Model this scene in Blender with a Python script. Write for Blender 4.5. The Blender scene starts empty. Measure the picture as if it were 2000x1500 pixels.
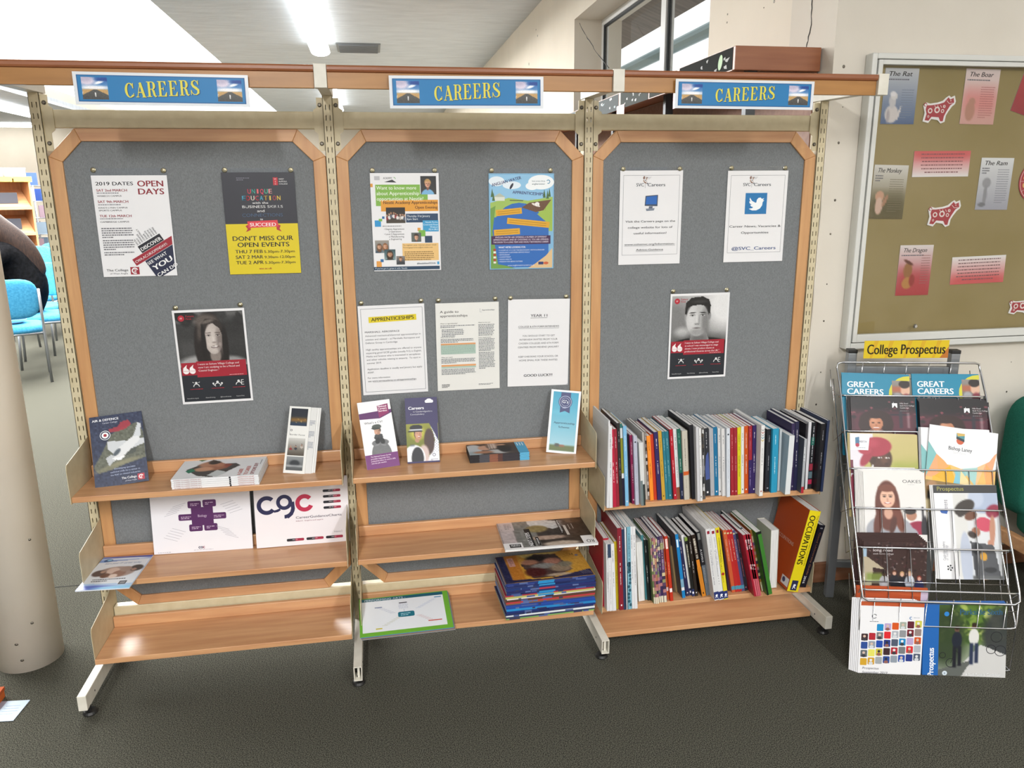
import bpy, math, random
import numpy as np
from mathutils import Vector, Matrix
random.seed(7)
SC = bpy.context.scene
COL = SC.collection
# ------------------------------------------------------------------ camera
F = 1527.04
CAM_R = Matrix(((0.985066, -0.171948, -0.008856), (0.049288, 0.232331, 0.971387), (0.164971, 0.957317, -0.237336)))
CAM_C = Vector((1.05287, -2.88751, 1.72529))
cam = bpy.data.cameras.new('camera'); camo = bpy.data.objects.new('camera', cam); COL.objects.link(camo)
cam.sensor_width = 36; cam.lens = 36 * F / 2000; cam.clip_start = .05; cam.clip_end = 200
m3 = Matrix((CAM_R[0], CAM_R[1], -Vector(CAM_R[2]))).transposed()
camo.matrix_world = Matrix.Translation(CAM_C) @ m3.to_4x4()
SC.camera = camo
# ------------------------------------------------------------------ world, lights, exposure
w = bpy.data.worlds.new('sky'); SC.world = w; w.use_nodes = True
bg = w.node_tree.nodes['Background']; bg.inputs[0].default_value = (.97, .985, 1, 1); bg.inputs[1].default_value = 1.25
SC.view_settings.view_transform = 'Standard'; SC.view_settings.look = 'None'
SC.view_settings.exposure = 0.14; SC.view_settings.gamma = 1; SC.view_settings.use_curve_mapping = False
def area(name, loc, rot, sx, sy, power, col=(1, .99, .98)):
    l = bpy.data.lights.new(name, 'AREA'); l.shape = 'RECTANGLE'; l.size = sx; l.size_y = sy; l.energy = power; l.color = col
    o = bpy.data.objects.new(name, l); COL.objects.link(o); o.location = loc; o.rotation_euler = rot; return o
area('ceiling_tube_light', (.2, -5.3, 3.42), (0, 0, 0), .25, 3.0, 275)
area('ceiling_tube_light', (3.0, -5.3, 3.42), (0, 0, 0), .25, 3.0, 180)
area('ceiling_tube_light', (.5, 6.6, 3.42), (0, 0, 0), .25, 3.0, 130)
area('ceiling_tube_light', (.5, 13.3, 3.42), (0, 0, 0), .25, 3.4, 180)
area('ceiling_tube_light', (-6.2, 13, 3.42), (0, 0, 0), .25, 6, 260)
area('skylight_daylight', (-3.2, 8.6, 3.66), (0, 0, 0), 4.0, 15, 3000, (1, .99, .97))
# ------------------------------------------------------------------ helpers
def lin(c):
    if isinstance(c, str):
        c = tuple(int(c[i:i + 2], 16) / 255 for i in (0, 2, 4))
    return tuple(x / 12.92 if x <= .04045 else ((x + .055) / 1.055) ** 2.4 for x in c)
def ray(u, v):
    return CAM_R.transposed() @ Vector(((u - 1000) / F, (750 - v) / F, 1))
def at(u, v, x=None, y=None, z=None, p=None, n=None):
    """point where the sight line through pixel (u, v) of the photograph meets a real plane of the room"""
    d = ray(u, v)
    if p is not None: t = (Vector(p) - CAM_C).dot(n) / d.dot(n)
    elif x is not None: t = (x - CAM_C.x) / d.x
    elif y is not None: t = (y - CAM_C.y) / d.y
    else: t = (z - CAM_C.z) / d.z
    return CAM_C + t * d
def frame(o, right, up):
    r = Vector(right).normalized(); u = Vector(up); u = (u - r * u.dot(r)).normalized(); n = r.cross(u)
    M = Matrix((r, u, n)).transposed().to_4x4(); M.translation = Vector(o); return M
MATS = {}
def mat(name, base=(.8, .8, .8), rough=.5, metal=0, spec=.5, nodes=None):
    m = bpy.data.materials.new(name); m.use_nodes = True; b = m.node_tree.nodes['Principled BSDF']
    if isinstance(base, str): base = lin(base)
    b.inputs['Base Color'].default_value = (*base, 1); b.inputs['Roughness'].default_value = rough
    b.inputs['Metallic'].default_value = metal; b.inputs['Specular IOR Level'].default_value = spec
    if nodes: nodes(m.node_tree, b)
    MATS[name] = m; return m
def noise_mix(c1, c2, scale=(1, 1, 1), sc=5., detail=4, lo=.35, hi=.65, bump=0, bscale=None, rough=None, dist=.002, coord='Object'):
    def f(nt, b):
        N, L = nt.nodes, nt.links
        tc = N.new('ShaderNodeTexCoord'); mp = N.new('ShaderNodeMapping'); mp.inputs['Scale'].default_value = scale
        L.new(tc.outputs[coord], mp.inputs[0])
        n = N.new('ShaderNodeTexNoise'); n.inputs['Scale'].default_value = sc; n.inputs['Detail'].default_value = detail
        L.new(mp.outputs[0], n.inputs['Vector'])
        r = N.new('ShaderNodeValToRGB'); r.color_ramp.elements[0].position = lo; r.color_ramp.elements[1].position = hi
        r.color_ramp.elements[0].color = (*lin(c1), 1); r.color_ramp.elements[1].color = (*lin(c2), 1)
        L.new(n.outputs[0], r.inputs[0]); L.new(r.outputs[0], b.inputs['Base Color'])
        if bump:
            n2 = n
            if bscale:
                n2 = N.new('ShaderNodeTexNoise'); n2.inputs['Scale'].default_value = bscale; n2.inputs['Detail'].default_value = 3
                L.new(mp.outputs[0], n2.inputs['Vector'])
            bp = N.new('ShaderNodeBump'); bp.inputs['Strength'].default_value = bump; bp.inputs['Distance'].default_value = dist
            L.new(n2.outputs[0], bp.inputs['Height']); L.new(bp.outputs[0], b.inputs['Normal'])
    return f
mat('wood_x', rough=.3, nodes=noise_mix('bb8860', 'cfa074', (1.2, 14, 14), 3.2, 6, .3, .7, .06, 9))
mat('wood_z', rough=.34, nodes=noise_mix('b9875a', 'cc9c6a', (14, 14, 1.2), 3.2, 6, .3, .7, .06, 9))
mat('wood_yellow', rough=.35, nodes=noise_mix('9a6a34', 'ac7a40', (1.2, 14, 14), 3.0, 6, .3, .7, .05, 9))
mat('wood_red', rough=.35, nodes=noise_mix('875033', '98603f', (1.2, 14, 14), 3.0, 6, .3, .7, .05, 9))
mat('cream', rough=.42, nodes=noise_mix('c4b795', 'cec2a2', (1, 1, 1), 30, 3, .3, .7, .05, 160, dist=.0006))
mat('light_cream', rough=.42, nodes=noise_mix('d3cfc2', 'dcd8cc', (1, 1, 1), 30, 3, .3, .7, .05, 160, dist=.0006))
mat('black_plastic', '1a1a1a', .45)
mat('felt', rough=.95, spec=.15, nodes=noise_mix('707375', '818587', (1, 1, .45), 420, 2, .3, .7, .35, 700, dist=.0006))
def carpet(nt, b):
    noise_mix('181814', '67665b', (1, 1, 1), 300, 5, .36, .66, .6, 300, dist=.003)(nt, b)
mat('carpet', rough=1, spec=.1, nodes=carpet)
mat('wall_paint', rough=.8, spec=.25, nodes=noise_mix('ded5c6', 'e5dccd', (1, 1, 1), 2.2, 4, .3, .7, .12, 60, dist=.002))
mat('wall_paint_shaded', rough=.8, spec=.25, nodes=noise_mix('d3ccc0', 'dbd5ca', (1, 1, 1), 2.2, 4, .3, .7, .12, 60, dist=.002))  # the side wall's paint again, the alcove's greyer shading put into the colour
mat('column_paint', rough=.6, spec=.3, nodes=noise_mix('e0d6c8', 'e8dfd2', (1, 1, 1), 3, 4, .3, .7, .1, 40, dist=.002))
mat('ceiling_paint', rough=.75, nodes=noise_mix('bfc5cc', 'cfd5dc', (1, 3.5, 1), 2.5, 5, .3, .7, .5, 5.5, dist=.02))
mat('skirting', rough=.5, nodes=noise_mix('7c5138', '8d6148', (1, 10, 10), 4))
mat('chrome', (.55, .56, .58), .2, 1)
mat('grey_steel', '8c9094', .4, .6)
mat('dark_steel', '4a4d50', .4, .7)
mat('aluminium', 'd2d3cf', .38, .05)
mat('brass', 'a9a288', .28, 1)
mat('bolt', '6a655c', .35, .8)
mat('board_cloth', rough=.9, nodes=noise_mix('85754a', '91815a', (1, 1, 1), 3, 3, .3, .7, .15, 400, dist=.0006))
mat('green_fabric', rough=.95, spec=.1, nodes=noise_mix('1f5a4c', '286c5b', (1, 1, 1), 250, 2, .3, .7, .3, 400, dist=.001))
mat('blue_fabric', rough=.85, spec=.2, nodes=noise_mix('3a8cb8', '4c9fc8', (1, 1, 1), 60, 2))
mat('black_cloth', rough=.95, spec=.05, nodes=noise_mix('0b0b0c', '141416', (1, 1, 1), 40, 3, bump=.4, bscale=14, dist=.01))
mat('hair', rough=.6, spec=.2, nodes=noise_mix('1c1310', '33231b', (12, 12, 1), 14, 3))
mat('skin', 'c99a80', .5)
mat('dark_rubber', '151515', .6)
mat('roof_dark', rough=.7, nodes=noise_mix('5d534e', '7a6f68', (1, 12, 1), 2, 3))
mat('gutter', '7f9aa0', .5)
mat('upvc', 'e4e6e6', .35)
mat('gasket', '22262a', .6)
mat('pages', rough=.8, spec=.2, nodes=noise_mix('b9b8b6', 'e2e2e0', (60, 1, 1), 12, 2, .25, .6))
mat('pages_flat', rough=.8, spec=.2, nodes=noise_mix('b5b4b2', 'e4e4e2', (60, 1, 1), 12, 2, .25, .6))
mat('white_bag', 'e8e8e8', .6)
def vc(nt, b):
    a = nt.nodes.new('ShaderNodeAttribute'); a.attribute_name = 'Col'; nt.links.new(a.outputs['Color'], b.inputs['Base Color'])
mat('print', rough=.42, spec=.4, nodes=vc)
mat('print_gloss', rough=.25, spec=.5, nodes=vc)
mat('print_matte', rough=.8, spec=.2, nodes=vc)
def emis(name, c, s):
    m = mat(name, c, .5); b = m.node_tree.nodes['Principled BSDF']
    b.inputs['Emission Color'].default_value = (*lin(c), 1) if isinstance(c, str) else (*c, 1); b.inputs['Emission Strength'].default_value = s
emis('tube_diffuser', 'fdfdfb', 8); emis('skylight_panel', 'f6faff', 1.7)
def glassy(name, tint=(1, 1, 1), amt=1.0):
    m = bpy.data.materials.new(name); m.use_nodes = True; nt = m.node_tree; nt.nodes.clear(); N, L = nt.nodes, nt.links
    o = N.new('ShaderNodeOutputMaterial'); mx = N.new('ShaderNodeMixShader'); t = N.new('ShaderNodeBsdfTransparent'); g = N.new('ShaderNodeBsdfGlossy')
    fr = N.new('ShaderNodeFresnel'); fr.inputs[0].default_value = 1.45; t.inputs[0].default_value = (*tint, 1); g.inputs['Roughness'].default_value = .04
    k = N.new('ShaderNodeMath'); k.operation = 'MULTIPLY'; k.inputs[1].default_value = amt; L.new(fr.outputs[0], k.inputs[0])
    gm = N.new('ShaderNodeNewGeometry'); iv = N.new('ShaderNodeMath'); iv.operation = 'SUBTRACT'; iv.inputs[0].default_value = 1; L.new(gm.outputs['Backfacing'], iv.inputs[1])
    k2 = N.new('ShaderNodeMath'); k2.operation = 'MULTIPLY'; L.new(k.outputs[0], k2.inputs[0]); L.new(iv.outputs[0], k2.inputs[1])
    L.new(k2.outputs[0], mx.inputs[0]); L.new(t.outputs[0], mx.inputs[1]); L.new(g.outputs[0], mx.inputs[2]); L.new(mx.outputs[0], o.inputs[0]); MATS[name] = m
glassy('glass', (.96, .97, .96), 1.0); glassy('laminate', (.93, .94, .95), 1.6)

class MB:
    def __init__(s): s.v = []; s.f = []; s.c = []; s.usecol = False
    def add(s, vs, fs, col=None, M=None):
        n = len(s.v)
        if M is not None: vs = [M @ Vector(p) for p in vs]
        s.v.extend([tuple(p) for p in vs]); s.f.extend([tuple(i + n for i in f) for f in fs])
        if col is not None: s.usecol = True; c = (*lin(col), 1)
        else: c = (1, 1, 1, 1)
        s.c.extend([c] * len(vs)); return s
    def box(s, a, b, col=None, M=None):
        x0, y0, z0 = a; x1, y1, z1 = b
        s.add([(x0, y0, z0), (x1, y0, z0), (x1, y1, z0), (x0, y1, z0), (x0, y0, z1), (x1, y0, z1), (x1, y1, z1), (x0, y1, z1)],
              [(0, 3, 2, 1), (4, 5, 6, 7), (0, 1, 5, 4), (1, 2, 6, 5), (2, 3, 7, 6), (3, 0, 4, 7)], col, M); return s
    def prism(s, poly, axis, t0, t1, col=None, M=None):
        """poly: list of 2-D points in the two other axes (cyclic order), extruded along axis"""
        def P(p, t):
            return {'x': (t, p[0], p[1]), 'y': (p[0], t, p[1]), 'z': (p[0], p[1], t)}[axis]
        n = len(poly); vs = [P(p, t0) for p in poly] + [P(p, t1) for p in poly]
        fs = [tuple(range(n))[::-1], tuple(range(n, 2 * n))] + [(i, (i + 1) % n, n + (i + 1) % n, n + i) for i in range(n)]
        s.add(vs, fs, col, M); return s
    def tube(s, pts, r, n=8, col=None, M=None, closed=False, cap=True):
        pts = [Vector(p) for p in pts]; vs = []; fs = []; m = len(pts); up = None
        for i, p in enumerate(pts):
            a = pts[(i - 1) % m] if (closed or i > 0) else p; b = pts[(i + 1) % m] if (closed or i < m - 1) else p
            t = (b - a).normalized()
            if up is None: up = t.orthogonal().normalized()
            up = (up - t * up.dot(t)).normalized(); bi = t.cross(up); rr = r[i] if isinstance(r, (list, tuple)) else r
            vs += [p + (up * math.cos(2 * math.pi * k / n) + bi * math.sin(2 * math.pi * k / n)) * rr for k in range(n)]
        for i in range(m if closed else m - 1):
            j = (i + 1) % m
            fs += [(i * n + k, i * n + (k + 1) % n, j * n + (k + 1) % n, j * n + k) for k in range(n)]
        if cap and not closed: fs += [tuple(range(n))[::-1], tuple(range((m - 1) * n, m * n))]
        s.add(vs, fs, col, M); return s
    def lathe(s, prof, n=24, col=None, M=None):
        vs = []; fs = []; m = len(prof)
        for (r, z) in prof: vs += [(r * math.cos(2 * math.pi * k / n), r * math.sin(2 * math.pi * k / n), z) for k in range(n)]
        for i in range(m - 1): fs += [(i * n + k, i * n + (k + 1) % n, (i + 1) * n + (k + 1) % n, (i + 1) * n + k) for k in range(n)]
        fs += [tuple(range(n))[::-1], tuple(range((m - 1) * n, m * n))]
        s.add(vs, fs, col, M); return s
    def blob(s, c, r, n=16, m=10, p=1.0, col=None, M=None):
        """super-ellipsoid cushion; p<1 is boxier"""
        vs = []; fs = []; sg = lambda a, e: math.copysign(abs(a) ** e, a)
        for i in range(m + 1):
            ph = -math.pi / 2 + math.pi * i / m
            for k in range(n):
                th = 2 * math.pi * k / n
                vs.append((c[0] + r[0] * sg(math.cos(ph), p) * sg(math.cos(th), p), c[1] + r[1] * sg(math.cos(ph), p) * sg(math.sin(th), p), c[2] + r[2] * sg(math.sin(ph), p)))
        for i in range(m): fs += [(i * n + k, i * n + (k + 1) % n, (i + 1) * n + (k + 1) % n, (i + 1) * n + k) for k in range(n)]
        s.add(vs, fs, col, M); return s
    def build(s, name, material, parent=None, M=None, smooth=False, bevel=0, seg=2):
        me = bpy.data.meshes.new(name); me.from_pydata(s.v, [], s.f); me.update()
        if s.usecol:
            a = me.color_attributes.new('Col', 'FLOAT_COLOR', 'POINT'); a.data.foreach_set('color', np.array(s.c, dtype=np.float32).ravel())
        me.materials.append(MATS[material])
        if smooth: me.polygons.foreach_set('use_smooth', [True] * len(me.polygons))
        o = bpy.data.objects.new(name, me); COL.objects.link(o)
        if parent is not None: o.parent = parent
        if M is not None: o.matrix_local = M if parent is not None else M
        if bevel:
            b = o.modifiers.new('bevel', 'BEVEL'); b.width = bevel; b.segments = seg; b.limit_method = 'ANGLE'; b.angle_limit = math.radians(50)
        return o
def tag(o, label=None, cat=None, group=None, kind=None):
    for k, v_ in (('label', label), ('category', cat), ('group', group), ('kind', kind)):
        if v_: o[k] = v_
    return o
def empty(name, M, label, cat, group=None):
    o = bpy.data.objects.new(name, None); COL.objects.link(o); o.empty_display_size = .05
    o.matrix_world = M if isinstance(M, Matrix) else Matrix.Translation(M); return tag(o, label, cat, group)
def dup(o, M=None, label=None, group=None, parent=None):
    c = o.copy(); COL.objects.link(c)
    if parent is not None: c.parent = parent
    for ch in list(o.children): dup(ch, parent=c)
    if M is not None: c.matrix_world = M
    if label: c['label'] = label
    if group: c['group'] = group
    return c
# ------------------------------------------------------------------ lettering
_TX = {}
def text_mesh(s, bold=0.):
    k = (s, bold)
    if k in _TX: return _TX[k]
    cu = bpy.data.curves.new('t', 'FONT'); cu.body = s; cu.size = 1; cu.resolution_u = 3; cu.offset = bold; cu.fill_mode = 'FRONT' if hasattr(cu, 'fill_mode') else cu.fill_mode
    ob = bpy.data.objects.new('t', cu); me = ob.to_mesh()
    n = len(me.vertices); co = np.empty(n * 3, dtype=np.float64); me.vertices.foreach_get('co', co); co = co.reshape(-1, 3)[:, :2]
    fs = [tuple(p.vertices) for p in me.polygons]
    ob.to_mesh_clear(); bpy.data.objects.remove(ob); bpy.data.curves.remove(cu)
    if n:
        co = co - np.array([co[:, 0].min(), 0]); wd = co[:, 0].max()
    else: wd = .3
    _TX[k] = (co, fs, wd); return _TX[k]
class Art:
    """flat print on a w x h sheet (metres): u from left, v from the top, both 0..1; every mark a hair above the last"""
    def __init__(s, w, h, z=0.0003): s.w, s.h, s.z0, s.n = w, h, z, 0; s.m = MB(); s.m.usecol = True; s.clip = True
    def z(s): s.n += 1; return s.z0 + s.n * 1.5e-5
    def P(s, u, v): return (u * s.w, (1 - v) * s.h)
    def poly(s, pts, col):
        for ax, lim, sg in ((0, 0, 1), (0, 1, -1), (1, 0, 1), (1, 1, -1)):
            out = []
            for i in range(len(pts)):
                p, c = pts[i - 1], pts[i]; dp, dc = sg * (p[ax] - lim), sg * (c[ax] - lim)
                if (dp >= 0) != (dc >= 0): t = dp / (dp - dc); out.append((p[0] + (c[0] - p[0]) * t, p[1] + (c[1] - p[1]) * t))
                if dc >= 0: out.append(c)
            pts = out
            if len(pts) < 3: return s
        z = s.z(); q = [(*s.P(*p), z) for p in pts]
        a = sum(q[i][0] * q[(i + 1) % len(q)][1] - q[(i + 1) % len(q)][0] * q[i][1] for i in range(len(q)))
        if a < 0: q = q[::-1]
        s.m.add(q, [tuple(range(len(q)))], col); return s
    def rect(s, u0, v0, u1, v1, col): return s.poly([(u0, v1), (u1, v1), (u1, v0), (u0, v0)], col)
    def rrect(s, u0, v0, u1, v1, col, r=.02, n=4):
        """rounded rectangle, r as a share of the width"""
        ru = r; rv = r * s.w / s.h; pts = []
        for cx, cy, a0 in ((u1 - ru, v1 - rv, 0), (u0 + ru, v1 - rv, 90), (u0 + ru, v0 + rv, 180), (u1 - ru, v0 + rv, 270)):
            for i in range(n + 1):
                a = math.radians(a0 + 90 * i / n); pts.append((cx + ru * math.cos(a), cy + rv * math.sin(a)))
        return s.poly(pts, col)
    def ell(s, u, v, ru, col, rv=None, n=24, a0=0, a1=360, rot=0):
        if rv is None: rv = ru * s.w / s.h
        pts = []
        full = a1 - a0 >= 360
        for i in range(n if full else n + 1):
            a = math.radians(a0 + (a1 - a0) * i / n); x, y = ru * s.w * math.cos(a), rv * s.h * math.sin(a); c, d = math.cos(math.radians(rot)), math.sin(math.radians(rot))
            pts.append((u + (x * c - y * d) / s.w, v + (x * d + y * c) / s.h))
        return s.poly(pts, col)
    def ring(s, u, v, ro, ri, col, a0=0, a1=360, n=28):
        z = s.z(); vs = []; k = s.w
        for i in range(n + 1):
            a = math.radians(a0 + (a1 - a0) * i / n)
            for r in (ro, ri): vs.append((u * s.w + r * k * math.cos(a), (1 - v) * s.h + r * k * math.sin(a), z))
        s.m.add(vs, [(2 * i, 2 * i + 2, 2 * i + 3, 2 * i + 1) for i in range(n)], col); return s
    def line(s, pts, col, wd=.002):
        z = s.z(); q = [Vector(s.P(*p)) for p in pts]
        for a, b in zip(q, q[1:]):
            d = (b - a)
            if d.length < 1e-7: continue
            n_ = Vector((-d.y, d.x)).normalized() * wd / 2; e = d.normalized() * wd * .3
            s.m.add([(*(a - n_ - e), z), (*(b - n_ + e), z), (*(b + n_ + e), z), (*(a + n_ - e), z)], [(0, 1, 2, 3)], col)
        return s
    def stroke(s, pts, wds, col):
        """brush stroke with its own width at each point (metres)"""
        z = s.z(); q = [Vector(s.P(*p)) for p in pts]; vs = []
        for i, p in enumerate(q):
            t = (q[min(i + 1, len(q) - 1)] - q[max(i - 1, 0)]).normalized(); n_ = Vector((-t.y, t.x)) * wds[i] / 2
            vs += [(*(p - n_), z), (*(p + n_), z)]
        s.m.add(vs, [(2 * i, 2 * i + 2, 2 * i + 3, 2 * i + 1) for i in range(len(q) - 1)], col); return s
    def text(s, t, u, v, h, col, w=None, bold=0., al='L', rot=0, shear=0., maxw=None):
        """baseline at v, capital height h (share of the sheet's height), optional width w (share of its width)"""
        co, fs, wd = text_mesh(t)
        if not len(co): return s
        sy = h * s.h / .705; sx = sy if w is None else w * s.w / wd
        if maxw and wd * sx > maxw * s.w: sx = maxw * s.w / wd
        x = co[:, 0] * sx - {'L': 0, 'C': .5, 'R': 1}[al] * wd * sx; y = co[:, 1] * sy; x = x + shear * y
        c, d = math.cos(math.radians(rot)), math.sin(math.radians(rot)); X = x * c - y * d + u * s.w; Y = x * d + y * c + (1 - v) * s.h; z = s.z()
        for q in ((0,) if bold < .009 else (-.8 * bold, 0, .8 * bold)): s.m.add([(a + q * sx * c, b + q * sx * d, z + q * 1e-5) for a, b in zip(X, Y)], fs, col)
        return s
    def bars(s, u0, v0, u1, rows, dv, col, h=.5, al='L', seed=1, wd=None, short=True):
        """small print too fine to read: rows of word-long dashes"""
        rnd = random.Random(seed); th = wd if wd else h * dv
        for i in range(rows):
            z = s.z(); e = u1 if (i < rows - 1 or not short) else u0 + (u1 - u0) * rnd.uniform(.4, .9)
            e -= (u1 - u0) * rnd.uniform(0, .08); u = u0
            off = (u1 - e) / 2 if al == 'C' else 0
            while u < e - .004:
                L = min(rnd.uniform(.02, .07) * max(.5, (u1 - u0)), e - u)
                x0, y0 = s.P(u + off, v0 + i * dv); x1, y1 = s.P(u + off + L, v0 + i * dv + th)
                s.m.add([(x0, y1, z), (x1, y1, z), (x1, y0, z), (x0, y0, z)], [(0, 1, 2, 3)], col); u += L + .012 * max(.5, (u1 - u0))
        return s
    def pic(s, p, u0, v0, u1, v1):
        """a printed photograph: fine mesh with a colour at each point"""
        z = s.z(); H, W_ = p.a.shape[:2]; n0 = len(s.m.v)
        X = np.linspace(u0, u1, W_) * s.w; Y = (1 - np.linspace(v0, v1, H)) * s.h
        for j in range(H): s.m.v.extend([(float(x), float(Y[j]), z) for x in X])
        s.m.f.extend([(n0 + j * W_ + i, n0 + (j + 1) * W_ + i, n0 + (j + 1) * W_ + i + 1, n0 + j * W_ + i + 1) for j in range(H - 1) for i in range(W_ - 1)])
        a = np.clip(p.a, 0, 1); a = np.where(a <= .04045, a / 12.92, ((a + .055) / 1.055) ** 2.4).reshape(-1, 3)
        s.m.c.extend([(float(r), float(g), float(b), 1.) for r, g, b in a]); return s
    def build(s, parent, name='print', material='print', M=None):
        return s.m.build(name, material, parent, M)
class Pic:
    def __init__(s, nx, ny, col='808080', col2=None):
        def h(c): return np.array([int(c[i:i + 2], 16) / 255 for i in (0, 2, 4)])
        s.h = h; s.a = np.ones((ny, nx, 3)) * h(col)
        s.X, s.Y = np.meshgrid(np.linspace(0, 1, nx), np.linspace(0, 1, ny)); s.asp = ny / nx
        if col2: t = s.Y[..., None]; s.a = s.a * (1 - t) + h(col2) * t
        s.rng = np.random.default_rng(nx * 7 + ny)
    def mix(s, m, col):
        c = s.h(col) if isinstance(col, str) else np.array(col); s.a = s.a * (1 - m[..., None]) + c * m[..., None]; return s
    def ell(s, x, y, rx, ry, col, soft=.12, al=1, rot=0):
        dx, dy = s.X - x, (s.Y - y) * s.asp; c, d = math.cos(math.radians(rot)), math.sin(math.radians(rot))
        q = np.sqrt(((dx * c + dy * d) / rx) ** 2 + ((-dx * d + dy * c) / (ry * s.asp)) ** 2)
        return s.mix(np.clip((1 - q) / soft + .5, 0, 1) * al, col)
    def rect(s, x0, y0, x1, y1, col, al=1, soft=.01):
        f = lambda t: np.clip(t / soft + .5, 0, 1)
        return s.mix(f(s.X - x0) * f(x1 - s.X) * f(s.Y - y0) * f(y1 - s.Y) * al, col)
    def poly(s, pts, col, al=1):
        ins = np.zeros(s.X.shape, bool); n = len(pts)
        for i in range(n):
            x1, y1 = pts[i]; x2, y2 = pts[(i + 1) % n]
            if y1 == y2: continue
            cnd = (y1 > s.Y) != (y2 > s.Y); ins ^= cnd & (s.X < (x2 - x1) * (s.Y - y1) / (y2 - y1) + x1)
        return s.mix(ins * float(al), col)
    def noise(s, amp, k=1, seed=0, mask=None):
        r = np.random.default_rng(seed); ny, nx = s.X.shape; g = r.normal(0, 1, (ny // k + 2, nx // k + 2))
        g = np.kron(g, np.ones((k, k)))[:ny, :nx]; g = g * (mask if mask is not None else 1); s.a = s.a + g[..., None] * amp; return s
    def specks(s, n, cols, r=.02, seed=1, box=(0, 0, 1, 1)):
        q = random.Random(seed)
        for i in range(n): s.ell(q.uniform(box[0], box[2]), q.uniform(box[1], box[3]), r * q.uniform(.4, 1.3), r * q.uniform(.3, 1.2) / s.asp, q.choice(cols), .5, .8, q.uniform(0, 180))
        return s
    def person(s, x, y, k, skin='c99c80', hair='3a2a20', top='555555', long=False, w=1., cap=None, body=True, feat=True, yaw=0, sh='7a5040', bh=2.2):
        """head and shoulders; x, y the middle of the face, k half its height (share of picture width)"""
        a = s.asp; S = lambda dx, dy: (x + dx * k, y + dy * k / a)
        if body:
            p = S(0, bh + .9); s.ell(*p, 1.75 * k * w, 1.7 * k / a, top, .08)
            p = S(.02, 1.15); s.ell(*p, .36 * k, .62 * k / a, sh, .15)
        if long: p = S(.0, .45); s.ell(*p, 1.02 * k, 1.7 * k / a, hair, .12)
        p = S(0, -.3); s.ell(*p, .86 * k, .98 * k / a, hair, .1)
        p = S(yaw * .1, .06); s.ell(*p, .66 * k, .92 * k / a, skin, .1)
        p = S(yaw * .1 + .3, .15); s.ell(*p, .3 * k, .6 * k / a, sh, 1.0, .35)
        if not long:
            for sx_ in (-.68, .68): p = S(sx_ + yaw * .1, .1); s.ell(*p, .1 * k, .2 * k / a, sh, .3)
        p = S(yaw * .1, -.82); s.ell(*p, .62 * k, .3 * k / a, hair, .25)
        if feat:
            for e in (-.27, .27):
                p = S(e + yaw * .14, -.2); s.ell(*p, .17 * k, .035 * k / a, hair, .5, .8)
                p = S(e + yaw * .14, -.03); s.ell(*p, .13 * k, .07 * k / a, '2a1c18', .5, .9)
            p = S(.04 + yaw * .2, .25); s.ell(*p, .1 * k, .17 * k / a, sh, .9, .6)
            p = S(yaw * .16, .52); s.ell(*p, .25 * k, .075 * k / a, '9a4a44', .5, .8)
            p = S(yaw * .16, .51); s.ell(*p, .17 * k, .028 * k / a, 'f0e4dc', .5, .8)
        if cap: p = S(0, -.75); s.ell(*p, .85 * k, .5 * k / a, cap, .1); p = S(-.25, -.38); s.ell(*p, .8 * k, .14 * k / a, cap, .2)
        return s
def sheet(name, M, w_, h_, label, cat, col='e4e4e6', t=.0012, group=None, m='print'):
    """a sheet of paper or card w x h lying in the local XY plane, face up along +Z"""
    b = MB(); b.box((0, 0, -t), (w_, h_, 0), col); o = b.build(name, m, None, M); return tag(o, label, cat, group)
def quad_frame(TL, TR, BR, BL):
    r = ((TR - TL) + (BR - BL)) / 2; u_ = ((TL - BL) + (TR - BR)) / 2; c = (TL + TR + BR + BL) / 4
    w_, h_ = r.length, u_.length; M = frame(c, r, u_); M.translation = c - M.col[0].to_3d() * w_ / 2 - M.col[1].to_3d() * h_ / 2
    return M, w_, h_
def on_plane(px, **k): return quad_frame(*[at(*p, **k) for p in px])
def leaning(px, zb, yt):
    TL, TR, BR, BL = px
    return quad_frame(at(*TL, y=yt), at(*TR, y=yt), at(*BR, z=zb), at(*BL, z=zb))
# ------------------------------------------------------------------ the room
def struct(name, b, m, label=None, M=None, **k):
    o = b.build(name, m, None, M, **k); return tag(o, label, None, None, 'structure')
XS, YW, ZC = 2.83, .07, 3.6                       # side wall, alcove wall, ceiling
b = MB(); b.box((-12, -7, -.05), (5.2, 21.4, 0)); struct('floor', b, 'carpet', 'dark grey-green speckled carpet floor of the library')
b = MB(); b.box((-3.2, .660, .0), (.0, .666, .0012), '26261f'); tag(b.build('carpet_seam', 'print_matte'), 'dark joint line in the carpet beside the round column', None, None, 'structure')
# ceiling with the rooflight opening
SX0, SX1, SY0, SY1 = -5.36, -1.0, 1.0, 20.5
b = MB()
for (x0, y0, x1, y1) in ((SX1, -7, XS + .5, 21), (-12, -7, SX0, 21), (SX0, -7, SX1, SY0), (SX0, SY1, SX1, 21)): b.box((x0, y0, ZC), (x1, y1, ZC + .12))
struct('ceiling', b, 'ceiling_paint', 'rough pale grey plastered ceiling')
b = MB(); b.box((SX0 - .03, SY0, ZC + .12), (SX0, SY1, ZC + .35)); b.box((SX1, SY0, ZC + .12), (SX1 + .03, SY1, ZC + .35)); struct('trim_1', b, 'wall_paint', 'white upstand round the rooflight opening')
b = MB(); b.box((SX0, SY0, ZC + .30), (SX1, SY1, ZC + .33)); struct('window_2', b, 'skylight_panel', 'long glowing white rooflight panel in the ceiling')
# far wall
b = MB(); b.box((-12, 21, 0), (XS, 21.2, ZC)); struct('wall_far', b, 'wall_paint', 'far cream end wall of the library')
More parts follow.
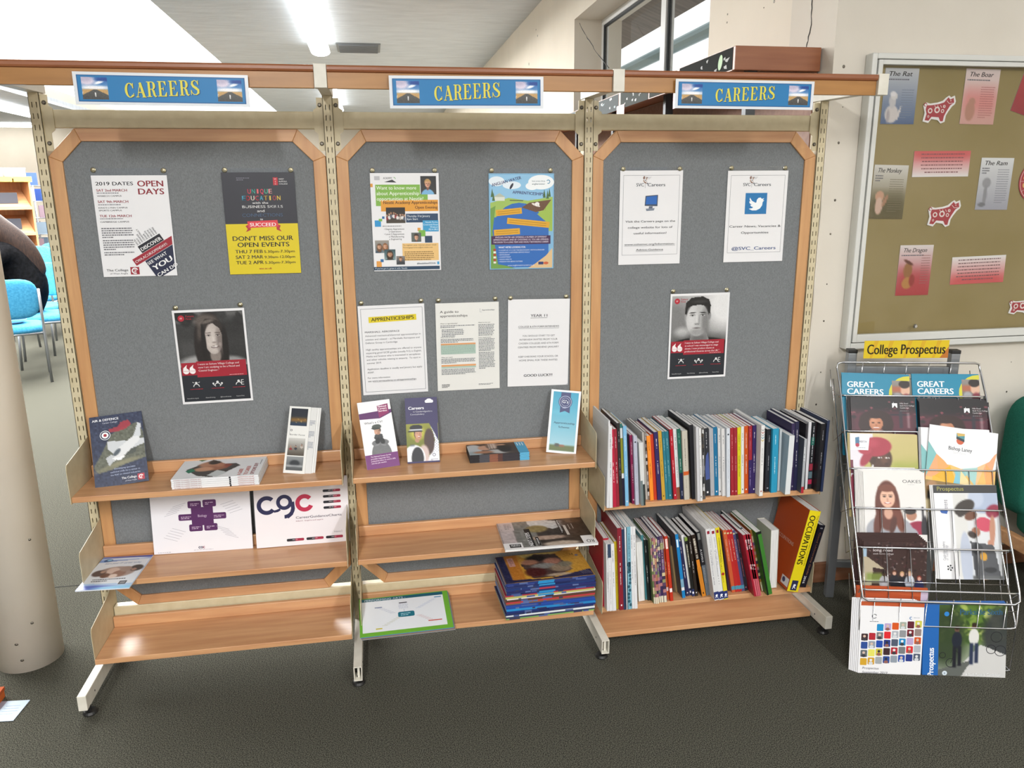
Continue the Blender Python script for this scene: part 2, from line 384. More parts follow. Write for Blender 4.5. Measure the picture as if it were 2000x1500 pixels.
# side wall with the high window
WY0, WY1, WZ0, WZ1 = 1.27, 4.12, 2.36, 3.157
b = MB()
b.box((XS, YW + .35, 0), (XS + .42, WY0, ZC)); b.box((XS, WY1, 0), (XS + .42, 21, ZC)); b.box((XS, WY0, 0), (XS + .42, WY1, WZ0)); b.box((XS, WY0, WZ1), (XS + .42, WY1, ZC))
wall = struct('wall_side', b, 'wall_paint', 'cream side wall with cracks and a deep-set high window')
def crack(pts, r, x=None, y=None):
    rnd = random.Random(len(pts)); c = MB(); P = []
    for (a, d) in zip(pts, pts[1:]):
        for i in range(5): t = i / 5; P.append((a[0] + (d[0] - a[0]) * t + rnd.uniform(-1.3, 1.3), a[1] + (d[1] - a[1]) * t))
    P.append(pts[-1])
    Q = [at(*p, x=x - .001) if x else at(*p, y=y - .001) for p in P]; c.tube(Q, [r * rnd.uniform(.4, 1.2) for _ in Q], 4); return c
for pts in (((1587, 0), (1585, 40), (1578, 80), (1575, 96)), ((1190, 133), (1160, 95), (1145, 70), (1132, 45))):
    c = crack(pts, .0022, x=XS) if pts[0][0] > 1300 else crack(pts, .003, x=XS + .003); c.build('wall_crack', 'dark_rubber', wall)
c = MB()
for (u, v, r) in ((1421, 28, .006), (1420, 44, .006), (1512, 3, .008), (1492, 15, .004), (1050, 70, .014), (1047, 58, .011), (1033, 125, .02)):
    c.blob(at(u, v, x=XS), (.002, r, r * .8), 8, 5)
c.build('wall_dent', 'bolt', wall)
# window: frame, mullions, panes; seen outside: eaves and gutter
wx = XS + .24
g = MB(); fr = MB(); t = .05
fr.box((wx, WY0, WZ0), (wx + .05, WY1, WZ0 + t)); fr.box((wx, WY0, WZ1 - t), (wx + .05, WY1, WZ1)); fr.box((wx, WY1 - t, WZ0 + t), (wx + .05, WY1, WZ1 - t)); fr.box((wx, WY0, WZ0 + t), (wx + .05, WY0 + t, WZ1 - t))
win = struct('window_1', fr, 'upvc', 'high white-framed window set deep in the cream side wall', bevel=.004)
my = at(1297, 60, x=wx).y
k = MB(); k.box((wx - .01, my - .045, WZ0 + t), (wx + .055, my + .045, WZ1 - t)); k.build('mullion', 'upvc', win, bevel=.004)
for (a, d) in ((WY0 + t, my - .045), (my + .045, WY1 - t)):
    k = MB(); s_ = .018
    k.box((wx + .005, a, WZ0 + t), (wx + .03, a + s_, WZ1 - t)); k.box((wx + .005, d - s_, WZ0 + t), (wx + .03, d, WZ1 - t)); k.box((wx + .005, a + s_, WZ0 + t), (wx + .03, d - s_, WZ0 + t + s_)); k.box((wx + .005, a + s_, WZ1 - t - s_), (wx + .03, d - s_, WZ1 - t))
    k.build('gasket', 'gasket', win); k = MB(); k.box((wx + .012, a, WZ0 + t), (wx + .02, d, WZ1 - t)); k.build('pane', 'glass', win)
k = MB(); k.prism([(XS - .03, WZ0 - .0), (XS + .26, WZ0 + .0), (XS + .26, WZ0 + .02), (XS - .03, WZ0 + .02)], 'y', WY0 - .05, WY1); k2 = MB(); struct('trim_2', k, 'grey_steel', 'grey sill board under the high window')
b = MB(); b.prism([(XS + .42, 3.42), (XS + .95, 3.22), (XS + .95, 3.28), (XS + .42, 3.5)], 'y', -1, 12); e_ = struct('trim_3', b, 'roof_dark', 'dark boarded roof eaves outside the high window')
b = MB(); b.tube([(XS + 1.25, -1, 3.12), (XS + 1.25, 12, 3.12)], .06, 10); b.build('gutter', 'gutter', e_)
# alcove wall on the right with skirting
b = MB(); b.box((XS, YW, 0), (5.2, YW + .35, ZC)); aw = struct('wall_right', b, 'wall_paint_shaded', 'pale alcove wall behind the notice case and brochure rack')
c = MB()
for (u, v, r) in ((1648, 130, .006), (1638, 279, .005), (1631, 391, .005), (1622, 457, .004), (1615, 555, .003), (1609, 627, .004), (1603, 727, .003), (1594, 790, .004), (1966, 765, .004), (1646, 209, .002), (1975, 707, .002)):
    c.blob(at(u, v, y=YW), (r, .002, r * 1.1), 8, 5)
c.build('wall_dent', 'bolt', aw)
b = MB(); b.box((XS, YW - .018, 0), (5.2, YW, .095)); struct('baseboard_right', b, 'skirting', 'brown wooden skirting board of the alcove wall', bevel=.004)
# column
cyx, cyy, cyr = -.331, .082, .112
b = MB(); b.lathe([(cyr, 0), (cyr, ZC)], 64, M=Matrix.Translation((cyx, cyy, 0))); col = struct('trim_4', b, 'column_paint', 'round cream painted column at the left edge', smooth=False)
for p in col.data.polygons: p.use_smooth = len(p.vertices) == 4
c = MB()
for (u, v) in ((43, 1290), (32, 1259), (57, 1054), (62, 1217)):
    d = ray(u, v); o2 = CAM_C - Vector((cyx, cyy, 0)); A = d.x ** 2 + d.y ** 2; B = o2.x * d.x + o2.y * d.y; Cc = o2.x ** 2 + o2.y ** 2 - cyr ** 2; D = B * B - A * Cc
    if D > 0: c.blob(CAM_C + d * ((-B - math.sqrt(D)) / A), (.007, .003, .005), 8, 5)
c.build('chip', 'bolt', col)
# walls behind and beside the camera; a long window band lets the daylight in
b = MB(); b.box((-12, -7.2, 0), (5.2, -7, .9)); b.box((-12, -7.2, 3.1), (5.2, -7, ZC)); b.box((-12, -7.2, .9), (-7, -7, 3.1)); b.box((4.9, -7.2, .9), (5.2, -7, 3.1)); struct('wall_near', b, 'wall_paint', 'cream wall with a window band behind the camera')
b = MB(); b.box((5.2, -7.2, 0), (5.4, YW + .35, ZC)); struct('wall_east', b, 'wall_paint', 'cream wall at the right beyond the green chair')
b = MB(); b.box((-12.2, -7.2, 0), (-12, 21.2, ZC)); struct('wall_west', b, 'wall_paint', 'cream wall at the far left of the library')
# ------------------------------------------------------------------ lamps, vent
def lamp(x, y0, y1, label, z=ZC - .1, w_=.24, alongx=False, group='fluorescent ceiling lights'):
    o = empty('ceiling_light', Matrix.Translation((x, y0, z)), label, 'ceiling light', group); L = y1 - y0
    def sw(p): return (p[1], p[0], p[2]) if alongx else p
    prof = [(w_ / 2 * math.cos(a), -.055 * math.sin(a)) for a in [math.pi * i / 10 for i in range(11)]]
    d = MB()
    if alongx: d.prism([(p[0], p[1]) for p in prof], 'x', 0, L)
    else: d.prism([(p[0], p[1]) for p in prof], 'y', 0, L)
    d.build('diffuser', 'tube_diffuser', o)
    h = MB()
    if alongx: h.box((-.02, -w_ * .3, 0), (L + .02, w_ * .3, .1))
    else: h.box((-w_ * .3, -.02, 0), (w_ * .3, L + .02, .1))
    h.build('housing', 'upvc', o, bevel=.005); return o
lamp(.5, 4.6, 8.1, 'fluorescent tube light on the ceiling above the first wooden fascia joint')
lamp(.43, 11.6, 15.3, 'farther fluorescent tube light seen below the wooden fascia at the first joint')
lamp(.2, -6.8, -3.8, 'fluorescent tube light on the ceiling behind the camera, left')
lamp(3.0, -6.8, -3.8, 'fluorescent tube light on the ceiling behind the camera, right')
lamp(-6.3, 9, 17.1, 'fluorescent tube light at the far left below the fascia')
lamp(-12, 19.6, 24.4, 'horizontal fluorescent strip along the top of the far wall', alongx=True, w_=.3).location = (-12, 20.3, 3.55)
v_ = empty('ceiling_vent', Matrix.Translation((.7, 8.0, ZC)), 'dark grey slatted air vent in the ceiling right of the tube light', 'vent')
b = MB(); b.box((0, 0, -.012), (.56, .62, -.002)); b.build('vent_frame', 'grey_steel', v_)
for i in range(10): b = MB(); b.box((.03, .03 + i * .058, -.03), (.53, .05 + i * .058, -.008)); b.build('slat', 'grey_steel', v_)

# ------------------------------------------------------------------ shelving run
W = .92
SH = empty('shelving_unit', Matrix.Identity(4), 'long cream metal and beech shelving run with three grey display panels', 'shelving')
def slotted(x, y0, y1, z0, z1, pitch=.035, first=2.023):
    """channel with two rows of real slots in its front and back faces"""
    m = MB(); hw = .0165; xs = [-hw, -.0085, -.0055, .0050, .0080, hw]; zs = [z0]; z = first
    sl = []
    while z - .017 > z0 + .02: sl.append((z - .017, z)); z -= pitch
    for a, d in reversed(sl): zs += [a, d]
    zs.append(z1)
    for y, th in ((y0, .0016), (y1 - .0016, .0016)):
        for i in range(5):
            for j in range(len(zs) - 1):
                if i in (1, 3) and j % 2 == 1: continue
                if i in (0, 2, 4) and j > 0: continue
                if i in (0, 2, 4): m.box((x + xs[i], y, z0), (x + xs[i + 1], y + th, z1))
                else: m.box((x + xs[i], y, zs[j]), (x + xs[i + 1], y + th, zs[j + 1]))
    m.box((x - hw, y0, z0), (x - hw + .0016, y1, z1)); m.box((x + hw - .0016, y0, z0), (x + hw, y1, z1)); return m
for i in range(4):
    X = i * W
    up = slotted(X, -.012, .045, .03, 2.052).build('upright', 'cream', SH)
    b = MB(); o_ = i in (1, 2); y0, y1, hw = -.35, .06, .0147
    if o_:
        for (a, d) in (((X - hw, .026), (X - hw + .003, .082)), ((X + hw - .003, .026), (X + hw, .082)), ((X - hw + .003, .026), (X + hw - .003, .029)), ((X - hw + .003, .079), (X + hw - .003, .082))):
            b.box((a[0], y0, a[1]), (d[0], y1, d[1]))
    else: b.box((X - hw, y0, .026), (X + hw, y1, .082))
    leg = b.build('leg', 'light_cream', SH, bevel=.0025 if not o_ else 0)
    if o_:
        b = MB(); b.box((X - .002, -.335, .03), (X + .006, -.2, .078)); b.build('leg_insert', 'light_cream', leg)
        b = MB(); b.box((X - .0115, -.30, .029), (X + .0115, -.298, .079)); b.build('leg_stop', 'black_plastic', leg)
    b = MB(); b.lathe([(.022, 0), (.024, .004), (.02, .012), (.006, .014), (.006, .03)], 20, M=Matrix.Translation((X + (.012 if i == 0 else -.008 if i > 1 else 0), -.325, 0))); b.build('foot_glide', 'black_plastic', leg)
    b = MB(); b.blob((X + (hw if i < 2 else -hw), -.27, .05), (.0015, .003, .004), 8, 5); b.build('leg_hole', 'black_plastic', leg)
    # canopy arm and cap
    b = MB(); b.prism([(-.3626, 2.034), (-.3626, 2.1015), (.045, 2.1015), (.045, 2.054), (-.30, 2.046), (-.33, 2.034)], 'x', X - .0185, X + .0185)
    arm = b.build('canopy_arm', 'light_cream', SH, bevel=.0015)
    # bolted flange plates either side
    for s_ in (-1, 1):
        if (i == 0 and s_ < 0) or (i == 3 and s_ > 0): continue
        b = MB(); xa = X + s_ * .0165; b.prism([(xa, 1.872), (xa + s_ * .02, 1.872), (xa + s_ * .02, 1.928), (xa + s_ * .0325, 1.938), (xa + s_ * .0325, 2.006), (xa + s_ * .021, 2.014), (xa + s_ * .021, 2.046), (xa, 2.046)], 'y', -.004, .0)
        pl = b.build('flange_plate', 'cream', SH)
        for z in (2.022, 1.896):
            b = MB(); b.lathe([(.0068, 0), (.0068, .003), (.004, .0055)], 12, M=Matrix.Translation((X + s_ * .027, -.004, z)) @ Matrix.Rotation(math.pi / 2, 4, 'X')); b.build('bolt', 'bolt', pl, smooth=False)
for i in range(3):
    X = i * W
    b = MB(); b.box((X + .03, .001, 1.9445), (X + W - .03, .03, 2.0015)); b.build('top_rail', 'cream', SH, bevel=.003)
    b = MB(); b.box((X + .018, -.006, .158), (X + W - .018, .03, .2235)); b.build('bottom_rail', 'cream', SH, bevel=.004)
    # display panel: eight mitred rails round a felt board
    oc = lambda x0, x1, z0, z1, c: [(x0 + c, z0), (x1 - c, z0), (x1, z0 + c), (x1, z1 - c), (x1 - c, z1), (x0 + c, z1), (x0, z1 - c), (x0, z0 + c)]
    po = oc(X + .0175, X + .9025, .2245, 1.943, .0885); pi = oc(X + .058, X + .8596, .2624, 1.9023, .0648)
    pan = MB(); pan.prism(pi, 'y', .001, .012); fp = pan.build('felt_panel', 'felt', SH)
    for k_ in range(8):
        j = (k_ + 1) % 8; b = MB(); b.prism([po[k_], po[j], pi[j], pi[k_]], 'y', -.007, .016); b.build('frame_rail', 'wood_x' if k_ % 4 == 0 else 'wood_z', fp, bevel=.002)
    # fascia: flat band and overhanging rounded lip
    b = MB(); b.box((X + .0195, -.352, 2.034), (X + W - .0195, -.334, 2.080)); fa = b.build('fascia_board', 'wood_yellow', SH, bevel=.001)
    b = MB(); b.prism([(-.334, 2.0785), (-.352, 2.0785), (-.358, 2.081), (-.3605, 2.086), (-.3605, 2.094), (-.358, 2.0985), (-.350, 2.1), (-.334, 2.1)], 'x', X + .0195, X + W - .0195); b.build('fascia_lip', 'wood_red', fa)
# part of the run beyond the left edge of the picture
b = MB(); b.box((-.9, -.352, 2.034), (-.0195, -.334, 2.080)); fa = b.build('fascia_board', 'wood_yellow', SH, bevel=.001)
b = MB(); b.prism([(-.334, 2.0785), (-.352, 2.0785), (-.358, 2.081), (-.3605, 2.086), (-.3605, 2.094), (-.358, 2.0985), (-.350, 2.1), (-.334, 2.1)], 'x', -.9, -.0195); b.build('fascia_lip', 'wood_red', fa)
def shelf(i, zt, lip=True, depth=.2325, plates=True):
    X = i * W; x0, x1 = X + .0185, X + W - .0185
    b = MB(); b.box((x0, -depth, zt - .0203), (x1, -.014, zt)); s = b.build('shelf', 'wood_x', SH, bevel=.002)
    if lip: b = MB(); b.box((x0 + .001, -.03, zt), (x1 - .001, -.014, zt + .042)); b.build('back_strip', 'wood_x', s, bevel=.003)
    if plates:
        for xa in (x0 - .0018, x1 + .0002):
            pts = [(-.013, zt - .02), (-.236, zt - .024), (-.2385, zt - .021), (-.2385, zt + .098), (-.236, zt + .107), (-.230, zt + .114), (-.04, zt + .141), (-.013, zt + .147)]
            b = MB(); b.prism(pts, 'x', xa, xa + .0016); b.build('shelf_bracket', 'cream', s)
    return s
ZA, ZB, ZCs, ZA3, ZB3 = .753, .4395, .1515, .5772, .1498
for i in (0, 1): shelf(i, ZA); shelf(i, ZB); shelf(i, ZCs, depth=.2446)
shelf(2, ZA3, lip=False); shelf(2, ZB3, lip=False)
b = MB(); b.box((2 * W + .022, -.252, .030), (3 * W - .022, -.012, .050)); b.build('base_board', 'wood_x', SH, bevel=.002)
# ------------------------------------------------------------------ fascia signs
def serif(A, ch, x, y, w_, h_, col):
    """one heavy seriffed capital drawn with strokes; x, y = lower left, all as shares of the sheet"""
    T = w_ * .24 * A.w; t = w_ * .07 * A.w; P = lambda a, b: (x + a * w_, y - b * h_)
    def st(p, wd): A.stroke([P(*q) for q in p], wd, col)
    def rect(a, b, c, d): A.rect(*P(a, d), *P(c, b), col)
    def arc(cx, cy, rx, ry, a0, a1, w0, w1, n=14):
        pts = []; wd = []
        for i in range(n + 1):
            a = math.radians(a0 + (a1 - a0) * i / n); pts.append((cx + rx * math.cos(a), cy + ry * math.sin(a))); wd.append(t + (T - t) * (abs(math.cos(a)) ** 1.3 if w0 is None else w0 + (w1 - w0) * i / n))
        st(pts, wd)
    if ch == 'C': arc(.5, .5, .36, .46, 42, 318, None, 0); rect(.80, .62, .86, .98); rect(.76, .68, .83, .8); arc(.74, .2, .12, .16, -40, 40, 0, 0)
    if ch == 'A': st([(.15, .03), (.48, .98)], [t, t]); st([(.46, .96), (.80, .03)], [T, T]); rect(.27, .3, .66, .36); rect(.0, 0, .3, .05); rect(.6, 0, 1., .05)
    if ch == 'R': rect(.14, 0, .36, 1); rect(.02, 0, .48, .05); rect(.02, .95, .4, 1); rect(.3, .95, .6, 1); rect(.3, .48, .6, .53); arc(.55, .74, .2, .235, 90, -90, None, 0); st([(.5, .5), (.66, .4), (.74, .12), (.84, .03), (.98, .08)], [t, T * .9, T * .9, T * .6, t])
    if ch == 'E': rect(.14, 0, .36, 1); rect(.02, 0, .86, .05); rect(.02, .95, .82, 1); rect(.3, .48, .62, .53); rect(.56, .38, .61, .63); A.poly([P(.86, 0), P(.9, .3), (P(.84, .28)), P(.62, .03)], col); A.poly([P(.82, 1), P(.86, .72), P(.8, .74), P(.6, .97)], col)
    if ch == 'S': st([(.78, .74), (.70, .90), (.48, .97), (.26, .88), (.22, .72), (.34, .58), (.6, .46), (.8, .34), (.8, .16), (.6, .04), (.36, .04), (.18, .16), (.12, .3)], [t, t * 1.3, t, T * .7, T * .95, T, T * 1.1, T, T * .9, t * 1.4, t, t * 1.2, t]); rect(.78, .68, .84, .99); rect(.06, .01, .12, .34)
def road(seed=0):
    p = Pic(46, 38, '1f5fa8', '9fc4dd'); p.ell(.22, .18, .34, .2, 'd8cfe0', .8); p.ell(.12, .06, .3, .14, 'b8b0c8', .8); p.ell(.7, .22, .2, .06, 'ffffff', .7, 1, -20); p.ell(.86, .1, .3, .08, '0f3f8c', .8)
    p.ell(.5, .47, .6, .09, 'f2f2f6', .9); p.rect(0, .54, 1, 1, 'c09a62', 1, .06); p.poly([(.42, .56), (.58, .56), (1.5, 1.1), (-.5, 1.1)], '4c4c4a'); p.poly([(.0, .68), (.03, .66), (-.1, 1), (-.2, 1)], 'e8e8e8')
    p.rect(.482, .68, .515, .88, 'f0f0f0'); p.rect(0, .86, 1, 1, '303030', .5, .2); p.noise(.02, 1, 3); return p
for i, (px, lab) in enumerate(((((140, 138), (485, 148), (487, 208), (148, 205)), 'blue CAREERS sign on the fascia above the left bay'),
                              (((758, 147), (1063, 150), (1060, 212), (763, 212)), 'blue CAREERS sign on the fascia above the middle bay'),
                              (((1320, 153), (1591, 160), (1587, 214), (1318, 212)), 'blue CAREERS sign on the fascia above the right bay'))):
    M, w_, h_ = on_plane(px, y=-.366); o = sheet('hanging_sign', M, w_, h_, lab, 'sign', 'd9dde2', .002, 'careers signs on the fascia', 'print_gloss')
    A = Art(w_, h_); A.rect(.02, .09, .98, .91, '145a92'); A.rect(.026, .12, .974, .88, '1674ae')
    for u0 in (.045, .815): A.pic(road(), u0, .16, u0 + .145, .84)
    for sh, c in ((.004, '0d3c66'), (0, 'd8cf48')):
        for k, ch in enumerate('CAREERS'):
            f = k / 6; serif(A, ch, .283 + .0625 * k + sh, .775 - .12 * f + sh * 4, .058, .47, c)
    A.build(o)
# ------------------------------------------------------------------ the posters on the display panels
def poster(name, px, pins, lab, col='e6e6e8', margin=True):
    M, w_, h_ = on_plane(px, y=-.0035); o = sheet(name, M, w_, h_, lab, 'poster', col, .001, None, 'print_gloss')
    pw = [M.inverted() @ at(*p, y=-.004) for p in pins]; top = max(p.y for p in pw) + .006
    if margin:
        b = MB(); b.box((-.001, h_, -.0006), (w_ + .001, top, -.0001)); b.build('laminate_margin', 'laminate', o)
    for p in pw:
        b = MB(); b.lathe([(.0082, 0), (.0086, .0012), (.0060, .0026), (.0030, .0028), (.0030, .0058), (.0046, .0068), (.0016, .0078)], 14, M=Matrix.Translation((p.x, p.y, 0)))
        b.build('pin', 'brass', o, smooth=False)
    return o, Art(w_, h_)
N = '1d1d22'; RED = '8e1d2c'
# 1 open days
o, A = poster('poster', ((176.7, 343), (325, 342), (347, 538), (203, 541)), ((181.7, 332), (319, 333)), 'white open days poster with tilted navy and red blocks, left bay')
A.text('2019 DATES', .05, .095, .034, N, w=.49, bold=.02); A.text('OPEN', .60, .108, .058, RED, w=.34, bold=.03); A.text('DAYS', .60, .185, .058, RED, w=.34, bold=.03)
for t_, v, wd in (('SAT 2nd MARCH', .155, .40), ('SAT 9th MARCH', .265, .40), ('TUE 12th MARCH', .405, .42)): A.text(t_, .05, v, .024, RED, w=wd, bold=.03)
A.bars(.05, .165, .36, 1, .02, '8a8a90', seed=2, short=False); A.text('WISBECH CAMPUS', .05, .205, .014, N, w=.32, bold=.015)
A.bars(.05, .278, .36, 1, .02, '8a8a90', seed=3, short=False); A.text("KING'S LYNN CAMPUS", .05, .320, .014, N, w=.38, bold=.015); A.text('SPORTS CAMPUS', .05, .346, .014, N, w=.30, bold=.015)
A.bars(.05, .415, .36, 1, .02, '8a8a90', seed=4, short=False); A.text('CAMBRIDGE CAMPUS', .05, .458, .014, N, w=.38, bold=.015)
A.bars(.05, .51, .48, 5, .022, '6a6a70', seed=5); A.bars(.05, .63, .48, 5, .022, '6a6a70', seed=6); A.bars(.05, .75, .46, 2, .022, '6a6a70', seed=7)
A.text('The College', .05, .945, .024, N, w=.29, bold=.01); A.text('of West Anglia', .09, .975, .016, '50505a', w=.24)
A.rect(.37, .905, .49, .98, '9a2232'); A.ring(.43, .943, .045, .028, 'e6e6e8', 20, 300); A.ring(.43, .943, .018, .008, 'e6e6e8', 200, 480)
def tilt(A, u, v, a, sc=1.): # block helper: rectangle standing at an angle
    c, s_ = math.cos(math.radians(a)), math.sin(math.radians(a)); k = A.w / A.h
    return lambda x, y: (u + (x * c + y * s_) * sc, v + (-x * s_ + y * c) * k * sc)
q = tilt(A, .41, .83, 30, .86)
A.poly([q(0, 0), q(.76, 0), q(.76, .12), q(0, .12)], '9a2232'); A.text("CWA.AC.UK/OPENDAYS", *q(.02, .085), .026, 'f0f0f0', w=.52, rot=30, bold=.02)
A.poly([q(.20, -.13), q(.62, -.13), q(.62, -.005), q(.20, -.005)], '1c1d26'); A.text('DISCOVER', *q(.22, -.03), .036, 'f0f0f0', w=.325, rot=30, bold=.03)
A.poly([q(.16, .125), q(.70, .125), q(.70, .47), q(.16, .47)], '1d2340')
A.text('SEE WHAT', *q(.17, .21), .032, 'f0f0f0', w=.31, rot=30, bold=.02); A.text('YOU', *q(.20, .335), .052, 'f4f4f4', w=.30, rot=30, bold=.04); A.text('CAN DO', *q(.19, .45), .034, 'f0f0f0', w=.325, rot=30, bold=.03)
for k, t_ in enumerate(('EXCEL', 'BUILD', 'MANAGE', 'CONSTRUCT', 'SHAPE', 'CREATE', 'BELIEVE', 'INVENT', 'INSPIRE')): A.text(t_, *q(.235 + k * .045, -.15), .016, '3a3a42', rot=120, bold=.01)
A.rect(.98, .4, 1.0, 1.0, 'e6e6e8'); A.build(o)
# 2 unique education
o, A = poster('poster', ((432, 337), (573.6, 336), (589, 533), (449, 536)), ((438.5, 332), (567.8, 332)), 'half black half yellow open events poster at top right of left bay', '2c2c34')
A.rect(0, .5, 1, 1, 'd9c41c'); A.rect(.70, .05, .765, .125, 'b82a36')
for k, t_ in enumerate('WSC'): A.text(t_, .732, .073 + k * .023, .014, 'f0e0e0', al='C')
for k, t_ in enumerate(('WEST', 'SUFFOLK', 'COLLEGE')): A.text(t_, .78, .073 + k * .023, .014, 'e8e8e8', maxw=.18, bold=.01)
A.bars(.2, .05, .38, 2, .018, '6c6c78', seed=3)
for k, (t_, c) in enumerate(zip('UNIQUE', ('e0485a', '3fb0a0', 'e86a70', 'e04060', '52b89a', 'e8a0a0'))): A.text(t_, .362 + k * .058, .205, .045, c, al='C', w=.044 if t_ != 'I' else .016, bold=.02)
for k, (t_, c) in enumerate(zip('EDUCATION', ('4aa8c8', 'd83a48', 'e8e0d0', 'c84050', '4aa8c8', 'e0b040', 'f0d060', 'b03a48', 'e0c050'))): A.text(t_, .282 + k * .06, .27, .045, c, al='C', w=.046 if t_ != 'I' else .016, bold=.02)
A.text('with the', .5, .305, .022, 'e8e8e8', al='C', w=.22); A.text('BUSINESS SKILLS', .53, .345, .026, 'f0f0f0', al='C', w=.56, bold=.01); A.text('and', .5, .385, .024, 'e8e8e8', al='C', w=.1)
A.text('CONNECTIONS', .52, .43, .032, '3f5a7a', al='C', w=.56, bold=.0); A.text('to', .5, .465, .022, 'e8e8e8', al='C')
A.poly([(.27, .52), (.34, .50), (.34, .56), (.27, .58), (.30, .55)], 'b03038'); A.poly([(.76, .52), (.70, .50), (.70, .56), (.77, .58), (.74, .55)], 'b03038')
A.poly([(.30, .475), (.72, .465), (.73, .53), (.31, .54)], 'd8404a'); A.text('SUCCEED', .515, .525, .035, 'f6e8e8', al='C', w=.36, bold=.03)
A.text("DON'T MISS OUR", .5, .665, .045, '26262c', al='C', w=.84, bold=.02); A.text('OPEN EVENTS', .5, .728, .045, '26262c', al='C', w=.72, bold=.02)
for v, a, c in ((.79, 'THU 7 FEB', '5.30pm-7.30pm'), (.845, 'SAT 2 MAR', '9.30am-12.00pm'), (.90, 'TUE 2 APR', '5.30pm-7.30pm')): A.text(a, .48, v, .034, '26262c', al='R', w=.38, bold=.02); A.text(c, .50, v, .026, '26262c', w=.43, bold=.012)
A.text('wsc.ac.uk', .5, .955, .02, 'b03a30', al='C', w=.18, bold=.02); A.build(o)
# 3 and 11 the two black and white portraits
def quote_poster(o, A, lines, man):
    p = Pic(104, 86, '3c3c3c', '2a2a2a') if not man else Pic(104, 86, 'b4b4b4', '5c5c5c')
    if man:
        p.ell(.95, .2, .35, .5, 'dcdcdc', .9); p.ell(.05, .5, .3, .4, '7a7a7a', .9); p.ell(.2, .72, .12, .1, 'b4b4b4', .9); p.rect(0, .8, 1, 1, '3a3a3a', .6, .2)
        p.ell(.53, 1.06, .62, .24, '121212', .08); p.poly([(.36, .7), (.62, .68), (.70, .9), (.56, 1.0), (.34, .95)], '8c8c8c'); p.ell(.5, .84, .14, .07, '5c5c5c', .8, .8)
        for e, yy in ((.255, .42), (.68, .40)): p.ell(e, yy, .03, .075, '8a8a8a', .3)
        p.ell(.465, .27, .225, .24, '1a1a1a', .08); p.ell(.465, .47, .20, .325, 'b6b6b6', .07); p.ell(.36, .42, .09, .25, 'd2d2d2', .9, .7); p.ell(.61, .52, .07, .28, '6e6e6e', .9, .8); p.ell(.465, .72, .13, .07, '8e8e8e', .9, .8)
        p.poly([(.24, .36), (.25, .14), (.34, .04), (.55, .02), (.66, .08), (.70, .2), (.69, .36), (.655, .33), (.63, .215), (.5, .18), (.36, .2), (.285, .24), (.27, .36)], '191919'); p.ell(.5, .12, .14, .03, '3c3c3c', .9, .7)
        for e, r_ in ((.375, -5), (.56, 6)): p.ell(e, .335, .06, .012, '1e1e1e', .4, .95, r_); p.ell(e, .385, .048, .02, '8c8c8c', .6); p.ell(e, .388, .036, .013, 'd8d8d8', .4); p.ell(e, .388, .015, .013, '101010', .4); p.ell(e, .374, .044, .006, '2a2a2a', .5)
        p.ell(.455, .46, .016, .1, 'd4d4d4', .9, .7); p.ell(.50, .47, .014, .1, '8a8a8a', .9, .7); p.ell(.462, .555, .045, .018, '8c8c8c', .8, .9); p.ell(.44, .562, .008, .006, '3a3a3a', .6); p.ell(.485, .562, .008, .006, '3a3a3a', .6)
        p.ell(.46, .635, .075, .012, '6e6666', .5); p.ell(.46, .631, .07, .004, '343434', .5); p.ell(.46, .662, .05, .01, 'a8a8a8', .8, .8)
    else:
        p.rect(0, 0, 1, .16, 'a8a8a8', 1, .1); p.specks(26, ('1e1e1e', '303030'), .08, 4, (0, .02, 1, .2)); p.rect(.3, .0, 1, .45, '262626', .8, .2); p.rect(0, .5, .35, .8, '4c4c4c', .7, .15)
        p.ell(.36, .98, .42, .22, '9c9c9c', .3); p.ell(.74, .98, .28, .18, '8c8c8c', .3)
        p.ell(.48, .60, .24, .60, '221d1c', .1); p.ell(.44, .16, .17, .12, '6a605a', .6, .8); p.ell(.36, .30, .05, .2, '5c534d', .7, .7, 14)
        p.ell(.54, .78, .08, .14, '857a74', .3); p.ell(.535, .48, .135, .275, 'b4aaa4', .07, 1, 4); p.ell(.50, .46, .07, .2, 'cbc2bc', .9, .6); p.ell(.625, .52, .05, .22, '6e6460', .9, .8)
        p.poly([(.38, .42), (.36, .22), (.44, .12), (.56, .12), (.66, .2), (.70, .45), (.665, .42), (.63, .30), (.54, .205), (.47, .22), (.42, .30), (.405, .5)], '2e2724'); p.ell(.385, .6, .035, .38, '1c1817', .3); p.ell(.70, .62, .045, .38, '1a1615', .3); p.ell(.47, .17, .10, .03, '8c827a', .8, .6, -14)
        for e, r_ in ((.465, -5), (.60, 4)): p.ell(e, .375, .044, .009, '4a3e38', .5, .9, r_); p.ell(e, .418, .036, .018, '8c807a', .6); p.ell(e, .42, .026, .011, 'd8d2ce', .4); p.ell(e, .42, .012, .011, '140f0e', .4); p.ell(e, .408, .034, .006, '2a2220', .5)
        p.ell(.53, .50, .014, .06, 'd4ccc6', .9, .7); p.ell(.54, .545, .032, .015, '8a7e78', .8, .9)
        p.ell(.545, .625, .06, .020, '5a4644', .3, 1, -5); p.ell(.545, .620, .046, .009, 'e4deda', .3, 1, -5); p.ell(.47, .58, .03, .03, 'cbc2bc', .9, .6); p.ell(.62, .58, .02, .03, 'a89e98', .9, .6); p.ell(.54, .69, .04, .02, 'c4bab4', .9, .6)
    p.noise(.012, 1, 5)
    A.pic(p, .03, .025, .97, .62); A.rect(.03, .60, .97, .975, '23272e'); A.ell(.115, .085, .045, 'b02436'); A.text('FF', .115, .095, .018, 'f0d8d8', al='C', bold=.02)
    A.text('Future', .18, .075, .022, 'a02434', bold=.03); A.text('First', .18, .102, .022, 'a02434', bold=.03)
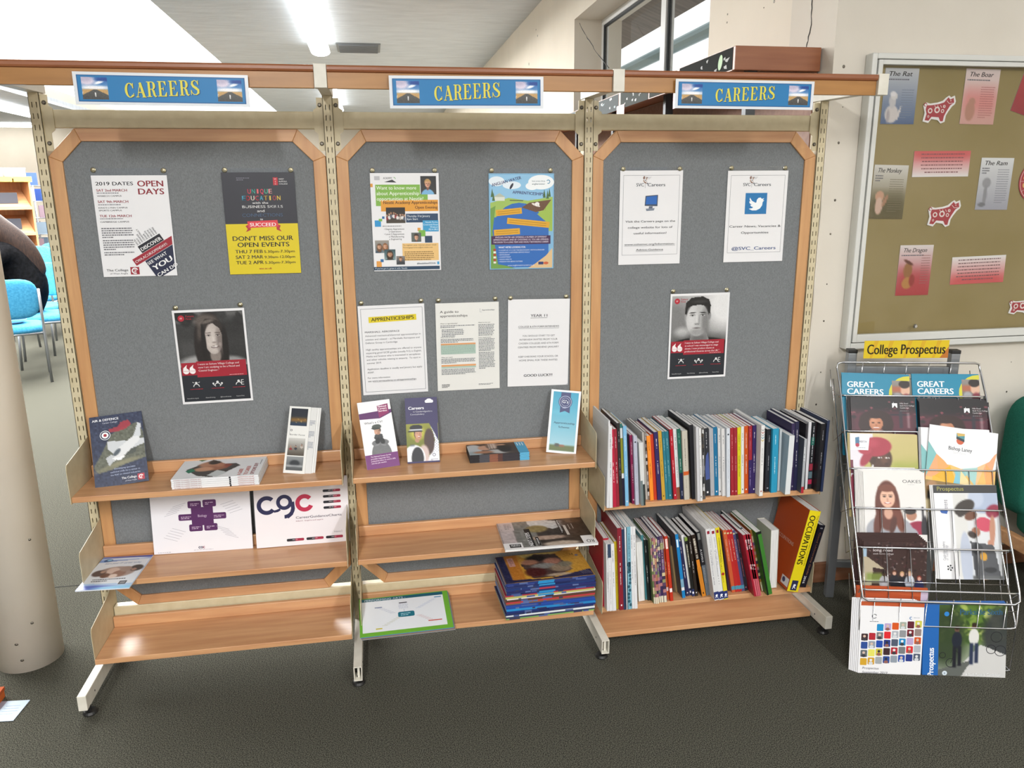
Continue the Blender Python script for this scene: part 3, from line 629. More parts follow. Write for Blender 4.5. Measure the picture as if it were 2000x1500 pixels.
    A.rect(.04, .555, .26, .69, '9c1f30'); A.rect(.25, .545, .95, .715, '9c1f30')
    for u in (.10, .19): A.ell(u, .645, .043, 'ece6e6'); A.poly([(u - .043, .645), (u - .035, .61), (u + .02, .575), (u + .01, .60), (u + .015, .625)], 'ece6e6'); A.rect(u - .043, .642, u + .043, .645, '9c1f30')
    for k, t_ in enumerate(lines): A.text(t_, .275, .585 + k * .034, .020, 'f2e6e6', maxw=.64, bold=.015)
    A.bars(.70, .70, .92, 1, .01, 'e0b0b0', seed=2, short=False)
    for u in (.22, .52, .82):
        A.ell(u, .775, .018, 'd8d8d8'); A.ring(u, .815, .045, .034, 'd8d8d8', 0, 180)
        if u > .7: A.line([(u + .04, .765), (u + .04, .815)], 'd8d8d8', .002); A.line([(u + .04, .765), (u + .07, .765)], 'd8d8d8', .002); A.line([(u + .04, .79), (u + .07, .79)], 'd8d8d8', .002); A.line([(u + .04, .815), (u + .07, .815)], 'd8d8d8', .002)
        elif u > .4: A.ell(u - .06, .79, .014, 'd8d8d8'); A.ell(u + .06, .79, .014, 'd8d8d8'); A.line([(u - .06, .80), (u - .03, .82)], 'd8d8d8', .002); A.line([(u + .06, .80), (u + .03, .82)], 'd8d8d8', .002)
        else: A.line([(u - .05, .765), (u - .03, .772)], 'd8d8d8', .0015); A.line([(u + .05, .765), (u + .03, .772)], 'd8d8d8', .0015)
        A.bars(u - .09, .838, u + .09, 1, .014, 'a02434', seed=4, short=False)
    for k, (u, t_) in enumerate(((.07, 'futurefirst.org.uk'), (.33, '/futurefirstorg'), (.54, '@futurefirstorg'), (.77, 'Future First'))): A.text(t_, u, .945, .012, 'd0d0d0', maxw=.2, bold=.01)
o, A = poster('poster', ((335.5, 607), (476.6, 601), (494.6, 782), (357, 790)), ((342.5, 601.5), (469, 595)), 'poster with black and white portrait of a smiling long-haired young woman')
quote_poster(o, A, ('I went to Soham Village College and', 'now I am studying to be a Flood and', 'Coastal Engineer."'), False); A.build(o)
o, A = poster('poster', ((1310.5, 574.4), (1426, 571), (1416, 735), (1303, 741)), ((1315, 569), (1419.4, 566)), 'poster with black and white portrait of a short-haired young man')
quote_poster(o, A, ('I went to Soham Village College and', 'at school I was encouraged to stage', 'shows. I now produce shows at', 'professional theatres across the UK."'), True); A.build(o)
# 4 green and orange apprenticeship evening
o, A = poster('poster', ((721, 338), (856, 338), (862, 527), (732, 530)), ((727, 332.7), (848.7, 332.7)), 'poster with green and orange text blocks and photo squares, middle bay')
A.rect(.06, .03, .14, .07, 'b8b8bc'); A.text('ACADEMY', .19, .06, .02, '48484c', w=.13, bold=.01); A.poly([(.2, .09), (.32, .065), (.38, .095)], '3a3a3e'); A.ring(.34, .06, .03, .022, '70b060', 0, 90)
A.rect(.07, .115, .72, .33, '7fb04a'); A.rect(.07, .21, .83, .27, '7fb04a'); A.rect(.14, .27, .98, .385, 'dc9a38'); A.rect(0.0, .105, .035, .14, 'd8963a')
for k, (t_, wd) in enumerate((('Want to know more', .58), ('about Apprenticeship', .62), ('opportunities at Nestlé?', .68))): A.text(t_, .085, .165 + k * .055, .036, 'f2f6ea', w=wd)
A.text('Nestlé Academy Apprenticeships', .97, .31, .030, '5a3413', al='R', w=.79, bold=.03); A.text('Open Evening', .97, .36, .030, '5a3413', al='R', w=.33, bold=.03)
p = Pic(26, 30, '26282a', '3c3836'); p.person(.45, .42, .24, 'd8a488', 'b8925a', '7ab0d8', body=True); A.pic(p, .73, .03, .96, .215)
def crowd(nx=34, ny=28, seed=1, bgc='23201f', n=9):
    p = Pic(nx, ny, bgc, '4a4238'); q_ = random.Random(seed)
    for i in range(n): p.person((i + .5) / n + q_.uniform(-.02, .02), .42 + q_.uniform(-.06, .1), .055, q_.choice(('d0a488', 'b88a6c', 'e0bca0')), q_.choice(('2a1c14', '6a4a2a', '1a1414')), q_.choice(('8c2a2c', 'e0dcd8', '2a2e38', 'b8b0a8', '586070')), feat=False, w=.8)
    return p
A.pic(crowd(), .21, .345, .49, .505); A.rect(.50, .41, .975, .50, '2b4564'); A.text('Thursday 31st January', .515, .445, .022, 'e0e8ec', w=.34); A.text('6pm Start', .515, .475, .022, 'e0e8ec', w=.16)
A.rect(.745, .48, .98, .595, '3a98c8')
for k, t_ in enumerate(('Nestlé Purina', 'Cromwell Road', 'Wisbech', 'PE14 0RG')): A.text(t_, .97, .507 + k * .025, .017, 'd8ecf4', al='R')
A.rect(.04, .475, .13, .54, '2f93cc'); A.rect(.10, .46, .15, .485, '78b04a'); A.rect(.15, .435, .185, .46, '2c6aa0')
A.bars(.15, .53, .45, 1, .02, '98989c', seed=2, short=False)
for k, (u, t_) in enumerate(((.17, '• Degree Apprentices'), (.24, 'o Operations'), (.17, '• Level 3 Apprentices'), (.24, 'o Manufacturing'), (.24, 'o Engineering'))): A.text(t_, u, .573 + k * .026, .017, '2c2c30', bold=.008)
A.rect(.665, .555, .71, .59, 'dc9a48'); A.rect(.68, .58, .78, .645, '78b04a'); p = Pic(14, 14, '58605c'); p.person(.5, .5, .3, 'd0a488', '3a2a20', '202428'); A.pic(p, .57, .605, .715, .70); A.rect(.77, .64, .88, .71, '27405c')
A.rect(.43, .715, .97, .895, 'e4bd7c'); A.text('To register your interest please email:', .44, .74, .014, '4a3413', w=.5); A.text('Turnuugapprentices@uk.nestle.com', .44, .765, .014, '4a3413', w=.44, bold=.008)
A.bars(.46, .80, .9, 5, .02, '8a6c3c', seed=9)
p = Pic(22, 22, '9c948a', '5c6a74'); p.person(.3, .5, .2, 'c89a7c', '6a4a30', '3a4a5a', long=True, feat=False); p.person(.72, .48, .2, 'c89a7c', '8a5a34', '6a7a80', long=True, feat=False); A.pic(p, .03, .68, .235, .81)
p = Pic(20, 22, '2f4a50', '8aa0a4'); p.person(.5, .45, .3, 'b88a6c', '3a2a1c', '2c4a50', long=True, feat=False); A.pic(p, .16, .775, .325, .885)
p = Pic(14, 18, '8a8480', '2a3038'); p.person(.5, .35, .25, 'c89a7c', '6a4020', '3a3c40', feat=False); A.pic(p, .335, .845, .46, .935)
A.rect(.04, .895, .115, .955, 'dc9a48'); A.rect(.10, .875, .145, .905, '2c6aa0'); A.text('#NestleNeedYOUth', .92, .935, .018, '2c4a5c', al='R', w=.28, bold=.02); A.rect(.945, .91, .975, .94, '3a98c8')
A.rect(.0, .955, .98, .99, '24405a'); A.text("If you've got it, grow it with Nestlé", .02, .98, .017, 'dfe8ee', w=.47, bold=.01); A.build(o)
# 5 water company landscape
o, A = poster('poster', ((954, 338.7), (1082, 338.7), (1081, 524), (956.7, 526.7)), ((960, 332.7), (1075, 332.7)), 'illustrated poster with blue river, fields and purple headline, middle bay', '7fb2d4')
A.rect(.02, .015, .98, .30, '8dbfe0'); A.ell(.12, .08, .12, 'dfeaf2', .05); A.ell(.35, .12, .14, 'dfeaf2', .04); A.ell(.8, .09, .2, 'eef2f4', .075); A.ell(.66, .13, .1, 'eef2f4', .04)
A.poly([(.02, .30), (.3, .25), (.6, .28), (.98, .24), (.98, .6), (.02, .6)], '9dbb5c'); A.ell(.46, .62, .42, '2c68b4', .32); A.rect(.06, .45, .92, .98, '2c68b4'); A.poly([(.02, .98), (.02, .36), (.1, .33), (.05, .60), (.14, .98)], '6f9a48')
A.poly([(.5, .35), (.62, .30), (.96, .27), (.84, .38), (.72, .40)], '6a4a34'); A.poly([(.84, .38), (.96, .27), (.98, .6), (.88, .5), (.74, .42)], '9bb84e'); A.ell(.72, .325, .07, 'e8e0d8', .012, rot=20); A.ell(.74, .315, .035, 'f0ece8', .02)
for k in range(8): A.line([(.56 + k * .045, .31), (.62 + k * .035, .385)], '59392a', .0006)
A.rect(.08, .24, .24, .28, 'd8dccf'); A.poly([(.07, .24), (.16, .20), (.25, .24)], 'b0b8a8')
for u, v in ((.07, .28), (.05, .24), (.85, .25), (.93, .24), (.90, .26)): A.poly([(u - .022, v), (u, v - .09), (u + .022, v)], '4a6a3a')
A.text('ANGLIAN WATER', .05, .135, .032, '3c2a68', w=.46, rot=14, bold=.02); A.text('APPRENTICESHIPS', .36, .205, .03, '3c2a68', w=.48, rot=-4, bold=.02)
A.ell(.345, .13, .018, '2a2a3a', .035, rot=30); A.text('love every drop', .66, .085, .016, '4a6a78', w=.2); A.text('anglianwater', .66, .115, .016, '3a5a68', w=.2, bold=.01); A.ring(.91, .085, .03, .02, '2f8ab0', -120, 150)
A.line([(.32, .275), (.52, .28)], '3a3a3a', .0025)
for (a, c, d) in (((.10, .375), .40, 5), ((.28, .455), .66, -6), ((.07, .58), .40, 3)):
    q = tilt(A, *a, d); A.poly([q(0, 0), q(c, 0), q(c, .09), q(0, .09)], 'd9a42c')
    for r_ in range(2): A.line([q(.03, .03 + r_ * .033), q(c * .92, .03 + r_ * .033)], 'b07f1c', .0022)
A.rect(.03, .645, .95, .735, '43264e')
for k, t_ in enumerate(('ANGLIAN WATER ARE OFFERING A NUMBER OF DIFFERENT', 'APPRENTICESHIPS AND BY CHOOSING US, YOU ARE OPENING', 'THE DOOR TO A LONG TERM AND HIGHLY REWARDING CAREER!')): A.text(t_, .49, .668 + k * .026, .017, 'e6dcec', al='C', w=.86 - (k == 0) * .06, bold=.008)
A.text("WHAT WE'RE LOOKING FOR:", .14, .775, .02, 'f0f4f8', w=.42, bold=.02)
for k, t_ in enumerate(("• 5 GCSE'S AT A*-C OR THE EQUIVALENT, MATHS & ENGLISH", '• EXCELLENT CUSTOMER SERVICE SKILLS', '• ENTHUSIASM', '• COMMITMENT', '• GOOD HEALTH', '• PASSION FOR BEING OUTSIDE')): A.text(t_, .14, .803 + k * .024, .013, 'dfe8f2', maxw=.76)
for k in range(6): A.rect(.06, .78 + k * .027, .10, .80 + k * .027, ('b03a30', 'e8e0d8')[k % 2])
A.poly([(.02, .99), (.02, .93), (.25, .96), (.4, .99)], '6f9a48'); A.poly([(.98, .99), (.98, .78), (.88, .86), (.70, .95), (.6, .99)], 'd8b98a'); A.ell(.88, .94, .04, 'c8603a', .015); A.rect(.76, .925, .84, .955, '28386c'); A.text('www.anglianwatercareers.co.uk', .28, .965, .015, 'dfe8f2', w=.42); A.build(o)
# 6 yellow-headed notice
o, A = poster('notice', ((699, 597.7), (829, 593), (835.7, 764), (709, 772.7)), ((705, 592), (822, 587)), 'white bordered notice headed by a yellow apprenticeships strip')
A.m.usecol = True
for (a, c, d, e) in ((.04, .035, .965, .035), (.04, .965, .965, .965), (.04, .035, .04, .965), (.965, .035, .965, .965)): A.line([(a, c), (d, e)], '5a6068', .0012)
q = tilt(A, .15, .125, 1.5); A.poly([q(0, 0), q(.72, 0), q(.72, .09), q(0, .09)], 'dcc828'); A.text('APPRENTICESHIPS', *q(.04, .07), .04, '26261c', w=.64, rot=1.5, bold=.03)
for v, t_, wd, bo in ((.300, 'MARSHALL AEROSPACE', .52, .02), (.342, 'Advanced mechanical/electrical apprenticeships in', .84, 0), (.382, 'aviation and related – at Marshalls Aerospace and', .82, 0), (.420, 'Defence Group in Cambridge', .48, 0), (.495, 'High quality apprenticeships are offered to anyone', .84, 0), (.533, 'expecting good GCSE grades (usually 9-5) in English,', .84, 0), (.571, 'Maths and Science who is interested in aeroplanes', .82, 0), (.609, 'and other vehicles relating to airports.  To start in', .82, 0), (.647, 'summer 2019.', .22, 0), (.715, 'Application deadline is usually end January but apply', .84, 0), (.753, 'ASAP.', .1, 0), (.815, 'For more information', .34, 0), (.852, 'see www.aeroacademy.co.uk/apprenticeships', .74, .01)): A.text(t_, .085, v, .019, '3c4048', w=wd, bold=bo)
A.line([(.16, .858), (.82, .858)], '3c4048', .0006); A.build(o)
# 7 guide
o, A = poster('notice', ((849, 593), (974, 589), (976, 758), (856, 763.7)), ((856, 586.7), (967, 583)), 'white two-column guide to apprenticeships sheet with orange and green table', 'e2e2de')
A.text('A guide to', .07, .11, .027, '26282c', w=.29, bold=.01); A.text('apprenticeships', .07, .155, .027, '26282c', w=.43, bold=.01); A.text('Apprenticeships', .73, .095, .014, '4a4e58', w=.2, bold=.02); A.line([(.70, .07), (.70, .11), (.73, .11)], '9aa0a8', .001)
A.text("What's an apprenticeship?", .07, .235, .013, '3a3c40', w=.27, bold=.01); A.text("What's in it for you?", .67, .235, .013, '3a3c40', w=.19, bold=.01); A.text('What levels are there?', .07, .392, .013, '3a3c40', w=.22, bold=.01); A.text('Entry requirements', .67, .405, .013, '3a3c40', w=.2, bold=.01); A.text('What can I earn?', .07, .62, .013, '3a3c40', w=.18, bold=.01)
A.bars(.07, .25, .62, 2, .017, '6a6e74', seed=1); A.bars(.09, .295, .45, 5, .018, '6a6e74', seed=2); A.bars(.67, .25, .93, 8, .017, '6a6e74', seed=3); A.bars(.67, .415, .93, 9, .0165, '6a6e74', seed=4); A.bars(.67, .57, .93, 12, .0165, '6a6e74', seed=5)
A.bars(.07, .405, .62, 3, .016, '6a6e74', seed=6); A.rect(.07, .455, .62, .58, 'a9c0b4'); A.rect(.07, .455, .62, .475, 'dd9c66'); A.bars(.07, .47, .62, 7, .016, '7e9088', seed=7, h=.25)
A.bars(.07, .63, .62, 4, .015, '6a6e74', seed=8); A.rect(.07, .70, .62, .74, 'a9c0b4'); A.rect(.07, .70, .62, .72, 'dd9c66'); A.bars(.07, .75, .62, 5, .014, '6a6e74', seed=9); A.bars(.07, .925, .2, 4, .011, '3a3c40', seed=10); A.bars(.66, .935, .9, 2, .009, '6a6e74', seed=11); A.build(o)
# 8 year 11
o, A = poster('notice', ((991.7, 585.7), (1112, 582.7), (1110, 751.7), (992, 754.7)), ((997, 582), (1105.7, 579)), 'white year 11 interviews notice ending in good luck')
for v, t_, wd, h_, bo in ((.20, 'YEAR 11', .27, .030, .02), (.32, 'COLLEGE & 6TH FORM INTERVIEWS', .66, .02, .012), (.425, 'YOU SHOULD START TO GET', .53, .02, 0), (.468, 'INTERVIEW INVITES FROM YOUR', .62, .02, 0), (.511, 'CHOSEN COLLEGES AND 6TH FORM', .65, .02, 0), (.556, 'CENTRES FROM MID/END JANUARY', .67, .02, 0), (.665, 'KEEP CHECKING YOUR SCHOOL OR', .65, .02, 0), (.708, 'HOME EMAIL FOR THESE INVITES', .63, .02, 0), (.89, 'GOOD LUCK!!!', .47, .03, .03)): A.text(t_, .5, v, h_, '34363c', w=wd, bold=bo, al='C')
A.line([(.365, .212), (.635, .212)], '34363c', .0012); A.line([(.17, .33), (.83, .33)], '34363c', .001); A.poly([(.96, 1), (1, .975), (1, 1)], 'c2c4ca'); A.build(o)
# 9, 10 svc notices
def svc(o, A):
    for (a, c, d, e) in ((.055, .05, .95, .05), (.055, .895, .95, .895), (.055, .05, .055, .895), (.95, .05, .95, .895)): A.line([(a, c), (d, e)], '5a6068', .0009)
    A.text('SVC', .26, .165, .034, '3f4750', w=.12, bold=.02); A.text('Careers', .44, .165, .034, '3f4750', w=.28, bold=.02)
    A.specks = None
    rnd = random.Random(3)
    for k in range(16): A.ell(.40 + rnd.uniform(-.045, .045), .10 + rnd.uniform(-.035, .035), rnd.uniform(.006, .014), rnd.choice(('9a7a6a', '6a6a70', 'b8a090', '7c5a4c')))
    for k in range(4): A.line([(.40 + k * .02, .09), (.425 + k * .022, .065)], '6a6a70', .0008)
    A.line([(.40, .13), (.40, .18)], '6a6a70', .001)
o, A = poster('notice', ((1212, 333), (1334.7, 333), (1326.7, 514), (1207, 518)), ((1217.4, 330), (1328, 329.5)), 'white bordered notice with a blue computer drawing, right bay')
svc(o, A); A.poly([(.41, .265), (.61, .255), (.605, .375), (.40, .37)], '3a4a60'); A.poly([(.425, .275), (.595, .265), (.59, .355), (.415, .355)], '1f62b4'); A.poly([(.47, .375), (.53, .375), (.525, .40), (.465, .40)], '5a6478'); A.poly([(.42, .40), (.56, .395), (.55, .42), (.43, .425)], '7a8494')
for v, t_, wd, h_ in ((.545, 'Visit the Careers page on the', .80, .022), (.61, 'college website for lots of', .72, .022), (.672, 'useful information!', .53, .022), (.79, 'www.sohamvc.org/Information-', .82, .02), (.85, 'Advice-Guidance', .44, .02)): A.text(t_, .5, v, h_, '33363c', w=wd, al='C', bold=.01)
A.line([(.09, .798), (.91, .798)], '33363c', .0009); A.line([(.28, .858), (.72, .858)], '33363c', .0009); A.build(o)
o, A = poster('notice', ((1423, 333.6), (1540, 333), (1527.6, 509.5), (1411.7, 512.5)), ((1429, 328), (1534, 328)), 'white bordered notice with a white bird on a blue square, right bay')
svc(o, A); A.rect(.31, .24, .67, .47, '1f74b0')
bird = [(.385, .29), (.42, .325), (.475, .345), (.495, .345), (.50, .315), (.525, .295), (.56, .29), (.585, .305), (.62, .298), (.60, .32), (.625, .32), (.60, .34), (.595, .375), (.56, .41), (.50, .43), (.43, .43), (.375, .412), (.43, .405), (.445, .395), (.41, .385), (.395, .368), (.42, .366), (.385, .352), (.375, .33), (.395, .335), (.38, .31)]
A.poly(bird, 'f0f4f6')
for v, t_, wd, h_, c, bo in ((.615, 'Career News, Vacancies &', .86, .024, '33363c', .01), (.685, 'Opportunities', .46, .024, '33363c', .01), (.865, '@SVC_Careers', .74, .036, '3f5a94', .02)): A.text(t_, .5, v, h_, c, w=wd, al='C', bold=bo)
A.build(o)
# ------------------------------------------------------------------ booklets, leaflets and magazines on the shelves
def block(name, M, w_, h_, t, label, cat, cover='e6e6e8', edge='d8d8d6', group=None, page=True, spine=None, m='print', back=None):
    """a booklet w x h lying in local XY with its cover at z = 0 and its back at z = -t; spine side given"""
    b = MB(); c = min(.0005, t * .25); b.box((0, 0, -c), (w_, h_, 0), cover); b.box((0, 0, -t), (w_, h_, -t + c), back or cover)
    if spine == 'bottom': b.box((0, 0, -t + c), (w_, c, -c), cover)
    if spine == 'left': b.box((0, 0, -t + c), (c, h_, -c), cover)
    o = b.build(name, m, None, M); tag(o, label, cat, group)
    if page:
        e = .0008; b = MB(); b.box((e, e, -t + c), (w_ - e, h_ - e, -c), edge); b.build('page_block', 'print_matte', o)
    return o
# --- left bay, upper shelf
M, w_, h_ = leaning(((167.6, 817.6), (271, 803), (296, 937), (192.4, 954.6)), ZA + .001, -.015)
o = block('booklet', M, w_, h_, .003, 'navy air and defence booklet with a grey jet leaning at the left end', 'booklet', '26304c', spine='left'); A = Art(w_, h_)
p = Pic(60, 80, '27304c', '27304c'); p.poly([(.0, .72), (.2, .5), (.38, .28), (.6, .2), (.88, .15), (1, .3), (1, .66), (.6, .72), (.3, .78), (.1, .8)], '5c5f52'); p.noise(.03, 2, 2)
p.ell(.3, .74, .3, .03, '7d7a60', .8, .7, -12); p.ell(.62, .68, .3, .03, '8a8668', .8, .7, -8); p.poly([(.30, .37), (.75, .40), (1, .38), (1, .46), (.7, .52), (.42, .57), (.30, .48)], 'c4c8cc'); p.poly([(.62, .52), (.85, .50), (.8, .58), (.62, .60)], '454a44')
p.poly([(.30, .63), (.50, .48), (.88, .30), (.92, .40), (.62, .58), (.34, .68)], 'd8dadc'); p.poly([(.24, .60), (.36, .56), (.42, .63), (.30, .72)], 'b8bcc0'); p.poly([(.80, .34), (.90, .16), (.96, .17), (.93, .36)], 'c8ccd0'); p.ell(.46, .54, .09, .03, '4c5660', .3, 1, -40); p.poly([(.36, .62), (.62, .60), (.5, .66)], 'e8eaec')
p.poly([(.34, .20), (.52, .18), (.58, .12), (.72, .10), (.78, .16), (.68, .22), (.5, .25), (.36, .24)], 'a02a38', .9); A.pic(p, 0, 0, 1, 1)
A.ell(.27, .28, .10, 'dfe2e6'); A.ell(.27, .28, .088, '28304c'); A.ell(.27, .28, .065, 'eceef0'); A.ell(.27, .28, .032, '9a2230')
A.text('AIR & DEFENCE', .05, .075, .032, 'eef0f4', w=.5, bold=.03); A.text('Career College', .24, .115, .02, 'c8ccd8', w=.28)
for k, t_ in enumerate(('Developing specialist', 'technical skills for a career in', 'the RAF or related industries')): A.text(t_, .58, .775 + k * .042, .022, 'a8b4d0', al='C', maxw=.74)
A.text('The College', .50, .925, .032, 'eceef2', w=.28, bold=.02); A.text('of West Anglia', .56, .962, .018, 'c8ccd8', w=.22); A.rect(.80, .88, .93, .965, 'b03040'); A.ring(.865, .922, .045, .028, 'f0e4e6', 20, 300); A.ring(.865, .922, .018, .008, 'f0e4e6', 200, 480); A.build(o)
# folded border force leaflet
M, w_, h_ = leaning(((597, 793), (630, 792.5), (619, 926), (602, 926.7)), ZA + .001, -.05); M2, w2, h2 = leaning(((565, 793), (600.6, 795), (602, 926.7), (554, 923)), ZA + .001, -.052)
o = block('leaflet', M2, w2, h2, .0012, 'tall white folded leaflet with photo strip standing at right of the left bay', 'leaflet', 'e2e2de', page=False)
b = MB()
for k, (dx, dy) in enumerate(((.0, .002), (.006, .005), (.012, .008))): b.box((w2 * .35 + dx, .001, -.004 - k * .004), (w2 * .93 + .028 + dx, h2 * .985 + k * .002, -.0032 - k * .004), ('d8d8d6', 'e2e2e0', 'dcdcda')[k])
fl = b.build('inner_fold', 'print', o); A = Art(w2, h2)
p = Pic(18, 22, '1f2430', '2a2c30'); p.rect(.0, .55, 1, .8, 'a8762c', .7, .2); p.rect(.0, .8, 1, 1, '1e3a5a', .8, .2); p.specks(8, ('e0c070',), .03, 2, (0, .5, 1, .8)); A.pic(p, .10, .03, .88, .29)
A.text('Border Force', .14, .435, .022, '2a2a30', w=.70); A.line([(.12, .30), (.12, .43)], '6a6a70', .0006); A.ring(.19, .36, .05, .03, '4a4a50')
A.pic(crowd(18, 22, 6, 'c8c8c4', 3), .10, .475, .88, .735); p = Pic(18, 16, '8a8e90', '4a4e50'); p.ell(.5, .5, .3, .25, '303438', .4); p.rect(0, .62, 1, .75, 'b0b4b6', .8, .1); A.pic(p, .10, .75, .88, .955); A.build(o)
B_ = Art(w2, h2, -.0030)
B_.bars(.96, .2, 1.26, 4, .02, '7a8090', seed=3); B_.bars(.96, .36, 1.26, 5, .02, '7a8090', seed=4); B_.bars(.96, .52, 1.26, 6, .02, '7a8090', seed=5); B_.build(o, 'inner_print')
# stack of career option guides
def stack(n, px, bottom, zb, labels, group, draw, side, cat='magazine', name='magazine', edge='d8d8d6', jit=.0015, cover='e6e6e8', seed=1, spine='bottom', h=None, sideart=None):
    """n booklets lying on one another; px = corners of the topmost cover"""
    M, w_, h_ = on_plane(px, z=zb + bottom)
    t = bottom / n; rnd = random.Random(seed)
    for k in range(n):
        Mk = M.copy(); top = (k == n - 1); a = rnd.uniform(-1, 1) * jit * 3
        Mk.translation += Vector((rnd.uniform(-jit, jit) if not top else 0, rnd.uniform(-jit, jit) if not top else 0, -(n - 1 - k) * t))
        if not top: Mk = Mk @ Matrix.Rotation(a, 4, 'Z')
        o = block(name, Mk, w_, h_, t * .90, labels(k, n), cat, cover(k) if callable(cover) else cover, edge, group, spine=spine)
        if side: side(o, k, w_, h_, t)
        if top: A = Art(w_, h_); draw(A); A.build(o)
def along(o, w_, t, items, z=.0003):
    """print on the front (spine) edge of a lying booklet: items = (u0, u1, colour) bands, or text"""
    M = Matrix.Rotation(math.pi / 2, 4, 'X'); M.translation = Vector((0, 0, -t)); A = Art(w_, t * .97, z)
    for it in items:
        if isinstance(it[2], tuple): A.text(it[2][0], it[0], .78, .52, it[2][1], w=it[1] - it[0], bold=.02)
        else: A.rect(it[0], .04, it[1], .96, it[2])
    A.build(o, 'edge_print', M=M)
def guide(A):
    p = Pic(60, 44, 'e6e6e8'); p.poly([(.08, .55), (.45, .02), (.68, .28), (.88, .30), (.98, .42), (.8, .75), (.6, 1), (.35, .9)], '4a4440'); p.poly([(.62, .62), (.82, .78), (.68, 1), (.5, .9)], 'c4c8c8'); p.poly([(.70, .28), (.84, .34), (.76, .55), (.62, .45)], '8a4636')
    for q in ((.45, .3, .2, .16, 'c48c6c'), (.55, .5, .2, .14, 'a86c50'), (.38, .55, .16, .12, 'd09c7c'), (.5, .2, .1, .1, '2c2624'), (.62, .35, .08, .1, 'b47c60')): p.ell(*q[:4], q[4], .4, .9)
    A.pic(p, .04, .05, .74, .98); A.poly([(.10, .62), (.16, .5), (.22, .62), (.16, .74)], '2f7a5c'); A.poly([(.16, .05), (.22, 0), (.28, .05), (.22, .14)], '2f7a5c')
    for k, t_ in enumerate(('A GUIDE', 'TO CAREER', 'OPTIONS 2019')): A.text(t_, .79 + k * .075, .95, .055 * 1.2, 'b8402c' if k < 2 else '8a2c2c', rot=90, w=.22 + .09 * k, bold=.04)
    A.bars(.955, .2, .97, 1, .5, '9a9aa0', seed=2)
def gside(o, k, w_, h_, t): along(o, w_, t, ((.03, .34, ('A GUIDE TO CAREER OPTIONS 2019', '8a2c2c')), (.35, .64, '3a3a3e') if False else (.66, .68, '2c2c30'), (.76, .95, ('APPRENTICESHIP', 'a8402c'))))
ordw = lambda k, n: ('topmost', 'second from top', 'third from top', 'fourth from top', 'fifth from top', 'sixth from top', 'seventh from top', 'eighth from top', 'ninth from top', 'tenth from top', 'eleventh from top', 'twelfth from top', 'thirteenth from top', 'fourteenth from top', 'fifteenth from top', 'sixteenth from top', 'seventeenth from top', 'eighteenth from top', 'nineteenth from top', 'twentieth from top', 'twenty-first from top', 'bottom one')[n - 1 - k] if k else 'bottom one'
stack(5, ((362, 897.5), (521.5, 891), (505, 926), (334, 938.5)), .036, ZA, lambda k, n: f'{ordw(k, n)} of the stacked white career options guides, left bay', 'stack of career option guides', guide, gside, 'booklet', 'booklet')
# --- left bay, middle shelf
M, w_, h_ = leaning(((298, 945), (487.5, 936), (492, 1071), (293, 1084)), ZB + .001, -.03)
o = block('chart_booklet', M, w_, h_, .005, 'white open chart booklet with purple biology mind map', 'booklet', 'e8e8ee'); A = Art(w_, h_); PU = '552a5e'
A.rect(.40, .36, .62, .62, PU); A.text('Biology', .51, .50, .035, 'c8b4cc', al='C', w=.09)
for (x0, y0, x1, y1) in ((.37, .27, .505, .37), (.52, .26, .655, .36), (.27, .45, .42, .54), (.60, .45, .75, .54), (.37, .60, .505, .70), (.52, .60, .655, .70)): A.rrect(x0, y0, x1, y1, PU, .015); A.bars(x0 + .025, y0 + .035, x1 - .02, 2, .022, 'c0a8c4', seed=int(x0 * 99))
for (x, y, s_) in ((.3, .42, -1), (.28, .72, -1), (.72, .72, 1), (.78, .42, 1), (.24, .10, 1), (.78, .12, -1)):
    for k in range(5): A.text('Biology', x + s_ * k * .012 - .12, y + k * .03 * (1 if y > .3 else 1), .013, '8a8a96', rot=0) if False else A.line([(x - .08 + s_ * k * .022, y - .08 + k * .032), (x + .05 + s_ * k * .022, y - .11 * (1 if y < .6 else 0) - .02 + k * .032)], 'a4a4b0', .0011)
A.ring(.46, .935, .012, .006, '26264a', 40, 320); A.ring(.482, .935, .012, .006, '26264a'); A.ring(.504, .935, .012, .006, '8a2a4a', 40, 320); A.bars(.40, .965, .60, 1, .012, 'b0b0ba', seed=3, short=False); A.bars(.04, .975, .17, 1, .012, '9a9aa6', seed=4, short=False); A.build(o)
b = MB(); b.box((w_ * .04, -.001, -.0075), (w_ * 1.0, h_ * .98, -.0055), 'd6d8da'); b.build('rear_page', 'print', o)
M, w_, h_ = leaning(((493.7, 939), (678, 930), (683.4, 1054.4), (501.5, 1073)), ZB + .001, -.03)
o = block('chart_booklet', M, w_, h_, .006, 'white chart booklet with navy and crimson circular letters', 'booklet', 'eae6ea'); A = Art(w_, h_)
NV = '26264e'; A.ring(.13, .37, .105, .06, NV, 45, 322); A.ring(.315, .34, .085, .045, NV); A.ring(.31, .43, .115, .075, NV, 270, 360); A.ring(.13, .37, .105, .06, NV, 300, 322)
A.stroke([(.40, .34), (.405, .44), (.385, .52), (.34, .57)], [.014, .014, .013, .012], NV); A.stroke([(.20, .47), (.24, .46), (.27, .44)], [.008, .01, .008], NV)
A.ring(.53, .37, .098, .052, 'b8284a', 40, 335)
A.text('CareerGuidanceCharts', .43, .60, .035, '3a2c4a', w=.49, bold=.01); A.text('Inform  Inspire and aspire', .43, .645, .02, '8a3a54', w=.29)
for k in range(4): v = .19 + k * .085; A.rrect(.73, v, .92, v + .038, '1c1c26', .012); A.rrect(.84, v, .92, v + .038, 'a02844', .012); A.bars(.79, v + .013, .88, 1, .012, 'd8c8d0', seed=k, short=False)
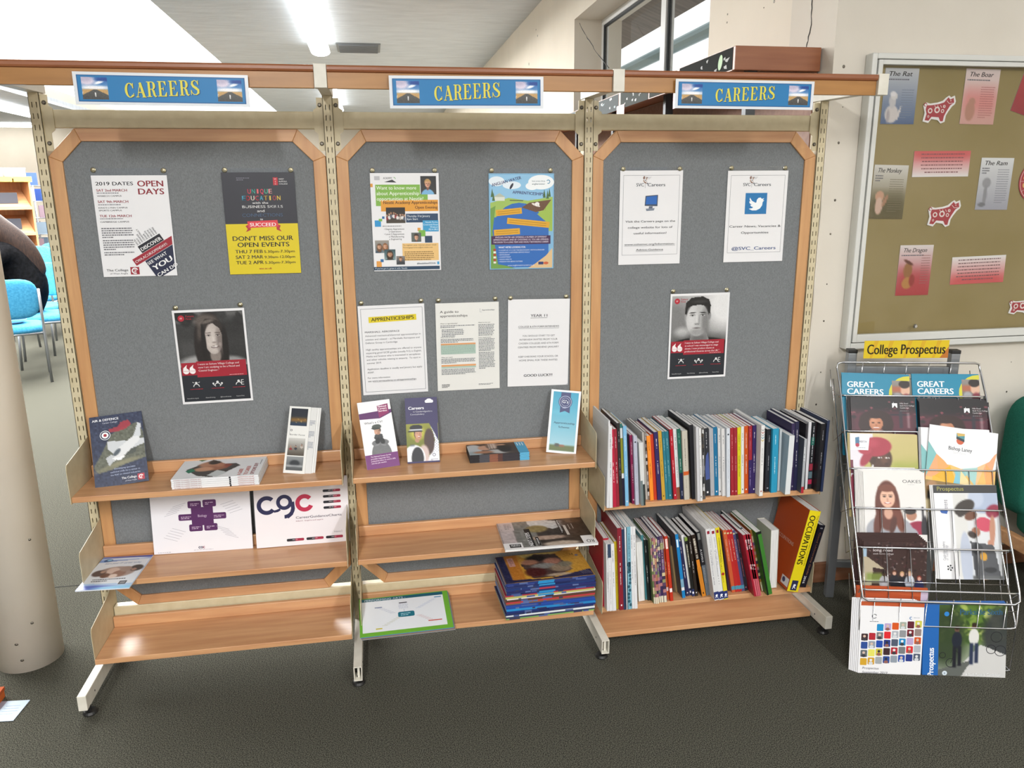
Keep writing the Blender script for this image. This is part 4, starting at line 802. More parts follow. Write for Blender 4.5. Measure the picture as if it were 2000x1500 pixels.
for k in range(3): u = .32 + k * .21; A.rrect(u, .895 - k * .0, u + .185, .935, '1c1c26', .012); A.rrect(u + .09, .895, u + .185, .935, 'a02844', .012); A.bars(u + .06, .91, u + .12, 1, .012, 'd8c8d0', seed=k, short=False)
A.text('Volume 2', .83, .85, .028, '8a8a94', w=.09); A.build(o)
M, w_, h_ = on_plane(((197, 1090), (291.6, 1083.5), (261, 1147.7), (153, 1153)), z=ZB + .0045)
o = block('booklet', M, w_, h_, .0035, 'pale blue swirled IT career booklet lying at the shelf end', 'booklet', 'd6dde8', spine='bottom'); A = Art(w_, h_)
p = Pic(60, 60, '6f8fc8', 'b4cce4'); p.poly([(0, .18), (1, .10), (1, .86), (0, .82)], 'd9dee4')
p.ell(.7, .02, .6, .08, '4a5ca8', .6); p.ell(.2, .95, .5, .07, '5468b8', .6); p.ell(.8, .97, .5, .05, '8ec4e4', .6); p.ell(.5, .08, .5, .03, 'd8e6f4', .6)
p.ell(.5, .5, .36, .17, 'a08c84', .15)
for (x, y, r, c) in ((.18, .52, .13, '5a4a48'), (.85, .40, .13, '4a4442'), (.42, .45, .12, 'c8b0a4'), (.58, .55, .13, '8a6a5c'), (.66, .42, .11, '9a8478'), (.34, .6, .09, '6c4c40'), (.5, .62, .08, 'd8c4b8'), (.24, .48, .05, 'b09080'), (.82, .44, .05, 'a88474')): p.ell(x, y, r, r * .75, c, .25)
A.pic(p, 0, 0, 1, 1); A.text('Start your IT career today', .5, .24, .045, '5c7ca8', al='C', w=.72, shear=.2, bold=.01); A.ell(.16, .12, .09, '2c5c90', .05); A.ell(.18, .11, .05, '7ab4d8', .03)
A.text('Learn why seeing is a new career with', .5, .735, .024, '2c2c34', al='C', w=.66, bold=.02) if False else A.bars(.16, .70, .80, 2, .05, '2c2c34', seed=4, h=.45); A.rect(.72, .78, .86, .88, '3a3c40'); A.rect(.74, .80, .84, .86, '8a8c90'); A.build(o)
# --- middle bay, upper shelf
M, w_, h_ = leaning(((698.6, 786.7), (761.8, 779.5), (779.6, 908), (716, 919.8)), ZA + .001, -.035)
o = block('leaflet', M, w_, h_, .004, 'white and purple leaflet showing a man in cap and gloves', 'leaflet', 'e8e8ea', 'c8c0c8'); A = Art(w_, h_); PU = '5a2a62'
A.poly([(0, .17), (1, .15), (1, .20), (.62, .27), (0, .255)], PU); A.poly([(.58, .08), (.92, .06), (.92, .20), (.60, .26)], '8a2a60')
for k, t_ in enumerate(('National', 'Careers', 'Service')): A.text(t_, .61, .105 + k * .034, .026, 'f2e8ee', w=.26, bold=.04)
A.text("What's a CV?", .12, .335, .032, '5a5a60', w=.56, bold=.01)
p = Pic(60, 78, 'e8e8ea'); p.ell(.5, 1.05, .43, .50, '6a6c6e', .06); p.ell(.5, .62, .36, .12, '6a6c6e', .1); p.ell(.44, .24, .13, .145, 'c69a82', .08); p.ell(.50, .27, .05, .11, 'a07860', .9, .7); p.ell(.44, .085, .20, .085, '4a504c', .1); p.poly([(.20, .13), (.26, .09), (.56, .12), (.54, .17), (.30, .17)], '3c423e'); p.ell(.57, .2, .03, .06, '4a3830', .3)
for e in (.40, .49): p.ell(e, .22, .022, .009, '2a2220', .4); p.ell(e, .20, .03, .005, '3a2c26', .5)
p.ell(.44, .265, .012, .02, 'a87c64', .7); p.ell(.445, .315, .04, .007, '8a5048', .4); p.ell(.46, .44, .19, .09, '343638', .15); p.ell(.38, .38, .08, .05, '3e4042', .3); p.ell(.56, .38, .08, .05, '3e4042', .3); p.ell(.40, .55, .10, .10, '222425', .2, 1, 20); p.ell(.60, .57, .10, .11, '2a2c2d', .2, 1, -20); p.ell(.36, .68, .12, .03, '7c7e80', .3, 1, -16); p.ell(.62, .70, .12, .03, '7c7e80', .3, 1, 16); p.rect(.16, .9, .22, 1, '5a5c5e', .5, .1); p.noise(.012, 1, 3)
A.pic(p, .16, .35, .88, .80); A.rect(0, .79, 1, 1, '6d2a70')
for k, t_ in enumerate(('The National Careers Service', 'provides impartial, free,', 'professional advice on careers, skills', 'and the job market.')): A.text(t_, .16, .83 + k * .032, .02, 'ecdcec', w=(.62, .58, .74, .46)[k], bold=.02)
A.build(o)
M, w_, h_ = leaning(((791, 778), (853.6, 775), (858.7, 902), (795.5, 905.8)), ZA + .001, -.035)
o = block('leaflet', M, w_, h_, .004, 'navy purple leaflet showing a policewoman in a hat', 'leaflet', '2f2858', 'd0d0d4'); A = Art(w_, h_); A.text('Careers', .10, .18, .045, 'eeeef4', w=.48, bold=.04)
A.text('in Cambridgeshire', .24, .225, .024, 'd8d8e4', w=.60, bold=.01); A.text('Constabulary', .15, .265, .024, 'd8d8e4', w=.44, bold=.01); A.rrect(.62, .04, .88, .085, 'e8e8ec', .04); A.ell(.75, .04, .08, 'e8e8ec', .02)
p = Pic(46, 54, '8a8c2c', '5a6420'); p.ell(.35, .25, .2, .16, 'c8c040', .8); p.poly([(1, -.1), (1, 1.1), (.5, 1.1), (.62, .95), (.82, .7), (.88, .45), (.82, .2), (.72, 0)], 'dfe2ea'); p.poly([(.72, 0), (1, 0), (1, .5)], '2f2858')
p.ell(.70, .48, .16, .34, '453026', .15); p.ell(.52, .82, .16, .25, 'c8b4b0', .3); p.ell(.22, .90, .34, .34, 'e4e6ea', .08); p.ell(.32, .92, .19, .30, '1d1e26', .1); p.ell(.36, .27, .125, .15, '4a3428', .1); p.ell(.37, .29, .105, .14, 'c8967a', .08); p.ell(.42, .31, .04, .1, 'a8765c', .9, .7); p.ell(.33, .44, .07, .06, 'b08468', .2); p.ell(.31, .10, .20, .075, '15161c', .08); p.ell(.30, .165, .21, .028, 'b8bcc4', .2); p.ell(.28, .20, .24, .022, '15161c', .2)
for e in (.335, .41): p.ell(e, .255, .018, .009, '2a1c18', .4)
p.ell(.385, .345, .035, .010, 'f0e4e0', .3); p.ell(.385, .355, .035, .005, '8a3a34', .4)
p.rect(.1, .55, .24, .59, '3c4658', .8, .05)
A.pic(p, 0, .40, 1, .975); 
for j in range(9):
    for i in range(9 - j // 3): A.ell(.97 - i * .045, .50 + j * .04 + (i % 2) * .02, .012 - abs(j - 4) * .0012, '2f2858')
A.ring(.83, .885, .05, .035, '5a5a68'); A.bars(.72, .95, .95, 2, .012, '5a5a68', seed=1); A.build(o)
M, w_, h_ = leaning(((1079, 760), (1136, 765), (1124, 888.7), (1065, 882)), ZA + .001, -.04)
o = block('leaflet', M, w_, h_, .005, 'turquoise leaflet with navy round badge in a white border', 'leaflet', 'e6e8ea', 'dcdcdc'); A = Art(w_, h_)
p = Pic(30, 60, '2796b8', 'a4c8d4'); p.ell(.3, .35, .3, .04, '5ab4cc', .8, .6); p.rect(0, .9, 1, 1, '5c6a3c', 1, .03); p.ell(.45, .91, .16, .02, '8a5a40', .4); p.ell(.3, .9, .1, .03, '4a4a44', .4); A.pic(p, .08, .03, .93, .965)
A.poly([(.34, .035), (.67, .035), (.67, .36), (.505, .33), (.34, .36)], '2b3468'); A.ell(.5, .185, .23, '2b3468'); A.ring(.5, .185, .205, .19, 'b8c0d8'); A.ring(.5, .185, .14, .13, 'b8c0d8'); A.text("G's", .5, .205, .05, 'e6eaf2', al='C', w=.2, bold=.02); A.bars(.42, .265, .58, 2, .015, 'a8b0cc', seed=2)
A.text('Apprenticeship', .52, .535, .03, '203c58', al='C', w=.70, bold=.02); A.text('Scheme', .52, .60, .03, '203c58', al='C', w=.36, bold=.02); A.build(o)
def photo_top(A):
    p = Pic(64, 34, '3a3432', '4a403c'); p.ell(.12, .5, .18, .35, 'b8bcc0', .2); p.ell(.1, .9, .16, .2, '9aa4a8', .4); p.ell(.35, .45, .14, .2, 'c49880', .3); p.ell(.5, .3, .12, .3, '6c5a50', .3); p.rect(.48, .1, .62, .5, 'c0a898', .8, .1); p.ell(.6, .8, .2, .16, 'c8c8c8', .4, .9, 10); p.ell(.3, .8, .2, .1, 'a8785c', .4)
    for k in range(7): p.rect(.44 + k * .022, .12, .452 + k * .022, .55, 'd8ccc4', .7, .008)
    p.ell(.75, .5, .14, .4, '2a2828', .3); p.ell(.7, .25, .1, .05, 'c09880', .4); A.pic(p, 0, 0, .83, 1); A.rect(.83, 0, 1, 1, '4fa4cc')
    for k, t_ in enumerate(('Opening', 'Doors to', 'Apprenticeships')): A.text(t_, .99 - .0 - k * .045, .1, .06, 'dceef6', rot=-90, w=.05) if False else A.bars(.86 + k * .045, .15, .875 + k * .045, 1, .5, 'dceef6', seed=k, short=False)
def lside(o, k, w_, h_, t):
    r = random.Random(k); along(o, w_, t, ((0, .16, '26262a'), (.16, .33, '4a4c54'), (.33, .47, '8a5a48'), (.47, .55, '5a3c38'), (.55, .84, '2c2c34' if k % 2 else '3c3a40'), (.84, 1, '5cb0d8')))
stack(12, ((915, 868), (1020, 860), (1035, 883.5), (912, 889)), .031, ZA, lambda k, n: f'{ordw(k, n)} of the stacked photo-covered leaflets, middle bay', 'stack of photo covered leaflets', photo_top, lside, 'leaflet', 'leaflet', jit=.001, cover='3a3634', seed=5)
# --- middle bay, middle shelf
M, w_, h_ = on_plane(((967.8, 1018), (1136, 1006.5), (1168.7, 1060), (987, 1075)), z=ZB + .0085)
o = block('magazine', M, w_, h_, .008, 'magazine with grey photo cover overhanging the middle shelf front', 'magazine', 'e4e2e2', spine='left'); A = Art(w_, h_)
p = Pic(70, 50, '4a4038', '2c2420'); p.rect(0, 0, .16, 1, 'b8acac', 1, .01); p.rect(.16, 0, .4, 1, '787874', 1, .02); p.poly([(.33, .02), (.42, .0), (.62, .12), (.78, .15), (.78, .3), (.6, .42), (.48, .3), (.36, .34)], 'c8c8c8'); p.ell(.42, .38, .12, .12, '8a7a4c', .3); p.ell(.62, .52, .2, .1, '2c2826', .3, 1, -20); p.ell(.5, .7, .2, .07, 'a89080', .4); p.ell(.62, .92, .2, .08, 'b8a898', .4); p.ell(.9, .3, .2, .4, '3a2c26', .5); p.ell(.86, .15, .1, .1, '5a4434', .5); p.noise(.03, 2, 8)
A.pic(p, 0, 0, .995, .995); A.rect(.04, .08, .17, .38, 'c4b8b8'); A.bars(.07, .15, .15, 4, .05, '8a8080', seed=2); A.rect(0, .80, .20, 1, 'e6e4e4'); A.rect(0, .965, 1, 1, 'e6e4e4'); A.rect(.85, .72, 1, 1, 'e6e4e4'); A.text('RO', .97, .86, .10, '2a2a2c', rot=180, w=.08, bold=.02)
A.rect(.06, .84, .18, .95, '1c1c1e'); A.bars(.075, .86, .17, 2, .035, 'e0e0e0', seed=3, short=False); A.rect(.27, .36, .335, .94, '141414'); A.text('NEXT STEPS', .315, .93, .05 * 1.2, 'f0f0f0', rot=90, w=.33, bold=.03); A.rect(.36, .66, .395, .93, '141414'); A.bars(.37, .7, .385, 5, .045, 'e8e8e8', seed=6)
A.rect(.665, .1, .70, .62, '141414'); A.rect(.72, .32, .75, .66, 'c8c0b8'); A.bars(.675, .14, .695, 9, .05, 'e8e8e8', seed=6); A.bars(.78, .3, .785, 1, .35, 'd0c8c0', seed=1, short=False); A.bars(.82, .28, .825, 1, .35, 'd0c8c0', seed=1, short=False); A.build(o)
# --- middle bay, bottom shelf
for k in range(4):
    M, w_, h_ = quad_frame(at(702, 1171, z=ZCs + .056), at(875, 1153, z=ZCs + .056), at(884, 1224, z=ZCs + .017), at(702, 1245, z=ZCs + .017))
    M.translation += Vector((.002 * k, -.001 * k, -.0032 * k)); top = k == 0
    o = block('chart_booklet', M, w_, h_, .003, ('green bordered performing arts chart booklet on the bottom shelf', 'blue booklet directly under the green bordered chart booklet', 'brown booklet second beneath the green bordered chart booklet', 'lowest grey booklet under the green bordered chart booklet')[k], 'booklet', ('6aa838', '5a80a8', '8a6a50', '8a8c90')[k], spine='bottom')
    if top:
        A = Art(w_, h_); A.rect(.03, .02, .94, .92, 'dfe3e8'); A.rect(.03, .02, .94, .10, '1f5a6c'); A.text('PERFORMING ARTS -', .06, .09, .05, 'cfdfe4', w=.46, bold=.01); A.rrect(.42, .46, .60, .60, '1f6c80', .02); A.bars(.45, .50, .57, 2, .04, '9ac4d0', seed=2)
        A.rect(.44, .20, .53, .225, '3a3a44'); A.rect(.17, .27, .25, .295, '7a86a4'); A.rect(.84, .14, .92, .165, '4a8ab0'); A.rect(.17, .83, .24, .86, 'c4b83c'); A.rect(.74, .76, .89, .785, 'c04a3a')
        for (x, y, dx, dy, n) in ((.2, .30, .022, .028, 7), (.62, .40, .026, -.028, 8), (.24, .78, .026, -.03, 7), (.62, .60, .022, .028, 6)):
            for j in range(n): A.line([(x + j * dx, y + j * dy), (x + j * dx + .06, y + j * dy - .004)], ('a8aec4', 'a8b4d0', 'b8b89a', 'c89a9a')[(x > .5) + 2 * (y > .5)], .0014)
        for j in range(5): A.bars(.43 + abs(j - 2) * .004, .245 + j * .03, .54, 1, .018, 'a8aec4', seed=j, short=False)
        A.line([(.49, .40), (.49, .46)], '8a96a8', .0012); A.build(o)
MAGS = ['2a3a74', '283468', '2a3464', '24386e', '2c3068', '2a3060', '263468', 'a03444', 'b8b46c', 'e4e4e6', '5a3c30', 'b83c40', '7a5a40', '2a4a9c', '244a98', '2c8ac8', '2c80bc', '22306c', '283058', 'd8dce0', '3a4258', '7aa85c'][::-1]
MD = ['navy', 'dark navy', 'navy', 'deep blue', 'navy', 'dark navy', 'navy', 'red', 'olive', 'white', 'dark brown', 'red', 'brown', 'blue', 'royal blue', 'sky blue', 'bright blue', 'navy', 'dark blue', 'white', 'slate', 'green'][::-1]
def mag_top(A):
    p = Pic(70, 50, 'c0903c', 'c89838'); p.rect(0, 0, .10, 1, '26284a', 1, .01); p.poly([(.10, .88), (.5, .96), (1, .75), (1, 1), (0, 1)], '26284a'); p.rect(.10, 0, .24, .9, 'b8762c', 1, .01); p.poly([(.26, .02), (.45, .0), (.74, .02), (.4, .3)], 'c8b46c'); p.poly([(.25, .38), (.45, .03), (.70, .10), (.76, .48), (.80, .72), (.55, .92), (.32, .9)], '4c3c38')
    for q in ((.45, .2, .12, .12, '1e1a1a'), (.36, .32, .1, .1, 'a87860'), (.62, .35, .1, .12, 'b07c68'), (.5, .5, .14, .1, '8a8c88'), (.68, .62, .12, .14, '9a8870'), (.38, .7, .12, .16, '4a1c1c'), (.62, .85, .14, .05, 'b8a48c'), (.75, .5, .08, .1, '7c7868')): p.ell(*q[:4], q[4], .4, .9)
    p.noise(.03, 1, 5); A.pic(p, 0, 0, 1, 1); A.rect(.12, .1, .19, .42, 'c49488'); A.bars(.135, .14, .18, 5, .05, '8a6458', seed=2); A.ell(.93, .22, .02, '5c6c8c'); A.text('14', .86, .20, .08, '3a2c14', rot=0, w=.04)
    for k in range(5): A.line([(.86 + k * .022, .80), (.89 + k * .022, .92)], 'a8a8b8', .0009)
def mside(o, k, w_, h_, t):
    r = random.Random(k); c = MAGS[k]; dk = {'navy': '1c2450', 'dark navy': '3a4888'}.get(MD[k], c); it = [(0, 1, c)]
    for j in range(4): u = r.uniform(0, .9); it.append((u, u + r.uniform(.03, .12), r.choice((dk, '4a5a90', '5a6a98', '3a3a58'))))
    if k > 12: it.append((.36, .54, r.choice(('2f8ac0', '2a7ab8', c, 'b03a48'))))
    along(o, w_, t, it)
stack(22, ((969, 1090), (1130, 1071), (1162, 1124), (985, 1140)), .152, ZCs, lambda k, n: f'{MD[k]} edged magazine, {ordw(k, n)} in the tall magazine pile', 'pile of magazines on the bottom shelf', mag_top, mside, 'magazine', 'magazine', jit=.004, cover=lambda k: MAGS[k], seed=11)
# ------------------------------------------------------------------ books of the right bay
# spine as seen in the photograph: (frame, x of top, y of top, x of bottom, y of bottom, spine width, colour, words, page depth or None, extras)
FR = {'A': (1160, 780, .14665), 'B': (1310, 780, .14665), 'C': (1460, 780, .1467), 'D': (1150, 980, .1534), 'E': (1300, 980, .14665), 'F': (1440, 970, .15335)}
UP = [
 ('A', 92, 465, 130, 1450, 46, 'd6d6d8', 'white paperback', .20, 't3'), ('A', 150, 290, 178, 1450, 20, 'dcdcde', 'tall thin white folder', .21, ''), ('A', 172, 360, 205, 1450, 45, 'd8d8da', 'white lettered paperback', .20, 't3'),
 ('A', 218, 405, 258, 1440, 43, 'b0203c', 'crimson book', .20, 'tw'), ('A', 262, 400, 302, 1435, 40, '8c2230', 'dark red book', .20, 'tw'), ('A', 305, 320, 345, 1420, 40, '2a2829', 'tall black book', .21, 't6'),
 ('A', 345, 330, 385, 1418, 30, '8a8a2c', 'olive book with teal top', .19, 'olive'), ('A', 388, 360, 421, 1425, 44, '7ab2d6', 'light blue book', .19, 'tw'), ('A', 432, 450, 467, 1365, 18, '8c8c94', 'thin grey booklet', .18, ''),
 ('A', 452, 470, 487, 1380, 22, '28202e', 'thin black booklet', .18, ''), ('A', 475, 480, 512, 1395, 36, '86204a', 'maroon book', .18, 'tw'), ('A', 525, 490, 556, 1410, 46, 'b4b6c6', 'lavender book with a dark dot', .19, 'dot'),
 ('A', 598, 582, 640, 1425, 48, 'd0d2d0', 'white book with grey-green foot', .2, 'greyfoot'), ('A', 640, 440, 692, 1340, 24, 'b0aca6', 'pale grey booklet', .19, 't6'), ('A', 668, 432, 718, 1340, 30, '7c746c', 'grey photo-spined booklet', .19, 'photo'),
 ('A', 703, 490, 753, 1350, 46, 'ee8c2c', 'bright orange book', .18, 'tk'), ('A', 750, 470, 803, 1340, 38, 'c03a20', 'red-orange book', .18, ''), ('A', 797, 440, 850, 1345, 55, '30285c', 'indigo book', .19, 'tw'),
 ('A', 853, 425, 910, 1345, 44, 'c09838', 'mustard yellow book', .19, 'tk'), ('A', 905, 435, 956, 1335, 42, '2a7484', 'teal book', .18, 't5'), ('A', 945, 432, 998, 1335, 42, '287080', 'second teal book', .18, 't5'),
 ('A', 988, 410, 1041, 1330, 24, '2c3038', 'charcoal book', .18, ''), ('B', -18, 405, 43, 1335, 40, 'b01c2c', 'scarlet book', .19, 'tw'), ('B', 30, 400, 85, 1330, 46, 'd8d8d8', 'white book with brown foot', .19, 'brownfoot'),
 ('B', 82, 400, 134, 1335, 44, '1c6050', 'green book with navy foot', .19, 'navyfoot'), ('B', 148, 425, 184, 1343, 66, 'beb8aa', 'thick cream book with orange band', .19, 'band'), ('B', 215, 415, 250, 1310, 36, 'b4ae9f', 'cream book with orange band', .18, 'band'),
 ('B', 245, 345, 286, 1335, 50, '1c1c22', 'tall black book', .22, ''), ('B', 335, 372, 365, 1368, 30, 'c6c6ca', 'white folder sticking out in front', .22, ''), ('B', 370, 390, 396, 1362, 28, 'dcdcdc', 'white paperback sticking out in front', .21, 't3'),
 ('B', 402, 380, 426, 1335, 38, '5c5a58', 'black and white photo book', .2, 'photo'), ('B', 440, 390, 468, 1290, 60, '2c2e34', 'black book with blue picture', .19, 'bluepic'), ('B', 510, 395, 532, 1288, 52, 'a8a8ac', 'plain grey book', .19, 't6'),
 ('B', 563, 375, 586, 1285, 52, '1a6c96', 'blue book', .19, 'tw'), ('B', 626, 390, 640, 1283, 42, 'd2d2d2', 'plain white book', .19, 't3'), ('B', 675, 395, 688, 1293, 42, 'd6d4d2', 'white book with brown lettering', .19, 't3'),
 ('B', 745, 388, 748, 1305, 42, 'ccd2da', 'blue-white book with a dark dot', .20, 'dot'), ('B', 793, 385, 803, 1280, 45, '9c2630', 'brick red book', .19, 't7'), ('B', 842, 382, 849, 1280, 42, '942430', 'second brick red book', .19, 't7'),
 ('B', 888, 378, 892, 1268, 45, 'cfc420', 'yellow book', .19, 'tk'), ('B', 938, 365, 938, 1255, 38, 'd8d8d6', 'slim white book', .18, 't3'), ('B', 980, 360, 980, 1255, 50, 'c05018', 'burnt orange book', .18, 'tw'),
 ('C', 17, 358, 14, 1255, 44, '9a2434', 'crimson book with purple foot', .18, 'purplefoot'), ('C', 70, 350, 58, 1252, 48, '34245c', 'purple book', .18, 'tw'), ('C', 185, 350, 155, 1292, 46, 'dcdcda', 'white book with coloured chevrons', .24, 'chev'),
 ('C', 262, 402, 230, 1235, 66, '24262c', 'black book with small lettering', .17, 't6'), ('C', 340, 395, 312, 1247, 78, '2890b4', 'thick cyan book', .18, 't8'), ('C', 432, 402, 396, 1222, 28, 'b4bcc0', 'thin pale booklet', .17, ''),
 ('C', 560, 488, 515, 1282, 50, 'd4d8da', 'pale book with blue-grey cover sticking out', .22, 'palecover'), ('C', 590, 325, 568, 1215, 50, '32284c', 'tall dark purple book', .2, 't6'), ('C', 642, 300, 612, 1215, 46, '262644', 'tall navy book', .2, 'tw'),
 ('C', 760, 530, 710, 1252, 34, 'a4a8ac', 'short slate book with red foot', .20, 'slate'), ('C', 780, 325, 742, 1205, 22, '2c2a30', 'thin black booklet with white back', .2, ''), ('C', 818, 305, 757, 1200, 36, 'd0d0d4', 'tall white book', .2, ''),
 ('C', 868, 310, 796, 1192, 50, '26282c', 'black book with coloured blocks', .19, 'blocks'), ('C', 915, 308, 850, 1192, 48, '2a1c20', 'dark brown book', .19, 't6'), ('C', 985, 330, 915, 1230, 62, '15141a', 'thick black book', .2, 't6'), ('C', 1065, 285, 978, 1238, 24, '1e2a48', 'tall thin navy book', .2, '')]
LO = [
 ('D', 118, 475, 135, 1338, 68, 'a82234', 'red book', .2, 'tw'), ('D', 205, 545, 232, 1395, 34, 'd4d4d6', 'white book with ruled foot', .2, 't3'), ('D', 238, 545, 266, 1395, 40, 'd6d6d8', 'white book with navy label', .2, 'navylabel'),
 ('D', 280, 540, 310, 1395, 40, 'd8d8da', 'white lettered book', .2, 't3'), ('D', 318, 510, 353, 1368, 34, 'b8a220', 'olive yellow book', .19, 'tk'), ('D', 360, 340, 395, 1390, 50, '82202e', 'tall dark red book', .22, 'tw'),
 ('D', 415, 355, 448, 1385, 34, '2a3854', 'tall navy book', .22, ''), ('D', 453, 330, 484, 1392, 18, 'd2d4d8', 'thin white booklet', .22, ''), ('D', 474, 325, 503, 1390, 44, '78aabc', 'pale blue patterned book', .21, 'pattern'),
 ('D', 522, 320, 552, 1365, 34, 'd8d8da', 'tall white book', .21, 't3'), ('D', 556, 320, 588, 1365, 34, 'dadadc', 'second tall white book', .21, 't3'), ('D', 600, 520, 636, 1278, 80, 'bcb8aa', 'thick cream block with its pages outward', .16, 'fore'),
 ('D', 662, 430, 722, 1250, 30, '427c84', 'thin teal booklet', .2, ''), ('D', 700, 490, 752, 1260, 32, '1e2422', 'black book with white lettering', .19, 'tw'), ('D', 738, 490, 790, 1262, 32, '1a1e20', 'second black book with white lettering', .19, 'tw'),
 ('D', 775, 470, 828, 1300, 22, '66754c', 'green patchwork booklet', .2, 'multi'), ('D', 797, 465, 850, 1302, 22, '845060', 'pink patchwork booklet', .2, 'multi'), ('D', 818, 470, 872, 1300, 24, 'a87058', 'tan patchwork booklet', .2, 'multi'),
 ('D', 846, 480, 898, 1285, 24, '6a7060', 'grey patchwork booklet', .2, 'multi'), ('D', 866, 450, 922, 1283, 34, '3a2c52', 'dark purple booklet', .2, 'multi'), ('D', 898, 440, 957, 1283, 40, '58405c', 'mauve booklet', .2, 'multi'),
 ('D', 925, 445, 999, 1250, 38, 'c85a2c', 'orange booklet with white title', .19, 'toplab'), ('D', 962, 445, 1040, 1270, 38, 'bc3420', 'red booklet with white title', .19, 'toplab'), ('E', 32, 480, 106, 1205, 26, '6c5a48', 'brown booklet', .17, 'tk'),
 ('E', 60, 600, 134, 1205, 24, 'a08a60', 'short tan booklet', .15, ''), ('E', 125, 440, 226, 1287, 40, '1c7cba', 'sky blue book', .23, 'bluelab'), ('E', 166, 535, 274, 1262, 46, '28284c', 'short navy book', .18, 'tw'), ('E', 207, 450, 322, 1250, 34, 'dcdcdc', 'white book with navy foot', .19, 'navyfoot2'),
 ('E', 250, 480, 355, 1262, 36, '1e1e1c', 'black book with green label', .18, 'greenlab'), ('E', 297, 460, 396, 1262, 38, '2c241e', 'dark brown book', .18, 'tw'), ('E', 342, 450, 487, 1266, 52, '2a1e18', 'black and orange book', .18, 'orangelow'),
 ('E', 408, 410, 545, 1252, 50, '28282c', 'black and grey book', .19, 'greylow'), ('E', 530, 372, 660, 1326, 56, 'd4d4d4', 'thick white book', .24, 'badge'), ('E', 592, 370, 724, 1322, 58, 'd8d8d8', 'second thick white book', .24, 'badge'),
 ('E', 655, 355, 783, 1312, 52, 'd8c828', 'thick yellow book', .24, 'badge'), ('E', 738, 395, 838, 1192, 34, '3c2c48', 'dark purple book', .17, ''), ('E', 735 + 25, 385, 886, 1212, 44, 'c05a34', 'orange book with pale blue foot', .19, 'tealfoot'),
 ('E', 800, 385, 934, 1206, 44, 'b42a28', 'red book with pale blue foot', .19, 'tealfoot'), ('E', 842, 380, 976, 1202, 42, 'ae2828', 'second red book with pale blue foot', .19, 'tealfoot'), ('E', 880, 392, 1014, 1196, 42, '4c4c78', 'slate purple book', .18, 'tealfoot'),
 ('E', 925, 432, 1056, 1190, 42, '2c3038', 'dark book with pink lettering', .18, 'tp'), ('F', 32, 400, 100, 1200, 32, '34484c', 'dark teal book', .18, ''), ('F', 72, 495, 240, 1297, 24, '9c1c2e', 'thin crimson booklet', .21, 'pinkfoot'), ('F', 105, 490, 264, 1295, 22, 'a41e30', 'second thin crimson booklet', .21, 'pinkfoot'),
 ('F', 132, 490, 286, 1292, 20, '981c2c', 'third thin crimson booklet', .21, 'pinkfoot'), ('F', 160, 430, 308, 1205, 50, 'a47034', 'brown and green booklet', .18, 'multi'), ('F', 235, 460, 404, 1282, 42, '3a762c', 'green folder with black edge', .22, 'blackedge')]
